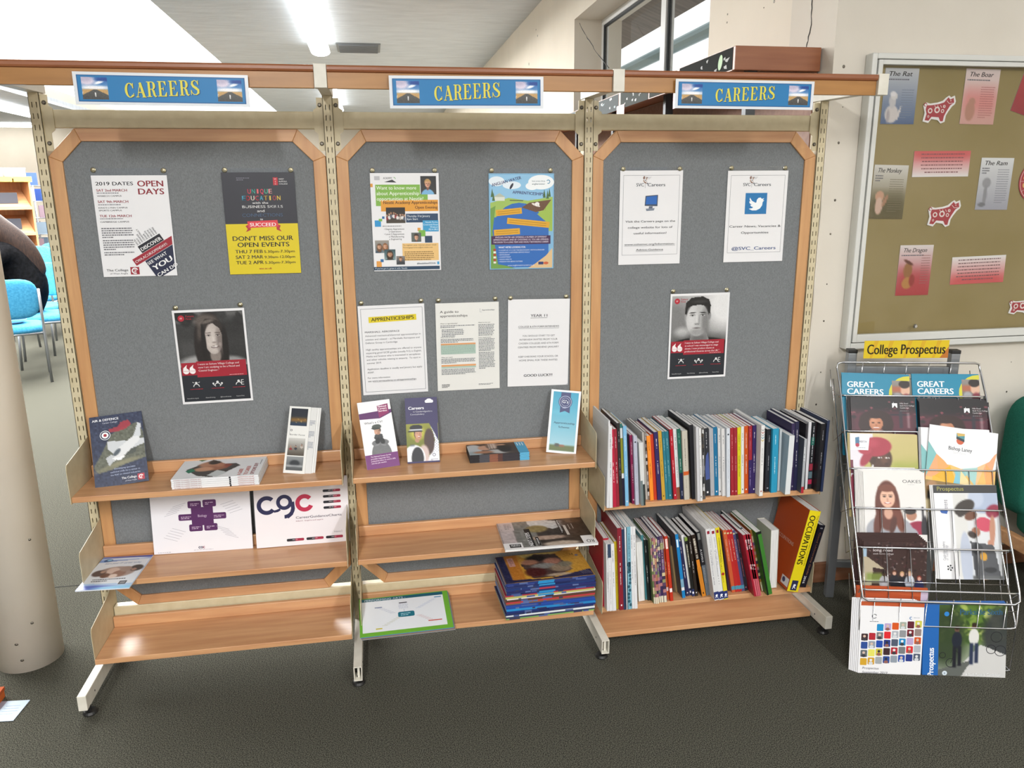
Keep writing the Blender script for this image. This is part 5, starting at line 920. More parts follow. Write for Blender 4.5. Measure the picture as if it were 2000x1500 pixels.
def book(frm, xt, yt, xb, yb, wd, col, desc, dep, ex, zt, shelf_name, prev, nxt, k):
    X0, Y0, s = FR[frm]; P = lambda x, y: (X0 + x * s, Y0 + y * s)
    bl = at(*P(xb, yb), z=zt); bl.y = max(bl.y, -.262)
    br = at(*P(xb + wd, yb), y=bl.y); th = max(.0035, br.x - bl.x); tl = at(*P(xt, yt), y=bl.y)
    h = math.hypot(tl.x - bl.x, tl.z - bl.z); lean_ = math.atan2(tl.x - bl.x, tl.z - bl.z); bl.x = min(max(bl.x, 1.8612), 2.7385 - th); lean_ = max(lean_, -(bl.x - 1.8608) / h); dep = min(dep, -.006 - bl.y)
    M = Matrix.Translation(Vector((bl.x + (0 if lean_ <= 0 else 0), bl.y, zt + .0006 + (th * math.sin(lean_) if lean_ > 0 else 0)))) @ Matrix.Rotation(lean_, 4, 'Y')
    th *= .985; c = min(.0009, th * .12)
    sp = 'upper shelf' if shelf_name == 'upper' else 'lower shelf'; sh_ = lambda t: ' '.join(w_ for w_ in t.split(' with ')[0].split() if w_ not in ('sticking', 'out', 'in', 'front'))
    opts = ([f'{desc} at the left end of the {sp}, beside the {nxt}', f'{desc} at the left end of the {sp}'] if prev is None else [f'{desc} at the right end of the {sp}, beside the {prev}', f'{desc} at the right end of the {sp}'] if nxt is None else
            [f'{desc} between the {prev} and the {nxt}, {sp}', f'{desc}, {sp}, between the {sh_(prev)} and {sh_(nxt)}', f'{desc}, {sp}, right of the {sh_(prev)}', f'{desc}, {sp}'])
    lab = [t_ for t_ in opts if len(t_.split()) <= 16][0]
    b = MB(); side = {'palecover': '9fb0ba', 'slate': '4c525c', 'bluelab': '4a5258', 'greyfoot': 'c4c8c8'}.get(ex, col); foot = {'pinkfoot': col}.get(ex, col)
    if ex == 'fore':
        b.box((0, 0, 0), (c, dep, h), col); b.box((th - c, 0, 0), (th, dep, h), col); b.box((c, dep - c, 0), (th - c, dep, h), col)
        o = b.build('book', 'print', None, M); q = MB(); q.box((c, .002, .001), (th - c, dep - c, h - .001)); q.build('page_block', 'pages', o)
    else:
        b.box((0, c, 0), (c, dep, h), side); b.box((th - c, c, 0), (th, dep, h), side); b.box((0, 0, 0), (th, c, h), col)
        o = b.build('book', 'print', None, M); q = MB(); q.box((c, c, .0006), (th - c, dep - .001, h - .0015)); q.build('page_block', 'pages', o)
    tag(o, lab, 'book', f'books on the {shelf_name} shelf of the right bay')
    A = Art(h, th, .0002); A.m.usecol = True      # spine print runs from the head to the foot: u = 0 at the top
    Ms = Matrix(((0, 1, 0), (0, 0, -1), (-1, 0, 0))).to_4x4(); Ms.translation = Vector((0, 0, h))
    lc = {'tw': 'e8e4e4', 't3': '3a3a42', 'tk': '4a3a1c', 't5': 'a8ccd0', 't6': '9a9aa0', 't7': 'd8989c', 't8': 'b8e0ec', 'tp': 'e07890'}
    rnd = random.Random(k * 13 + len(desc)); T = lambda u0, u1, c_, v0=.42, v1=.58: [A.rect(u, v0 + rnd.uniform(0, .04), min(u + rnd.uniform(.006, .016), u1), v1, c_) for u in np.arange(u0, u1, .0185) if rnd.random() < .88]
    if ex in lc:
        T(.10, rnd.uniform(.2, .35), lc[ex]); T(.42, rnd.uniform(.6, .75), lc[ex])
        if rnd.random() < .6: A.rect(.93, .35, .95, .65, lc[ex])
    elif ex == 'olive': A.rect(0, 0, .06, 1, '2c6c68'); A.rect(.05, 0, .17, 1, 'd0d4d4'); A.rect(.60, 0, .66, 1, 'dadada'); A.rect(.66, 0, 1, 1, '241e34')
    elif ex == 'dot': A.ell(.09, .5, .012, '3a3e48'); T(.3, .8, '7a7e88', .45, .55)
    elif ex == 'greyfoot': A.rect(.66, 0, 1, .5, '2c3434'); A.rect(.60, .45, 1, 1, '6c7a7c')
    elif ex == 'photo': [A.rect(u, rnd.uniform(0, .4), u + .06, rnd.uniform(.6, 1), rnd.choice(('2c2c2e', '8a8a8c', 'c8c8c8', '484038'))) for u in np.arange(.03, .9, .05)]
    elif ex == 'brownfoot': A.rect(.83, 0, 1, 1, '8a4a34'); T(.08, .3, '5a5a60'); T(.40, .7, '5a5a60')
    elif ex == 'navyfoot': A.rect(.62, 0, 1, 1, '1c2444'); T(.06, .2, '9cc8b8'); T(.42, .58, 'd8e4e0'); T(.88, .95, 'c8ccd8')
    elif ex == 'band': A.rect(.585, 0, .64, 1, 'c85a28'); T(.12, .5, '5a564c', .42, .56); T(.68, .85, '7a766a', .45, .55)
    elif ex == 'bluepic': A.poly([(.35, .2), (.45, .1), (.75, .0), (.76, .9), (.6, .95), (.4, .7)], '4a5a94'); T(.04, .3, 'b8b8bc'); A.rect(.93, .4, .96, .75, 'd8d8d8')
    elif ex == 'purplefoot': A.rect(.5, 0, 1, 1, '34245c'); T(.05, .35, 'c88890', .45, .6); T(.6, .9, 'b0a0c8', .45, .6)
    elif ex == 'chev':
        for j, c_ in enumerate(('8a8a90', 'a83a34', '9a9aa4', '5a90a4', 'c8b040')): A.poly([(.05 + j * .036, .1), (.07 + j * .036, .5), (.05 + j * .036, .9), (.062 + j * .036, .9), (.082 + j * .036, .5), (.062 + j * .036, .1)], c_)
        T(.32, .56, '5a5a60', .42, .58); A.ell(.93, .5, .012, 'a86a60')
    elif ex == 'slate': A.rect(.88, 0, 1, 1, 'a82434'); T(.15, .4, 'e4e6e8', .5, .8)
    elif ex == 'blocks': A.rect(.22, 0, .34, 1, '2c6c60'); A.rect(.62, 0, .72, 1, '9a3444'); A.rect(.74, 0, .84, 1, '5a7078'); A.rect(.86, 0, .93, 1, 'b02c4c'); T(.06, .6, 'c0c0c4', .4, .65)
    elif ex == 'navylabel': A.rect(.0, .0, .2, 1, '34445c'); T(.3, .9, '4a4a50', .45, .55)
    elif ex == 'pattern': A.rect(.42, .1, .55, .7, '1c3440'); [A.ell(u, rnd.uniform(.2, .8), .02, '2c5868', rv=.3) for u in np.arange(.45, .95, .045)]; T(.08, .4, '3a6070', .3, .5)
    elif ex == 'multi': [A.rect(u, 0, u + .05, 1, rnd.choice((col, col, col, col, '8a8a60', 'b07878', '3a3048', 'c8b890', '6a4a78'))) for u in np.arange(.0, .95, .05)]; A.rect(.9, .1, 1, .9, 'd8d0b8'); T(.05, .5, 'd0c8c0', .4, .6)
    elif ex == 'toplab': A.rect(.04, .15, .19, .85, 'ecdcd4'); A.rect(.05, .3, .17, .42, col); A.rect(.8, .1, .86, .9, 'e8e0e0'); T(.4, .6, 'f0d8a0')
    elif ex == 'bluelab': A.rect(.08, .3, .2, .8, 'dcecf4'); A.rect(.70, 0, .84, 1, '7aa4bc'); A.rect(.83, 0, .88, 1, 'dcdce0')
    elif ex == 'navyfoot2': A.rect(.88, 0, 1, 1, '26305c'); A.ell(.94, .5, .02, 'e8e8f0', rv=.3)
    elif ex == 'greenlab': A.rect(0, 0, .06, 1, '7a9440'); T(.12, .5, 'c8c4b0', .3, .7); A.rect(.88, 0, 1, 1, '26305c'); A.ell(.94, .5, .02, 'e8e8f0', rv=.3)
    elif ex == 'orangelow': A.text('CAREERS WORK SKILLS', .06, .75, .5, 'd8d0c0', w=.34, bold=.03) if False else T(.06, .38, 'd8d0c0', .25, .75); A.rect(.40, .1, .52, .9, 'd88428'); A.rect(.52, 0, 1, 1, 'cc8028'); A.rect(.93, .4, .96, .7, '3a2410')
    elif ex == 'greylow': A.rect(.02, .2, .12, .8, '8a8c88'); A.rect(.52, 0, 1, 1, '6c747c'); A.text('A LEVELS', .27, .72, .42, 'd8d8da', w=.20, bold=.03); T(.56, .8, 'a8acb0', .4, .6)
    elif ex == 'badge':
        A.rect(.03, .25, .07, .75, '8c1c30'); T(.12, .5, '9a9aa4' if col[0] == 'd' and col != 'd8c828' else '3a3420', .3, .45); T(.3, .78, '7a7a84' if col != 'd8c828' else '3a3420', .55, .68); A.rect(.88, 0, .985, 1, '28346c')
        A.ell(.93, .45, .013, 'eef0f4', rv=.25); A.line([(.94, .5), (.965, .25)], 'eef0f4', .002); A.line([(.945, .5), (.965, .75)], 'eef0f4', .002); A.line([(.93, .3), (.95, .75)], 'eef0f4', .0015)
        if col == 'd8c828': A.ell(.64, .5, .02, 'a82c24', rv=.35)
    elif ex == 'tealfoot': A.rect(.9, 0, .96, 1, '4a8ca4'); A.ell(.05, .5, .014, 'c8c090', rv=.3); T(.15, .5, 'd8b0a0', .4, .6)
    elif ex == 'pinkfoot': A.rect(.72, .1, 1, .5, 'c8606c'); T(.08, .24, 'e0b8bc', .3, .7); T(.48, .56, 'e0b8bc', .3, .7)
    elif ex == 'blackedge': A.rect(0, .7, 1, 1, '141814'); A.rect(.0, 0, .04, 1, '141814')
    if A.m.v: A.build(o, 'spine_print', M=Ms)
    if ex == 'palecover':
        B = Art(dep, h, .0002); [B.rect(.12 + j * .03, .60 + .02 * j, .14 + j * .03, .78, '2a2c30') for j in range(3)]; Mc = Matrix(((0, 0, -1), (-1, 0, 0), (0, 1, 0))).to_4x4(); Mc.translation = Vector((0, dep, 0)); B.build(o, 'cover_print', M=Mc)
    return o
for data, zt, nm in ((UP, ZA3, 'upper'), (LO, ZB3, 'lower')):
    for k, d in enumerate(data):
        book(*d, zt, nm, data[k - 1][7] if k else None, data[k + 1][7] if k < len(data) - 1 else ('thick cream paperback' if nm == 'lower' else None), k)
# thick cream paperback with its fore-edge outward
def big(bl, br, tl, dep, col, lab, edgecol=None, fore=False, art=None, side=None, sideart=None, zt=ZB3):
    b0 = at(*bl, z=zt); y = b0.y; b1 = at(*br, y=y); t0 = at(*tl, y=y); th = (b1 - b0).length * .98
    lean_ = math.atan2(t0.x - b0.x, t0.z - b0.z); h = math.hypot(t0.x - b0.x, t0.z - b0.z); dep = min(dep, -.004 - y)
    M = Matrix.Translation(Vector((b0.x, y, zt + .0008 + max(0, th * math.sin(lean_))))) @ Matrix.Rotation(lean_, 4, 'Y')
    b = MB(); c = .0015; b.box((0, 0 if fore else c, 0), (c, dep, h), side or col); b.box((th - c, 0 if fore else c, 0), (th, dep, h), side or col); b.box((0 if not fore else c, dep - c if fore else 0, 0), (th if not fore else th - c, dep if fore else c, h), col)
    o = b.build('book', 'print', None, M); tag(o, lab, 'book', 'books on the lower shelf of the right bay')
    q = MB(); q.box((c, .002 if fore else c, .0015), (th - c, dep - (.002 if not fore else c), h - .002)); q.build('page_block', 'pages', o)
    if art: A = Art(h, th, .0002); Ms = Matrix(((0, 1, 0), (0, 0, -1), (-1, 0, 0))).to_4x4(); Ms.translation = Vector((0, 0, h)); art(A); A.build(o, 'spine_print', M=Ms)
    if sideart: B = Art(dep, h, .0002); Mc = Matrix(((0, 0, -1), (-1, 0, 0), (0, 1, 0))).to_4x4(); Mc.translation = Vector((0, dep, 0)); sideart(B); B.build(o, 'cover_print', M=Mc)
fp = lambda x, y: (1440 + x * .15335, 970 + y * .15335)
big(fp(405, 1178), fp(502, 1178), fp(432, 432), .12, 'c8c4b6', 'thick cream paperback with pages outward between green folder and occupations book', fore=True)
def occ(A):
    A.text('OCCUPATIONS', .06, .84, .52, '1c1a10', w=.60, bold=.03); A.text('The comprehensive careers encyclopedia', .05, .19, .13, '5a5010', w=.62)
    A.rect(.86, .22, .985, .78, '2a2c4c'); A.ell(.92, .48, .014, 'e8e8f0', rv=.12); A.line([(.935, .5), (.96, .36)], 'e8e8f0', .003); A.line([(.935, .5), (.965, .6)], 'e8e8f0', .003); A.line([(.92, .38), (.94, .62)], 'e8e8f0', .002)
def occside(B): B.text('OCCUPATIONS', .80, .50, .045, 'c8a08c', al='R', w=.6, bold=.03); B.rect(.72, .865, .97, .965, 'd8d4d4'); B.ell(.80, .91, .05, '4a4a6c')
big(fp(632, 1232), fp(775, 1232), fp(925, 205), .215, 'e0cc1c', 'thick orange and yellow occupations book leaning right', art=occ, side='b04818', sideart=occside)
def guni(A): A.text('Good University Guide', .12, .62, .32, '9a6a4c', w=.68, bold=.01); A.text('2016', .82, .80, .36, 'd8d8d8', w=.12, bold=.03); A.rect(.04, .3, .06, .7, '8a8a90')
big(fp(796, 1166), fp(872, 1166), fp(1047, 378), .17, '1a1722', 'black university guide leaning right against the shelf end bracket', art=guni)
# ------------------------------------------------------------------ brochure rack
RA = .249; RC, RS = math.cos(RA), math.sin(RA); RO = Vector((2.853, -.1, 0)); RW = .549
RM = Matrix(((RC, -RS, 0, RO.x), (-RS, -RC, 0, RO.y), (0, 0, -1, 0), (0, 0, 0, 1)))
def RK(a, b, z): return Vector((RO.x + a * RC - b * RS, RO.y - a * RS - b * RC, z))
RT = empty('brochure_rack', Matrix.Translation(RO), 'chrome wire stepped brochure rack on two square grey posts', 'rack')
RI = Matrix.Translation(-RO)
def rk(b, name, m, parent=RT, **k): return b.build(name, m, parent, RI if parent is RT else None, **k)
TI = [(0, 1.057), (.074, .939), (.149, .816), (.228, .690), (.310, .564), (.391, .442), (.475, .315)]
wr = .0042
def uloop(b_, z, r=.02, a0=0., a1=RW): return [RK(a0, b_ - .05, z + .045)]
b = MB()   # upper and lower side rails with the wires that join them
sl = lambda a: [RK(a, -.0, 1.035), RK(a, .0 + .012, 1.02)] + [RK(a, bb, zz) for bb, zz in TI[1:-1]] + [RK(a, .470, .322), RK(a, .488, .292)]
pts = sl(0)[:-1] + [RK(.002, .486, .290), RK(.02, .489, .279)] + [RK(RW - .02, .489, .279), RK(RW - .002, .486, .290)] + sl(RW)[:-1][::-1] + [RK(RW - .004, -.002, 1.052), RK(RW - .02, 0, 1.057), RK(.02, 0, 1.057), RK(.004, -.002, 1.052)]
b.tube(pts, wr, 8, closed=True); rk(b, 'upper_rail', 'chrome', smooth=True)
b = MB(); lo = lambda a: [RK(a, -.035, .98), RK(a, .07, .80), RK(a, .23, .555), RK(a, .40, .30), RK(a, .478, .195)]
b.tube(lo(0) + [RK(.004, .484, .184), RK(.02, .485, .181), RK(RW - .02, .485, .181), RK(RW - .004, .484, .184)] + lo(RW)[::-1], wr, 8); rk(b, 'lower_rail', 'chrome', smooth=True)
for i, (bb, zz) in enumerate(TI[1:], 1):      # six pockets
    b = MB(); r = .0031; d = .115; b1, z1 = bb - .012, zz - .108
    b.tube([RK(.0, bb - .015, zz - .01), RK(.006, bb - .004, zz), RK(.02, bb, zz)] + [RK(RW - .02, bb, zz), RK(RW - .006, bb - .004, zz), RK(RW, bb - .015, zz - .01)], r * 1.15, 8)
    pk = rk(b, 'pocket_wire', 'chrome', smooth=True)
    if i < 6:
        dn = .25 if i < 5 else .20; b1, z1 = bb + dn * .38 + .004, zz - dn
        for k in range(7): a = RW * (k + .25) / 6.5; b = MB(); b.tube([RK(a, bb, zz), RK(a, b1, z1), RK(a, b1 - .03, z1 - .008)], .0018, 6); b.build('pocket_upright', 'chrome', pk, None, smooth=True)
        b = MB(); b.tube([RK(0, b1, z1), RK(RW, b1, z1)], .0018, 6); b.build('pocket_floor_wire', 'chrome', pk, smooth=True)
b = MB(); b.tube([RK(0, .475, .315), RK(0, .487, .16), RK(.0, .487, .02), RK(.008, .487, .012), RK(RW - .008, .487, .012), RK(RW, .487, .02), RK(RW, .487, .16), RK(RW, .475, .30)], .0026, 8)
b.tube([RK(0, .487, .012), RK(0, .41, .012), RK(RW, .41, .012), RK(RW, .487, .012)], .0022, 6)
rk(b, 'bottom_basket', 'chrome', smooth=True)
for k in range(6):
    a = RW * (k + .5) / 6; b = MB(); b.tube([RK(a, .486, .29), RK(a, .488, .012), RK(a, .41, .012)], .0018, 6); rk(b, 'basket_upright', 'chrome', smooth=True)
# side grids
for a in (0, RW):
    b = MB()
    for (p, q) in zip([(bb, zz) for bb, zz in TI[1:]], [(-.035, .92), (.04, .74), (.12, .62), (.2, .5), (.29, .37), (.38, .22)]): b.tube([RK(a, *p), RK(a, *q), RK(a, q[0] - .04, q[1] + .09)], .0018, 6)
    rk(b, 'side_wire', 'chrome', smooth=True)
for a in (.055, .455):      # posts
    b = MB(); P4 = [RK(a, -.04, 0), RK(a + .034, -.04, 0), RK(a + .034, -.074, 0), RK(a, -.074, 0)]; b.prism([(p.x, p.y) for p in P4], 'z', .0, 1.085); po = rk(b, 'post', 'grey_steel', bevel=.002)
    b = MB(); b.prism([(p.x, p.y) for p in [RK(a - .001, -.039, 0), RK(a + .035, -.039, 0), RK(a + .035, -.075, 0), RK(a - .001, -.075, 0)]], 'z', 1.085, 1.10); b.build('post_cap', 'black_plastic', po, None, bevel=.002)
for z in (.14, 1.0):
    b = MB(); b.prism([(p.x, p.y) for p in [RK(.089, -.045, 0), RK(.455, -.045, 0), RK(.455, -.068, 0), RK(.089, -.068, 0)]], 'z', z, z + .03); rk(b, 'crossbar', 'grey_steel', bevel=.002)
for k in range(5):
    b = MB(); a = .1 + k * .085; b.tube([RK(a, 0, 1.057), RK(a, -.01, .95)], .0016, 6); rk(b, 'back_wire', 'chrome', smooth=True)
b = MB(); b.tube([RK(.03, -.008, .99), RK(RW - .03, -.008, .99)], .0022, 6); rk(b, 'back_wire', 'chrome', smooth=True)
# sign
M, w_, h_ = on_plane(((1688, 666), (1855, 664), (1851, 699), (1687, 700)), p=RK(0, .008, 0), n=Vector((-RS, -RC, 0)))
o = sheet('rack_sign', M, w_, h_, 'yellow College Prospectus sign clipped on top of the wire rack', 'sign', 'dcb81e', .0015, m='print_gloss'); A = Art(w_, h_)
A.rect(0, 0, 1, 1, 'd9bc22'); [A.poly([(u, 0), (u + .05, 0), (u - .02, 1), (u - .05, 1)], 'd2a824') for u in (.12, .3, .52, .68, .86)]; A.poly([(.9, 1), (1, .35), (1, 1)], 'b8702c')
A.text('College Prospectus', .5, .76, .56, '26200c', al='C', w=.92, bold=.035); A.build(o)
# brochures
PH = math.radians(22)
def broch(row, TL, TR, h, n, lab, cover, art, dx=-.0016, dy=.0026, off=.014, th=.0032, labs=None, grp=None, edge='dededc'):
    bb, zz = TI[row]; up = (RK(0, -math.sin(PH), math.cos(PH)) - RK(0, 0, 0)); aa = RK(1, 0, 0) - RK(0, 0, 0); nn = aa.cross(up)
    p0 = RK(0, bb - off, zz); P, Q = at(*TL, p=p0, n=nn), at(*TR, p=p0, n=nn); w_ = (Q - P).length; u2 = nn.cross((Q - P).normalized())
    M = frame(P - u2 * h, Q - P, u2)
    for k in range(n):
        j = n - 1 - k; Mk = M @ Matrix.Translation((dx * j, dy * j, -j * (th + .0003)))
        top = j == 0; l = lab if top else f'{("first", "second", "third", "fourth", "fifth", "sixth", "seventh", "eighth")[j - 1]} copy behind the {labs}'
        o = block('brochure', Mk, w_, h, th, l, 'brochure', cover, edge, grp, spine='left'); 
        if top: A = Art(w_, h); art(A); A.build(o)
def great(A):
    A.ell(.98, .235, .29, 'c8c43c'); p = Pic(30, 44, '8a8480', '5c5450'); p.ell(.75, .3, .3, .2, 'd0a890', .2); p.ell(.7, .12, .32, .14, '2c2422', .2); p.ell(.8, .75, .3, .3, '7c2c3a', .3); p.ell(.3, .6, .25, .2, '9a9ca0', .4); p.rect(0, .2, .5, .4, 'b05c3c', .8, .1); p.ell(.2, .8, .2, .1, '2c2c30', .4)
    A.pic(p, .74, .06, 1, .42)
    for k, (t_, wd) in enumerate((('GREAT', .40), ('CAREERS', .53), ('START', .35), ('HERE', .28))): A.text(t_, .08, .155 + .088 * k, .072, 'eef4f6', w=wd, bold=.04)
for (TL, TR, sd) in (((1644, 731), (1776, 735), 'left'), ((1780, 731), (1911.5, 732), 'right')):
    broch(1, TL, TR, .32, 4 if sd == 'left' else 2, f'front teal great careers brochure in the top {sd} pocket', '1580a0', great, labs=f'teal brochure in the top {sd} pocket', grp='teal brochures', dx=.0005, dy=.003)
def hills(A):
    p = Pic(64, 60, '1d191c', '3a2028'); p.rect(0, .3, 1, 1, '5a2434', .8, .15); p.rect(.0, 0, 1, .28, '171518', .9, .2); p.specks(40, ('6a2c3c', '3a1c24', '8a4450', '241a1e'), .03, 3, (0, .1, 1, .5)); p.rect(.6, .38, .9, .42, '20202a', .9, .02); p.rect(.74, .3, .79, .7, '2a2a34', .9, .02); p.rect(.86, .35, .9, .7, 'b0a0a0', .5, .02)
    p.ell(.38, .93, .3, .2, '8a6a5c', .1); p.ell(.38, .50, .25, .20, '2e1a18', .1); p.ell(.21, .62, .10, .18, '2e1a18', .15); p.ell(.55, .62, .10, .18, '2e1a18', .15); p.ell(.38, .60, .105, .155, 'b87c5c', .08); p.ell(.35, .55, .06, .09, 'cc9474', .9, .7); p.ell(.38, .44, .11, .05, '2e1a18', .2)
    for e in (.335, .425): p.ell(e, .585, .03, .016, '5a3428', .4, .6); p.ell(e, .585, .012, .012, '1a100e', .4)
    p.ell(.38, .64, .016, .02, '9a6048', .8, .8); p.ell(.38, .695, .045, .014, 'f2e8e4', .3); p.ell(.38, .71, .045, .008, '8a3a34', .4)
    A.rect(0, .5, 1, 1, '3a1c26'); A.pic(p, 0, 0, 1, .54); A.rect(.64, .075, .72, .13, 'e8e8ea'); A.rect(.66, .06, .665, .08, 'e8e8ea'); A.poly([(.655, .13), (.68, .10), (.705, .13)], '1d191c')
    for k, t_ in enumerate(('Hills Road', 'Sixth Form College', 'Cambridge')): A.text(t_, .76, .085 + k * .027, .017, 'd8d4d6', maxw=.22, bold=.01)
    A.bars(.76, .165, .9, 1, .01, '8a8688', seed=3, short=False)
broch(2, (1660.7, 775), (1787, 776), .32, 4, 'front dark brochure with curly-haired woman, second row left', '1d191c', hills, labs='curly-haired woman brochure, second row left', grp='dark brochures', dx=-.0028, dy=.0008)
broch(2, (1795, 784.5), (1931, 786), .32, 5, 'front dark brochure with curly-haired woman, second row right', '1d191c', hills, labs='curly-haired woman brochure, second row right', grp='dark brochures', dx=-.0006, dy=.0042, edge='e8e8e8')
def turban(A):
    p = Pic(64, 64, 'cbb884', 'a8a85c'); p.poly([(0, 0), (.34, 0), (.30, .5), (.12, .95), (0, 1)], 'd8d4dc'); p.ell(.9, 1.0, .35, .5, '9aa04c', .3, .8); p.ell(.85, .3, .35, .35, 'b8ac70', .4, .7); p.poly([(.02, .95), (.3, .8), (.45, 1), (0, 1.02)], '8c2a44')
    p.ell(.46, .62, .155, .30, '4c3328', .12, 1, 8); p.ell(.50, .58, .05, .1, '6c4a3a', .9, .7); p.ell(.33, .62, .05, .08, '422c22', .3); p.ell(.38, .30, .24, .22, 'a03444', .12, 1, -30); p.ell(.30, .22, .12, .1, 'b84858', .8, .6); p.ell(.24, .55, .07, .22, '9a3444', .3, 1, 20); p.ell(.22, .38, .1, .1, 'a83c4c', .3); p.ell(.33, .76, .014, .05, 'e0e0e0', .3)
    for e in (.44, .55): p.ell(e, .55, .032, .018, 'e8e0dc', .4); p.ell(e + .006, .55, .014, .016, '1a1210', .4)
    p.ell(.535, .83, .05, .025, '6c302c', .4); p.ell(.535, .69, .03, .03, '3a2620', .8, .6); A.rect(0, .5, 1, 1, '8c2a44'); A.pic(p, 0, 0, 1, .52); A.poly([(.01, .01), (.30, .01), (.27, .20), (0, .20)], 'e6e4e8')
    A.poly([(.08, .05), (.14, .04), (.14, .14), (.08, .13)], '4a7a9c'); A.ell(.11, .14, .03, 'a83048'); A.text('COMBERTON', .1, .11, .025, '4a5a78', w=.15, bold=.01); A.bars(.1, .17, .26, 1, .012, '8a92a0', seed=2); A.rect(.0, .32, .04, .48, '6c2c3c')
broch(3, (1659.5, 846), (1791, 849.5), .32, 3, 'brochure with woman in red headwrap, third row left', 'c8b880', turban, labs='headwrap brochure, third row left', grp='headwrap brochures', dx=-.0032, dy=.0012)
def laney(A):
    tri = (((0, .18), (.0, .62), (.14, .32), '7ab4b4'), ((0, .62), (.14, .32), (.22, .62), 'e0a070'), ((.14, .32), (.36, .5), (.18, .62), 'dca060'), ((.1, .62), (.34, .46), (.48, .70), 'd9a82c'), ((.1, .6), (.48, .70), (.1, .72), 'dcb03c'), ((.40, .52), (.62, .50), (.5, .66), '8ababa'), ((.44, .5), (.40, .7), (.55, .7), '7ab8c8'), ((.52, .48), (.8, .38), (.72, .66), '9cc4c0'), ((.5, .5), (.72, .7), (.5, .7), 'e0cc98'), ((.8, .36), (1, .24), (.9, .7), 'dca078'), ((.74, .42), (.86, .36), (.72, .7), 'e4b888'), ((.85, .38), (1, .5), (.88, .72), 'e0a060'))
    A.rect(0, 0, 1, 1, 'e6e6e6'); A.rect(0, .45, 1, .72, 'dcb468')
    for t in tri: A.poly(list(t[:3]), t[3])
    A.poly([(0, 0), (1, 0), (1, .22), (.9, .35), (.72, .44), (.50, .48), (.3, .44), (.13, .34), (0, .2)], 'e4e4e6')
    p = Pic(60, 34, '8a7040', '6a5434'); p.rect(.05, .25, .3, .75, '1c2024', 1, .03); p.rect(.5, .3, .7, .7, '2a3c44', 1, .03); p.rect(.3, .45, .48, .75, '5a8a98', .8, .05); p.rect(.8, .1, 1, .8, '1c1a18', .6, .1); p.ell(.08, .9, .12, .25, 'b8a880', .4); p.person(.66, .42, .10, 'c47a50', '5a3420', 'b8a070', long=True, feat=False); p.ell(.1, .2, .08, .2, 'a88058', .4); A.pic(p, 0, .66, 1, 1)
    A.ell(.46, .15, .055, 'c05838', .045); A.rect(.40, .06, .52, .13, '4a8a94'); A.poly([(.40, .10), (.52, .13), (.52, .16), (.40, .13)], '2a3a40'); A.poly([(.40, .06), (.52, .06), (.52, .085), (.42, .1)], 'c8a85c'); A.text('Bishop Laney', .47, .27, .045, '3a444c', al='C', w=.34, bold=.02); A.text('Sixth Form', .46, .31, .028, 'c8ccd0', al='C', w=.18)
broch(3, (1816, 828.5), (1949.6, 847), .32, 1, 'tilted white and orange Bishop Laney brochure, third row right', 'e4e4e6', laney, off=.004)
broch(3, (1798, 834.5), (1932, 840), .32, 4, 'upright white-topped brochure just behind the tilted Bishop Laney one', 'e4e4e6', laney, off=.012, labs='upright white-topped brochure, third row right', grp='white topped brochures', dx=-.0012, dy=.0006)
def oakes(A):
    p = Pic(70, 90, 'dcdad6', 'd8d6d4'); p.ell(.88, .98, .26, .2, '8c1c3c', .1); p.ell(.76, .69, .085, .085, 'a87860', .15); p.ell(.74, .62, .1, .055, '2a2220', .2); p.rect(.93, .55, .96, .8, '24242a', 1, .02); p.ell(.97, .9, .06, .2, '26242a', .3)
    p.ell(.40, .95, .38, .26, '9a9ca4', .08); p.ell(.72, .98, .14, .1, '9c9ea6', .2, 1, 30); p.ell(.38, .54, .20, .40, '5c2c1e', .1); p.ell(.55, .72, .07, .25, '6a3422', .3, 1, -10); p.ell(.22, .82, .07, .22, '5c2c1e', .3, 1, 8); p.ell(.39, .66, .07, .1, 'c89a84', .3); p.ell(.385, .42, .12, .155, 'd8ac94', .12); p.ell(.38, .26, .14, .06, '6e3a28', .3)
    for e in (.335, .435): p.ell(e, .395, .028, .012, '2c1c18', .4); p.ell(e, .37, .034, .006, '5c3424', .5)
    p.ell(.385, .50, .055, .016, 'a04a4c', .3); p.ell(.385, .498, .042, .008, 'f4ece8', .3); p.ell(.385, .45, .016, .03, 'b88470', .8, .7); p.ell(.46, .85, .05, .14, '4c2418', .4, 1, 12); A.pic(p, 0, 0, 1, .80); A.rect(0, .795, 1, 1, 'dcdad6')
    A.text('OAKES', .64, .135, .04, '3a3a3e', w=.30, bold=.0); A.bars(.72, .155, .86, 1, .01, 'b0b0b4', seed=2); A.bars(.3, .97, .6, 1, .01, 'b0b0b4', seed=2)
broch(4, (1685, 921), (1805, 923.5), .29, 7, 'front white OAKES brochure with long-haired young woman, fourth row left', 'dcdad6', oakes, labs='white long-haired woman brochure, fourth row left', grp='white long hair brochures', dx=-.0042, dy=.0032, th=.003)
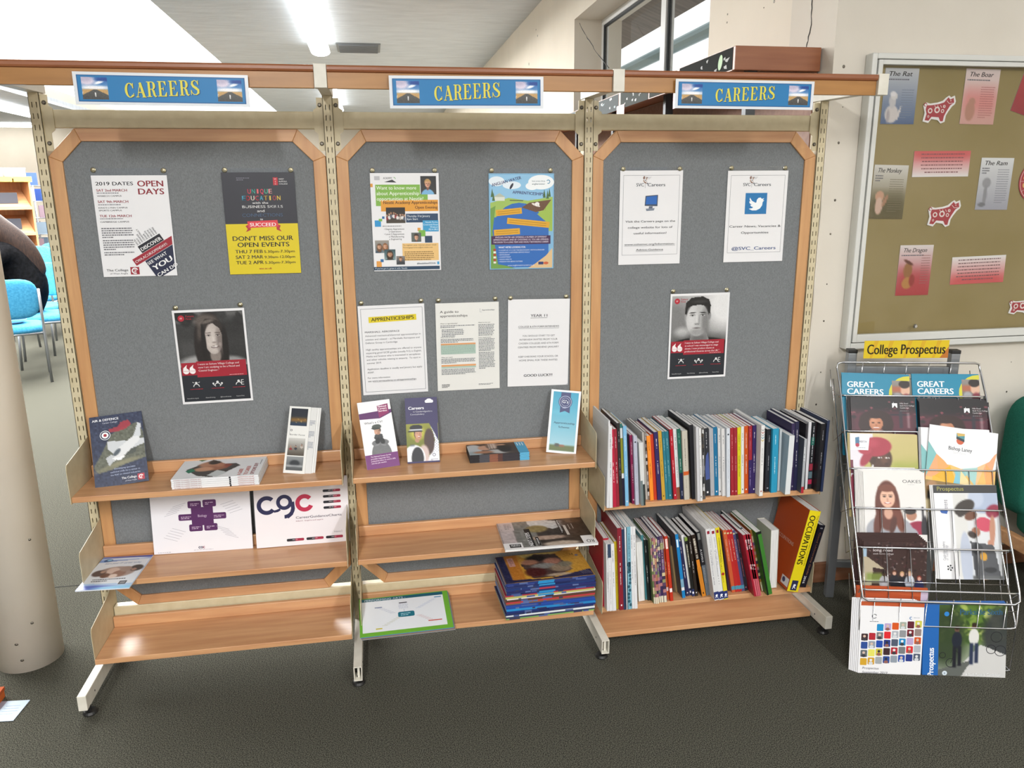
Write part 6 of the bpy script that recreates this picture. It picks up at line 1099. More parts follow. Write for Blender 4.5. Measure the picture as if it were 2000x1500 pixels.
def prosp(A):
    p = Pic(70, 84, 'd4d4d4', 'c8ccd0'); p.rect(0, .08, .3, 1, 'e0e0e2', 1, .01); p.rect(.3, .1, .5, 1, 'cfcfcc', 1, .02); p.ell(.80, .17, .26, .13, 'a4b0c6', .15, 1, -8); p.ell(.66, .14, .12, .10, 'b4bed0', .3); p.ell(.47, .24, .17, .075, '38322e', .15, 1, -22); p.ell(.56, .33, .10, .045, '6c4634', .25, 1, -14); p.ell(.42, .30, .07, .035, '38322e', .3, 1, -30); p.ell(.92, .28, .12, .07, '8a2c44', .25, 1, -15)
    p.ell(.76, .42, .14, .075, 'c0485e', .12, 1, 10); p.ell(.62, .50, .07, .05, '9a6a54', .2); p.ell(.56, .53, .07, .035, '38302c', .3, 1, 20); p.ell(.88, .48, .045, .16, 'b4826a', .25, 1, 6); p.ell(.84, .62, .05, .04, 'b8846c', .3)
    p.ell(.44, .80, .09, .30, 'b0b8c8', .12); p.poly([(.52, .60), (.88, .64), (.96, .98), (.56, .98)], '4c4e52'); p.ell(.62, .68, .09, .06, '34363a', .2); p.ell(.71, .76, .055, .045, 'c89430', .15); p.ell(.80, .9, .1, .03, '2a2c30', .3); p.rect(.52, .96, .98, 1, '5c5e60', 1, .02)
    A.pic(p, 0, 0, 1, 1); A.rect(.0, 0, 1, .085, '353638'); A.text('Prospectus', .06, .06, .045, 'b8b45c', w=.42, bold=.01)
    A.bars(.16, .16, .21, 6, .02, '7a7a84', seed=3, short=False); A.ell(.145, .28, .06, '2c5aa4', .025); A.poly([(.09, .26), (.2, .27), (.19, .31), (.1, .30)], '2c5aa4')
    for k in range(5): A.ell(.17 + .035 * math.cos(k * 1.26), .88 + .025 * math.sin(k * 1.26), .014, '2a2c30'); A.line([(.17, .88), (.17 + .035 * math.cos(k * 1.26), .88 + .025 * math.sin(k * 1.26))], '2a2c30', .0012)
    A.text('Cambridge Academy', .115, .80, .028, '7a7c84', rot=90, w=.30) ; A.text('of Technology', .155, .80, .028, '9a9ca4', rot=90, w=.24)
broch(4, (1822, 947.5), (1945.5, 947.5), .345, 3, 'grey banded Prospectus brochure with children at work, fourth row right', 'dcdcdc', prosp, labs='grey banded brochure, fourth row right', grp='grey banded brochures', dx=-.005, dy=.0006, off=.010)
def longr(A):
    p = Pic(80, 84, '3a2624', '3c2c28'); p.specks(160, ('5a4440', '2a1c1c', '8a7c7c', '241818', '4c2c30'), .02, 7, (0, 0, 1, .6)); p.ell(.5, .98, .9, .2, '8a6a4c', .3); p.poly([(0, .22), (.36, .5), (.16, .46), (.14, .78), (0, .8)], 'b0a48c'); p.poly([(0, .1), (.06, .12), (.05, .28), (0, .26)], '9cb4c8'); p.rect(.06, .56, .34, .72, '7a9040', .8, .06); p.rect(.06, .68, .3, .74, 'c8d0b8', .6, .03)
    for i, (x, sk, hr, tp, y) in enumerate(((.34, '5a4038', '1c1614', 'b8b8bc', .56), (.50, 'c8a08c', '5c3424', '22222a', .54), (.62, 'd0a894', 'b89468', '202026', .56), (.74, 'd4ac98', 'c0a078', 'b4bcc8', .55), (.89, 'c89888', '7a2c20', '20264c', .63))): p.ell(x, y + .16, .075, .12, tp, .15); p.rect(x - .06, y + .24, x + .06, y + .4, '16161a', 1, .02); p.ell(x, y + .01, .036, .045, hr, .2); p.ell(x, y + .025, .026, .034, sk, .2)
    p.rect(0, .90, 1, 1, '8a6a50', 1, .04); A.pic(p, 0, 0, 1, .76); A.rect(0, .75, 1, 1, '8a6a50'); A.text('long road', .16, .135, .04, 'd8d0d0', w=.30, bold=.02); A.text('sixth form college', .16, .175, .02, 'd8d0d0', w=.32, bold=.01)
PH = math.radians(10)
broch(5, (1686, 1057), (1811, 1058.5), .28, 7, 'brochure with students under a dark tree, fifth row left', '3a2624', longr, labs='students under tree brochure, fifth row left', grp='tree brochures', dx=-.0045, dy=.0046, th=.003, edge='e0dcdc')
def orange(A): A.rect(0, 0, 1, 1, 'b4522c'); A.poly([(0, .02), (.9, .08), (.9, .2), (0, .25)], 'a84824'); A.rect(.9, 0, 1, .25, 'c0b0c4'); A.text('McMillan', .14, .34, .05, 'ecd8cc', w=.3, bold=.02)
PH = math.radians(8)
broch(6, (1673, 1148), (1813, 1154), .30, 3, 'orange-covered brochure in the lowest left pocket behind the chequered one', 'b4522c', orange, labs='orange brochure in the lowest left pocket', grp='orange brochures', dx=.0, dy=.004, off=.030, th=.0025)
def squares(A):
    A.rect(0, 0, 1, 1, 'e2e2e4'); A.rect(0, 0, 1, .055, 'b4522c'); cols = ('24347c', '5a1c2c', 'c0b43c', '8a8c90', 'c8982c', '4a5468', 'c4c050', '3a2428', '6c1824', '9aa0a4', '1c84bc', 'a8acb0', 'a82430', '8c7c78', '28488c', 'b09cc4', 'c8a02c', '707478', 'b8b43c', '8a94a0', 'c8501c', '5c6468', 'd0242c', 'a09488', '2048a0', '9aa498', 'd8d460', 'a8acb4', 'c89c2c')
    k = 0; r = random.Random(4)
    for j, n0 in enumerate((2, 0, 0, 0, 0)):
        for i in range(8):
            if j == 0 and i < 2: continue
            u, v = .03 + i * .12, .315 + j * .108 - i * .012
            if u > .92: continue
            c_ = cols[(i * 5 + j * 7) % len(cols)]; A.rrect(u, v, u + .105, v + .092, c_, .015)
            if (i + j) % 2: A.ell(u + .05, v + .035, .022, r.choice(('c8b0a0', 'd8d8d8', '2c2c30'))); A.ell(u + .05, v + .075, .034, r.choice(('3a3a40', '8a5a50', 'c8ccd0')), .02)
    A.ring(.22, .19, .04, .03, '4a4c54', 20, 330); A.bars(.15, .255, .3, 1, .014, '5a5c64', seed=2, short=False); A.ring(.8, .2, .025, .014, '4a7ab0', 60, 300); A.bars(.84, .19, .94, 1, .014, '9aa0b0', seed=2, short=False)
    A.text('Prospectus', .07, .89, .03, '5a5a64', w=.26, shear=.15); A.text('September 2019', .07, .945, .03, '5a5a64', w=.40, shear=.15)
broch(6, (1682, 1174), (1806, 1178), .288, 6, 'front white brochure with coloured photo squares, lowest left pocket', 'e2e2e4', squares, labs='white chequered brochure, lowest left pocket', grp='chequered brochures', dx=-.0052, dy=.0012, off=.004, th=.0033)
def park(A):
    A.rect(0, 0, .19, 1, '1f5fa8'); p = Pic(76, 80, '4a6a2c', '9a9c98'); p.rect(0, 0, 1, .5, '52702c', 1, .1); p.specks(90, ('7a9440', 'a8b85c', '2c4420', '3a5428', 'c0c878'), .05, 5, (0, 0, 1, .45)); p.ell(.1, .4, .3, .4, '2c3a24', .5, .9); p.ell(.9, .4, .25, .35, '34363a', .4, .9); p.poly([(.1, 1.02), (.62, .52), (1.02, .66), (1.02, 1.02)], 'c4c4c2'); p.poly([(0, .85), (.5, .72), (.3, 1), (0, 1)], '5c605c')
    for x, y, t_, l_ in ((.27, .32, '1e2430', '1c1e26'), (.52, .28, 'd0d0cc', '28324c')): p.ell(x, y, .035, .045, '6a4c40', .2); p.ell(x, y - .02, .035, .03, '2c2018', .3); p.ell(x, y + .14, .075, .11, t_, .15); p.rect(x - .06, y + .22, x - .005, y + .5, l_, 1, .02); p.rect(x + .015, y + .22, x + .07, y + .48, l_, 1, .02)
    p.a = np.clip(p.a, 0, 1); A.pic(p, .19, 0, 1, 1)
    for (u, v, r_) in ((.34, .76, .06), (.24, .66, .04), (.88, .42, .07), (.93, .6, .07), (.82, .58, .06)): A.ring(u, v, r_, r_ - .008, '1c1e22')
    A.line([(.34, .76), (.40, .60), (.46, .66)], '1c1e22', .002); A.text('Parkside Sixth', .44, .13, .075, '2a5878', w=.50, bold=.03); A.ell(.28, .12, .03, '2a7ac0'); A.ell(.27, .895, .03, 'c8d4dc'); A.text('6', .27, .91, .03, '2a4a6c', al='C'); A.text('A Sixth Form in Cambridge', .52, .93, .035, 'e8ecee', w=.42, bold=.01)
    A.text('Prospectus', .135, .93, .075, 'eef2f6', rot=90, w=.36, bold=.04)
broch(6, (1804, 1181), (1968, 1181), .288, 4, 'front blue-banded Parkside brochure with cyclists, lowest right pocket', '1f5fa8', park, labs='blue-banded brochure, lowest right pocket', grp='blue banded brochures', dx=-.0012, dy=.0026, off=.006, th=.004)
# ------------------------------------------------------------------ glazed notice case
NX0, NX1, NZ0, NZ1, NYF, NYB = 2.964, 4.12, 1.079, 2.233, .02, YW - .001
NB = empty('notice_case', Matrix.Translation((NX0, NYB, NZ0)), 'wall-mounted glazed aluminium notice case backed with olive paper', 'notice board'); NI = Matrix.Translation((-NX0, -NYB, -NZ0))
def nb(b, name, m, **k): return b.build(name, m, NB, NI, **k)
for (a, d, nm) in (((NX0, NZ0), (NX0 + .021, NZ1), 'case_side'), ((NX1 - .021, NZ0), (NX1, NZ1), 'case_side'), ((NX0 + .021, NZ1 - .021), (NX1 - .021, NZ1), 'case_top'), ((NX0 + .021, NZ0), (NX1 - .021, NZ0 + .026), 'case_bottom')):
    b = MB(); b.box((a[0], NYF, a[1]), (d[0], NYB, d[1])); nb(b, nm, 'aluminium', bevel=.004)
for (a, d) in (((NX0 + .0245, NZ0 + .03), (NX0 + .043, NZ1 - .0245)), ((NX1 - .043, NZ0 + .03), (NX1 - .0245, NZ1 - .0245)), ((NX0 + .043, NZ1 - .0415), (NX1 - .043, NZ1 - .0245)), ((NX0 + .043, NZ0 + .03), (NX1 - .043, NZ0 + .062))):
    b = MB(); b.box((a[0], NYF - .004, a[1]), (d[0], NYF + .018, d[1])); nb(b, 'door_rail', 'aluminium', bevel=.0015)
b = MB(); b.box((NX0 + .02, NYB - .014, NZ0 + .02), (NX1 - .02, NYB - .008, NZ1 - .02)); nb(b, 'backing', 'board_cloth')
b = MB(); b.add([(NX0 + .042, NYF + .008, NZ0 + .06), (NX1 - .042, NYF + .008, NZ0 + .06), (NX1 - .042, NYF + .008, NZ1 - .04), (NX0 + .042, NYF + .008, NZ1 - .04)], [(0, 1, 2, 3)]); nb(b, 'glass_pane', 'glass')
b = MB(); b.lathe([(.009, 0), (.009, .006), (.006, .010), (.0, .010)], 14, M=Matrix.Translation((at(1787.6, 637, y=NYF).x, NYF - .004 + .008, at(1787.6, 637, y=NYF).z)) @ Matrix.Rotation(math.pi / 2, 4, 'X')); nb(b, 'lock', 'chrome')
for (x, z) in ((NX0 + .012, NZ1), ): b = MB(); b.blob((x, NYF + .02, z), (.005, .005, .002), 10, 6); nb(b, 'corner_screw', 'bolt')
YN = NYB - .016
def note(px, lab, cat, pic, title=None, body=True, bars=None):
    M, w_, h_ = on_plane(px, y=YN); o = sheet('zodiac_sheet' if title else 'notice_strip', M, w_, h_, lab, cat, 'd0d0d2', .0008); A = Art(w_, h_); A.pic(pic, 0, 0, 1, 1)
    if title: A.text(title, .10, .14, .085, '101014', w=.7, shear=.25, bold=.02); A.bars(.06, .19, .9 if title in ('The Rat', 'The Boar', 'The Dragon') else .3, 1 if title in ('The Rat', 'The Boar', 'The Dragon') else 3, .045, '5a5a64', seed=2, h=.5)
    if bars: A.bars(*bars)
    A.build(o)
p = Pic(30, 46, 'b8b8bc', '44587c'); p.ell(.3, .82, .2, .16, 'c0b8b8', .15); p.ell(.3, .58, .1, .14, 'b4b0b4', .2); p.ell(.34, .5, .1, .06, 'c4c0c0', .2); p.ell(.3, .46, .09, .045, 'd0ccd0', .4); p.ell(.52, .8, .03, .14, 'c4bcbc', .3, 1, 15); p.ell(.2, .86, .05, .12, '9c9498', .5)
note(((1731.3, 132.3), (1796, 133.6), (1784, 242.8), (1718, 242)), 'blue-footed zodiac sheet titled The Rat at top left of the case', 'sheet', p, 'The Rat', bars=(.55, .38, .92, 12, .045, '6a7488', .3, 'L', 3))
p = Pic(30, 46, 'd0c0c0', 'c09088'); p.rect(0, .35, 1, .8, 'c86a68', .6, .3); p.ell(.25, .76, .14, .18, 'a87868', .2); p.ell(.28, .6, .1, .08, 'a87868', .3); note(((1885, 133.6), (1952, 135.8), (1942, 243.7), (1877, 242)), 'pink zodiac sheet titled The Boar at top of the case', 'sheet', p, 'The Boar', bars=(.5, .32, .92, 14, .042, '9a5c5c', .3, 'L', 4))
p = Pic(30, 46, 'c8c4c0', '5c5030'); p.rect(0, .55, 1, 1, '4c4426', .9, .3); p.ell(.25, .58, .13, .1, 'b88c74', .2); p.ell(.25, .76, .11, .16, 'c0a090', .2); p.ell(.42, .66, .05, .12, '9a7058', .3, 1, 20); note(((1706, 321.7), (1773, 323), (1764, 428), (1699, 427)), 'olive-footed zodiac sheet titled The Monkey, middle left of the case', 'sheet', p, 'The Monkey', bars=(.5, .26, .92, 15, .042, '6c6450', .3, 'L', 5))
p = Pic(30, 46, 'd0d0d2', '9494a0'); p.ell(.25, .48, .13, .1, '8a8a90', .2); p.ell(.25, .72, .06, .2, '84848a', .2); p.ell(.18, .9, .12, .04, '6c6c72', .3); note(((1916, 308), (1980.5, 308.7), (1967, 409.7), (1905.5, 409.7)), 'grey zodiac sheet titled The Ram, middle right of the case', 'sheet', p, 'The Ram', bars=(.55, .22, .92, 15, .045, '7a7a84', .3, 'L', 6))
p = Pic(30, 46, 'd0c8c8', '9c2c34'); p.rect(0, .5, 1, 1, 'a42c34', .7, .3); p.ell(.3, .5, .13, .16, '8a5c34', .2); p.ell(.32, .75, .16, .12, 'a8743c', .2, 1, 20); p.ell(.3, .34, .16, .03, '5a2c24', .4, 1, 30); p.ell(.45, .7, .08, .12, '8a2c2c', .3); note(((1754.7, 479), (1820, 479), (1816, 575), (1752, 577.8)), 'red-footed zodiac sheet titled The Dragon, lower left of the case', 'sheet', p, 'The Dragon', bars=(.68, .20, .95, 12, .05, '8a5c5c', .3, 'L', 7))
p = Pic(10, 30, 'a83438', '8a2430'); note(((1992, 139), (2056, 142), (2048, 250), (1986, 207)), 'deep red sheet at the upper right of the case', 'sheet', p)
p = Pic(40, 16, 'c45a5c', 'd8d4d4'); p.rect(0, 0, 1, .3, 'bc4448', .7, .3); note(((1785, 294), (1896, 295.7), (1891, 343.4), (1782, 347)), 'wide typed strip with a red top, upper middle of the case', 'notice', p, bars=(.12, .1, .9, 6, .14, '7a4a50', .3, 'C', 8))
p = Pic(40, 16, 'd8d6d6', 'c45a5c'); p.rect(0, .7, 1, 1, 'bc4044', .7, .3); note(((1858, 503), (1964, 497.7), (1960, 550.5), (1857, 556)), 'wide typed strip with a red foot, lower middle of the case', 'notice', p, bars=(.1, .1, .92, 7, .12, '6a4a50', .3, 'C', 9))
def pig(px, lab):
    M, w_, h_ = on_plane(px, y=YN - .002)
    out = [(.02, .38), (.10, .26), (.22, .30), (.45, .26), (.60, .20), (.70, .08), (.78, .02), (.84, .08), (.95, .02), (1, .22), (.98, .32), (.90, .40), (.80, .58), (.74, .72), (.72, .94), (.60, 1), (.50, .88), (.30, .84), (.22, .98), (.04, .92), (.08, .62)]
    b = MB(); b.prism([(u * w_, (1 - v) * h_) for u, v in out], 'z', -.0012, 0, 'dcd8d8'); o = b.build('paper_pig', 'print', None, M); tag(o, lab, 'paper cutout', 'paper pigs in the notice case'); A = Art(w_, h_); R_ = '9c2c38'
    A.poly([(.12, .36), (.25, .36), (.48, .32), (.64, .26), (.76, .08), (.82, .16), (.92, .1), (.95, .26), (.84, .36), (.74, .58), (.68, .74), (.66, .92), (.58, .92), (.52, .78), (.3, .76), (.22, .9), (.1, .88), (.14, .66), (.10, .5)], R_)
    for (u, v, r_) in ((.24, .55, .07), (.45, .52, .085), (.62, .56, .05), (.2, .75, .03), (.66, .4, .04)): A.ring(u, v, r_, r_ * .55, 'd8ccc8')
    for k in range(4): A.line([(.36 + k * .09, .36), (.40 + k * .09, .44)], 'd8ccc8', .002)
    A.line([(.72, .2), (.8, .3), (.9, .28)], 'd8ccc8', .002); A.ell(.84, .2, .014, 'e8e0dc'); A.ring(.08, .34, .05, .03, R_, 0, 280); A.build(o)
S = lambda x0, y0, x1, y1: ((1600 + x0 / 2.3075, 50 + y0 / 2.3075), (1600 + x1 / 2.3075, 50 + y0 / 2.3075), (1600 + x1 / 2.3075, 50 + y1 / 2.3075), (1600 + x0 / 2.3075, 50 + y1 / 2.3075))
pig(S(465, 313, 612, 441), 'red and white paper pig between the rat and boar sheets'); pig(S(487, 785, 634, 907), 'red and white paper pig right of the monkey sheet'); pig(S(852, 1218, 996, 1302), 'red and white paper pig at the lower right edge of the case')
c0 = at(2026, 354, y=YN); b = MB(); b.lathe([(.088, 0), (.088, .001)], 40, 'a02c38'); o = b.build('round_cutout', 'print', None, Matrix.Translation(c0 - Vector((0, .0005, 0))) @ Matrix.Rotation(math.pi / 2, 4, 'X')); tag(o, 'round red zodiac wheel cut by the right edge of the picture', 'paper cutout')
A = Art(.18, .18, .0012); A.ring(.5, .5, .46, .45, 'd8ccc8'); A.ring(.5, .5, .27, .26, 'd8ccc8')
for k in range(12):
    a = k * math.pi / 6; A.line([(.5 + .26 * math.cos(a), .5 + .26 * math.sin(a)), (.5 + .46 * math.cos(a), .5 + .46 * math.sin(a))], 'd8ccc8', .001); A.ell(.5 + .36 * math.cos(a + .26), .5 + .36 * math.sin(a + .26), .055, 'd0a868', .035, rot=k * 50)
A.build(o, M=Matrix.Translation((-.09, -.09, 0)))
# ------------------------------------------------------------------ green lounge chair by the wall
GC = empty('lounge_chair', Matrix.Translation((3.72, -.62, 0)), 'green upholstered low chair with a wooden frame at the right edge', 'chair')
b = MB(); b.blob((.34, .50, .60), (.36, .10, .275), 32, 18, .35, M=Matrix.Translation((0, .0, 0))); b.build('backrest', 'green_fabric', GC, smooth=True)
b = MB(); b.blob((.34, .20, .345), (.335, .33, .085), 32, 14, .35); b.build('seat', 'green_fabric', GC, smooth=True)
for x in (-.02, .67):
    b = MB(); b.box((x, -.14, .215), (x + .035, .62, .275)); b.build('side_rail', 'wood_x', GC, bevel=.006)
    for y in (-.12, .55): b = MB(); b.box((x, y, 0), (x + .035, y + .05, .215)); b.build('leg', 'wood_z', GC, bevel=.004)
b = MB(); b.box((.015, -.14, .215), (.67, -.11, .275)); b.build('front_rail', 'wood_x', GC, bevel=.006)
# ------------------------------------------------------------------ shelving along the side wall, seen over the top and through the gaps
ry0, ry1, rx0, rx1 = .15, 6.2, 2.463, 2.823
RSH = empty('wall_shelving', Matrix.Translation((rx1, ry0, 0)), 'brown wooden shelving along the side wall behind the display panels', 'shelving'); RSI = Matrix.Translation((-rx1, -ry0, 0))
def rs(b, name, m, **k): return b.build(name, m, RSH, RSI, **k)
b = MB(); b.box((rx0, ry0, 2.182), (rx1, ry0 + .02, 2.27)); rs(b, 'canopy_end', 'wood_red', bevel=.002)
b = MB(); b.box((rx0, ry0 + .02, 2.182), (rx0 + .018, ry1, 2.27)); rs(b, 'canopy_fascia', 'wood_red')
b = MB(); b.box((rx0 + .018, ry0 + .02, 2.256), (rx1, ry1, 2.268)); rs(b, 'canopy_top', 'wood_red')
b = MB(); b.box((rx1 - .012, ry0 + .02, .06), (rx1, ry1, 2.25)); rs(b, 'back_panel', 'skirting')
for y in (.2, 1.1, 2.0, 2.9, 3.8, 4.7, 5.6): b = MB(); b.box((rx0 + .08, y, 0), (rx0 + .12, y + .035, 2.25)); rs(b, 'upright', 'dark_steel')
for z in (.3, .65, 1.0, 1.35, 1.7): b = MB(); b.box((rx0 + .04, ry0 + .05, z), (rx1 - .012, ry1, z + .02)); rs(b, 'shelf', 'wood_z')
bc = ('e0e0e2', '5a7aa8', '28282c', 'd8d4cc', '8a2c34', '2c2c30', 'c8ccd0', '26282c', 'b03038', '3a3c40')
for k in range(10):
    y = 1.22 + k * .062; M = Matrix.Translation((rx0 + .06, y, 1.7205)); b = MB(); b.box((0, 0, 0), (.2, .003, .30 + .01 * (k % 3)), bc[k]); b.box((0, .042, 0), (.2, .045, .30 + .01 * (k % 3)), bc[k]); b.box((0, .003, 0), (.003, .042, .30 + .01 * (k % 3)), bc[k])
    o = b.build('binder', 'print', None, M); tag(o, ('white', 'blue', 'black', 'cream', 'dark red', 'charcoal', 'pale grey', 'dark grey', 'red', 'slate')[k] + ' file on the wall shelving seen through the panel gap', 'file', 'files on the wall shelving')
    q = MB(); q.box((.003, .003, .002), (.198, .042, .295)); q.build('page_block', 'pages_flat', o)
def strip(y0, y1, z0, z1, col, lab, cols, seed):
    w_ = y1 - y0; M = frame((rx0 - .001, y1, z0), (0, -1, 0), (0, 0, 1)); o = sheet('laminated_strip', M, w_, z1 - z0, lab, 'notice', col, .0008, 'laminated strips on the wall shelving canopy', 'print_matte'); r = random.Random(seed); A = Art(w_, z1 - z0)
    for i in range(9): u = r.uniform(.02, .9); v = r.uniform(.1, .8); A.poly([(u, v), (u + r.uniform(.02, .08), v - .05), (u + r.uniform(.02, .06), v + r.uniform(.05, .15)), (u + .01, v + .1)], r.choice(cols))
    A.build(o); return o
o = strip(.17, .72, 2.186, 2.268, '1c1e1c', 'dark laminated strip with a green leaf nearest the canopy end panel', ('5c6058', '2a2c2a', '787c74'), 1)
A = Art(.55, .082, .0012); A.ell(.80, .5, .035, '6a9a4c', .36, rot=20); A.build(o)
strip(.76, 1.12, 2.186, 2.266, '4c4e4c', 'foil-like laminated strip second from the canopy end panel', ('c8cac8', '6a6c6a', 'e0e0e0'), 2)
strip(1.14, 1.60, 2.182, 2.266, '565a58', 'silver laminated strip third from the canopy end panel', ('c8cac8', '7a7c7a', 'e8e8e8'), 3)
strip(1.64, 2.3, 2.18, 2.266, '6c7274', 'pale laminated strip behind the middle fascia joint', ('c8cac8', '8aa0a8', 'e8e8e8'), 4)
strip(2.36, 3.6, 2.18, 2.266, '7c868c', 'pale blue laminated strip farthest along the wall shelving canopy', ('c8cac8', '8aa0b8', 'e8e8e8'), 5)
for (y0, y1, z0, z1, l) in ((.67, .78, 2.10, 2.22, 'pink laminated sheet hanging below the canopy near the CAREERS sign'), (1.52, 1.66, 2.02, 2.20, 'pink laminated sheet hanging below the canopy beside the second upright')):
    M = frame((rx0 - .004, y1, z0), (0, -1, 0), (0, 0, 1)); sheet('hanging_sheet', M, y1 - y0, z1 - z0, l, 'notice', 'c8686c', .0008, None, 'print_gloss')
# ------------------------------------------------------------------ far left: reading area
K = 1.12
def chair(P, rot, lab, grp='blue library chairs'):
    o = empty('library_chair', Matrix.Translation(P) @ Matrix.Rotation(rot, 4, 'Z'), lab, 'chair', grp)
    b = MB(); b.blob((0, 0, .455 * K), (.235 * K, .225 * K, .04 * K), 28, 10, .45); b.build('seat', 'blue_fabric', o, smooth=True)
    b = MB(); b.blob((0, 0, 0), (.22 * K, .03 * K, .17 * K), 28, 12, .55, M=Matrix.Translation((0, .235 * K, .72 * K)) @ Matrix.Rotation(-.17, 4, 'X')); b.build('backrest', 'blue_fabric', o, smooth=True)
    for s_ in (-1, 1):
        x = s_ * .225 * K; b = MB(); b.tube([(x, .26 * K, 0), (x, .215 * K, .43 * K), (x, .225 * K, .55 * K), (x, .262 * K, .80 * K)], .0115 * K, 8); b.build('rear_leg', 'grey_steel', o, smooth=True)
        b = MB(); b.tube([(x, -.21 * K, 0), (x, -.19 * K, .43 * K)], .0115 * K, 8); b.build('front_leg', 'grey_steel', o, smooth=True)
        b = MB(); b.tube([(x, -.19 * K, .42 * K), (x, .215 * K, .42 * K)], .012 * K, 8); b.build('side_rail', 'grey_steel', o, smooth=True)
    for y in (-.19, .21): b = MB(); b.tube([(-.225 * K, y * K, .42 * K), (.225 * K, y * K, .42 * K)], .01 * K, 8); b.build('cross_rail', 'grey_steel', o, smooth=True)
    return o
A0 = at(80, 747, z=0); fa = math.radians(22); Ac = A0 + Vector((.10 -.252 * math.cos(fa) - .29 * math.sin(fa), -.252 * math.sin(fa) + .29 * math.cos(fa), 0)); chair(Ac, math.pi + fa, 'nearest blue chair with a white bag, seen from behind beside the column')
b = MB(); b.blob((0, 0, 0), (.13, .12, .05), 16, 10, .9); b.blob((-.1, .02, .02), (.07, .1, .05), 12, 8, .9); b.blob((.05, -.03, .03), (.08, .07, .04), 12, 8, .8); o = b.build('plastic_bag', 'white_bag', None, Matrix.Translation((Ac.x, Ac.y, .60)), smooth=True); tag(o, 'crumpled white bag lying on the nearest blue chair', 'bag')
PB = Vector((-2.42, 6.0, 0)); chair(PB, math.radians(-72), 'blue chair on which the person in black sits')
PC = at(101, 572, y=7.2); chair((PC.x + .03, 6.72, 0), math.radians(-12), 'blue chair with rounded back right behind the seated person')
PD = at(70, 505, y=10.2); chair((PD.x, 10.2, 0), math.radians(20), 'far blue chair with tall back left of the table end')
PE = at(97, 512, y=11.0); chair((PE.x, 11.0, 0), math.radians(-5), 'far blue chair beyond the table beside the slotted upright')
TB = at(100, 525, z=.80);
yf = TB.y - .40 - .30; PF = at(74, 540, y=yf); chair((PF.x, yf, 0), math.radians(175), 'blue chair with its back to us pushed up to the table')
t_ = empty('reading_table', Matrix.Translation((TB.x, TB.y, 0)), 'wooden topped reading table between the far blue chairs', 'table')
b = MB(); b.box((-.7, -.40, .77), (.9, .40, .80)); b.build('table_top', 'wood_x', t_, bevel=.005)
for x in (-.62, .82):
    for y in (-.34, .34): b = MB(); b.box((x - .02, y - .02, 0), (x + .02, y + .02, .77)); b.build('leg', 'grey_steel', t_)
# person seated on the second chair, leaning left over the table
def skin(name, joints, edges, m, parent=None, lv=2):
    me = bpy.data.meshes.new(name); me.from_pydata([j[0] for j in joints], edges, []); me.update(); o = bpy.data.objects.new(name, me); COL.objects.link(o); me.materials.append(MATS[m])
    if parent: o.parent = parent; o.matrix_parent_inverse = parent.matrix_world.inverted()
    md = o.modifiers.new('skin', 'SKIN'); md.use_smooth_shade = True
    for i, j in enumerate(joints):
        r = j[1]; sv = me.skin_vertices[0].data[i]; sv.radius = r if isinstance(r, tuple) else (r, r)
    me.skin_vertices[0].data[0].use_root = True
    s_ = o.modifiers.new('sub', 'SUBSURF'); s_.levels = lv; s_.render_levels = lv; return o
px_, py_ = -2.41, PB.y; V = lambda x, y, z: (px_ + x, py_ + y, z)
J = [(V(0, 0, .62), .15), (V(-.04, 0, .80), (.15, .18)), (V(-.13, 0, 1.0), (.15, .19)), (V(-.23, 0, 1.18), (.12, .15)), (V(-.31, 0, 1.31), .062), (V(-.36, 0, 1.40), .07),
     (V(-.24, -.23, 1.16), .075), (V(-.36, -.29, .93), .06), (V(-.62, -.22, .86), .045), (V(-.24, .23, 1.16), .075), (V(-.36, .29, .93), .06), (V(-.62, .22, .86), .045),
     (V(-.10, -.11, .595), .10), (V(-.50, -.12, .585), .075), (V(-.52, -.12, .12), .05), (V(-.10, .11, .595), .10), (V(-.50, .12, .585), .075), (V(-.52, .12, .12), .05)]
E_ = [(0, 1), (1, 2), (2, 3), (3, 4), (4, 5), (3, 6), (6, 7), (7, 8), (3, 9), (9, 10), (10, 11), (0, 12), (12, 13), (13, 14), (0, 15), (15, 16), (16, 17)]
per = skin('person', J, E_, 'black_cloth'); tag(per, 'person in black hooded top with long dark hair seated leaning over, back to us', 'person')
b = MB(); hx = V(-.42, 0, 1.50); b.blob(hx, (.105, .085, .125), 20, 14); b.blob((hx[0] - .1, hx[1], hx[2] - .02), (.018, .015, .02), 8, 6); b.blob((hx[0] - .07, hx[1], hx[2] - .09), (.04, .035, .04), 10, 8); hd = b.build('head', 'skin', per, smooth=True)
for s_ in (-1, 1): b = MB(); b.blob((hx[0] - .092, hx[1] + s_ * .035, hx[2] + .01), (.01, .014, .008), 8, 6); b.build('eye', 'dark_rubber', hd, smooth=True); b = MB(); b.blob((hx[0] + .0, hx[1] + s_ * .088, hx[2] - .01), (.02, .01, .03), 8, 6); b.build('ear', 'skin', hd, smooth=True)
b = MB(); b.blob((hx[0] - .094, hx[1], hx[2] - .06), (.008, .025, .006), 8, 6); b.build('mouth', 'wood_red', hd, smooth=True)
skin('hair', [(V(-.39, 0, 1.55), .112), (V(-.33, 0, 1.47), .115), (V(-.22, 0, 1.34), (.12, .15)), (V(-.10, 0, 1.20), (.10, .15)), (V(-.02, 0, 1.04), (.07, .13)), (V(.03, 0, .90), (.04, .09))], [(0, 1), (1, 2), (2, 3), (3, 4), (4, 5)], 'hair', per)
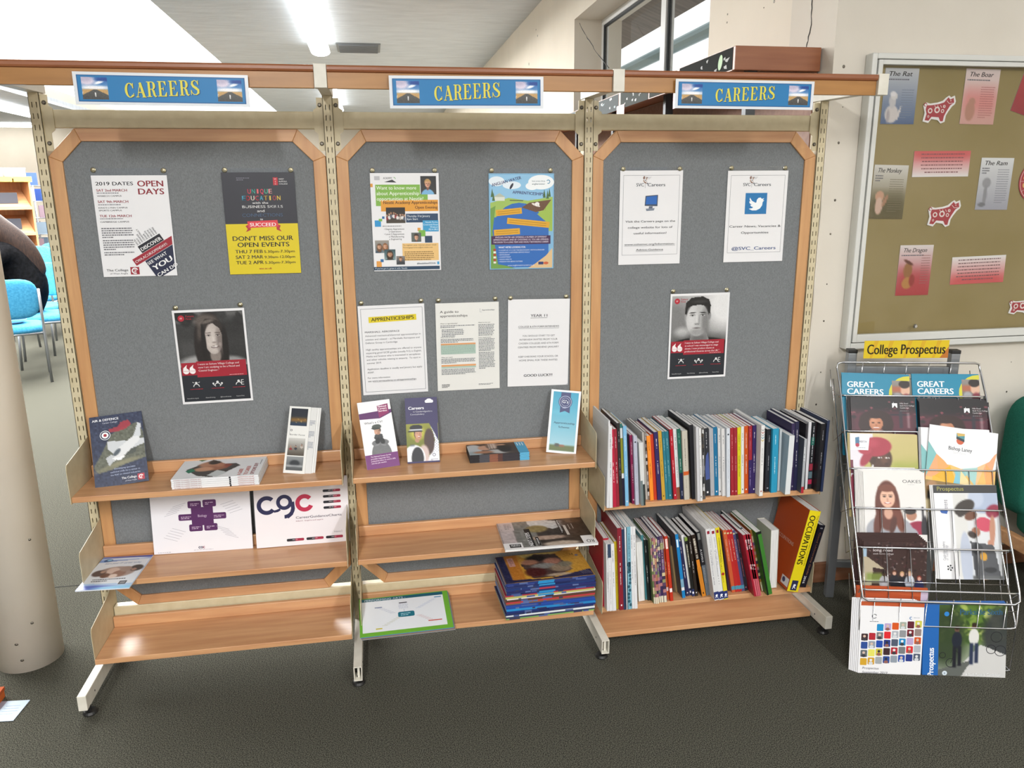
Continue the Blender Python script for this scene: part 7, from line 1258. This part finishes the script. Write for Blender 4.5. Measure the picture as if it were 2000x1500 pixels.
for s_ in (-1, 1):
    hb = V(-.64, s_ * .19, .85); skin('hand', [((hb[0] + .03, hb[1], hb[2]), .03), ((hb[0] - .05, hb[1], hb[2] - .01), (.035, .018))], [(0, 1)], 'skin', per, 1)
    for f in range(4): yy = hb[1] + (f - 1.5) * .02; L_ = (.07, .085, .08, .06)[f]; skin('finger', [((hb[0] - .06, yy, hb[2] - .01), .009), ((hb[0] - .06 - L_ * .55, yy, hb[2] - .012), .008), ((hb[0] - .06 - L_, yy, hb[2] - .03), .007)], [(0, 1), (1, 2)], 'skin', per, 1)
    skin('thumb', [((hb[0] - .01, hb[1] - s_ * .03, hb[2]), .011), ((hb[0] - .05, hb[1] - s_ * .055, hb[2] - .012), .009), ((hb[0] - .075, hb[1] - s_ * .055, hb[2] - .02), .008)], [(0, 1), (1, 2)], 'skin', per, 1)
    b = MB(); b.blob(V(-.58, s_ * .12, .05), (.14, .05, .05), 16, 10, .8); b.build('shoe', 'dark_rubber', per, smooth=True)
# wooden display bookcase
al = math.radians(33); P0 = at(57, 345, y=12.0); P0.z = 0; H = at(57, 345, y=12.0).z
BM = Matrix.Translation(P0) @ Matrix.Rotation(al, 4, 'Z'); BK = empty('display_bookcase', BM, 'tall wooden bookcase with sloping display shelves at the far left', 'bookcase')
b = MB(); b.box((-.03, 0, 0), (0, .6, H)); b.build('side_panel', 'wood_z', BK, bevel=.003)
b = MB(); b.box((-2.2, 0, 0), (-2.17, .6, H)); b.build('side_panel', 'wood_z', BK, bevel=.003)
b = MB(); b.box((-2.17, .57, 0), (-.03, .6, H)); b.build('back_panel', 'wood_z', BK)
b = MB(); b.box((-2.17, .0, H - .03), (-.03, .57, H)); b.build('top_board', 'wood_x', BK)
for v in (409, 459, 512, 565):
    z = at(50, v, y=12).z; b = MB(); b.prism([(-.06, z), (-.06, z + .05), (-.045, z + .05), (-.045, z + .02), (.56, z + .33), (.56, z + .31), (-.03, z)], 'x', -2.16, -.035); b.build('display_shelf', 'wood_x', BK)
    for k in range(3): b = MB(); b.box((-.5 - k * .5, .10, z + .10), (-.2 - k * .5, .13, z + .28), ('3a3c44', '6a5a4c', '4a5058')[k]); b.build('display_magazine', 'print', BK)
for k in range(7):
    M = BM @ Matrix.Translation((-.24 - k * .29, -.012, H - .085)); b = MB(); b.box((0, 0, 0), (.27, .008, .085), 'd8cc50'); o = b.build('shelf_label', 'print', None, M); tag(o, f'{("right-hand", "second", "third", "fourth", "fifth", "sixth", "seventh")[k]} yellow label from the right along the bookcase top', 'label', 'yellow labels on the bookcase')
for k, (x, wd, c) in enumerate(((-.32, .3, 'c8d4dc'), (-.72, .36, 'd8d4c4'), (-1.14, .36, 'd0ccc0'))):
    M = BM @ Matrix.Translation((x, .12, H + .001)); b = MB(); b.box((0, 0, 0), (wd, .3, .12), c); o = b.build('storage_box', 'print', None, M, bevel=.006); tag(o, ('small pale blue', 'cream middle', 'cream left')[k] + ' box standing on top of the display bookcase', 'box', 'boxes on the bookcase')
    b = MB(); b.box((-.005, -.005, .12), (wd + .005, .305, .145), 'e4e4e2'); b.build('lid', 'print', o)
# wire spinner with blue cards
SP = at(72, 420, y=13.4); SP.z = 0; sp = empty('card_spinner', Matrix.Translation(SP), 'tall wire spinner stand with blue cards right of the bookcase', 'rack')
b = MB(); b.tube([(0, 0, 0), (0, 0, 1.95)], .02, 8); b.build('pole', 'grey_steel', sp, smooth=True); b = MB(); b.lathe([(.3, 0), (.3, .03), (.04, .06)], 20); b.build('base', 'dark_steel', sp)
for z in (.75, 1.05, 1.35, 1.65, 1.93):
    b = MB(); b.tube([(.26 * math.cos(a), .26 * math.sin(a), z) for a in [k * math.pi / 6 for k in range(12)]], .007, 6, closed=True); rg = b.build('ring', 'grey_steel', sp)
    for k in range(6):
        a = k * math.pi / 3 + z; Mk = Matrix.Rotation(a, 4, 'Z') @ Matrix.Translation((.27, 0, z)); b = MB(); b.box((0, -.09, .01), (.02, .09, .23), ('3c64b0', '8a94a0', '5a6a78', 'b8c4cc', '2c4888', '6a5a64')[(k + int(z * 10)) % 6]); b.build('card', 'print', rg, Mk)
# paper on the floor, bottom left
M, w_, h_ = on_plane(((-30, 1373), (55, 1367), (30, 1407), (-40, 1410)), z=.003); o = sheet('paper_sheet', M, w_, h_, 'pale blue sheet of paper on the carpet at the lower left', 'paper', 'b4c4d4', .0015); A = Art(w_, h_); A.rect(0, 0, .42, 1, '8c8896'); A.bars(.5, .25, .9, 4, .13, '94a8c0', seed=2, h=.25); A.build(o)
b = MB(); b.box((0, 0, 0), (.05, .06, .035), 'c0602c'); o = b.build('storage_box', 'print_matte', None, Matrix.Translation((at(4, 1372, z=.0).x - .052, at(2, 1374, z=0).y - .02, 0)), bevel=.004); tag(o, 'orange cardboard box edge at the bottom left corner', 'box')
b = MB(); b.box((-.001, -.001, .028), (.051, .061, .040), 'a8502a'); b.build('lid', 'print_matte', o)
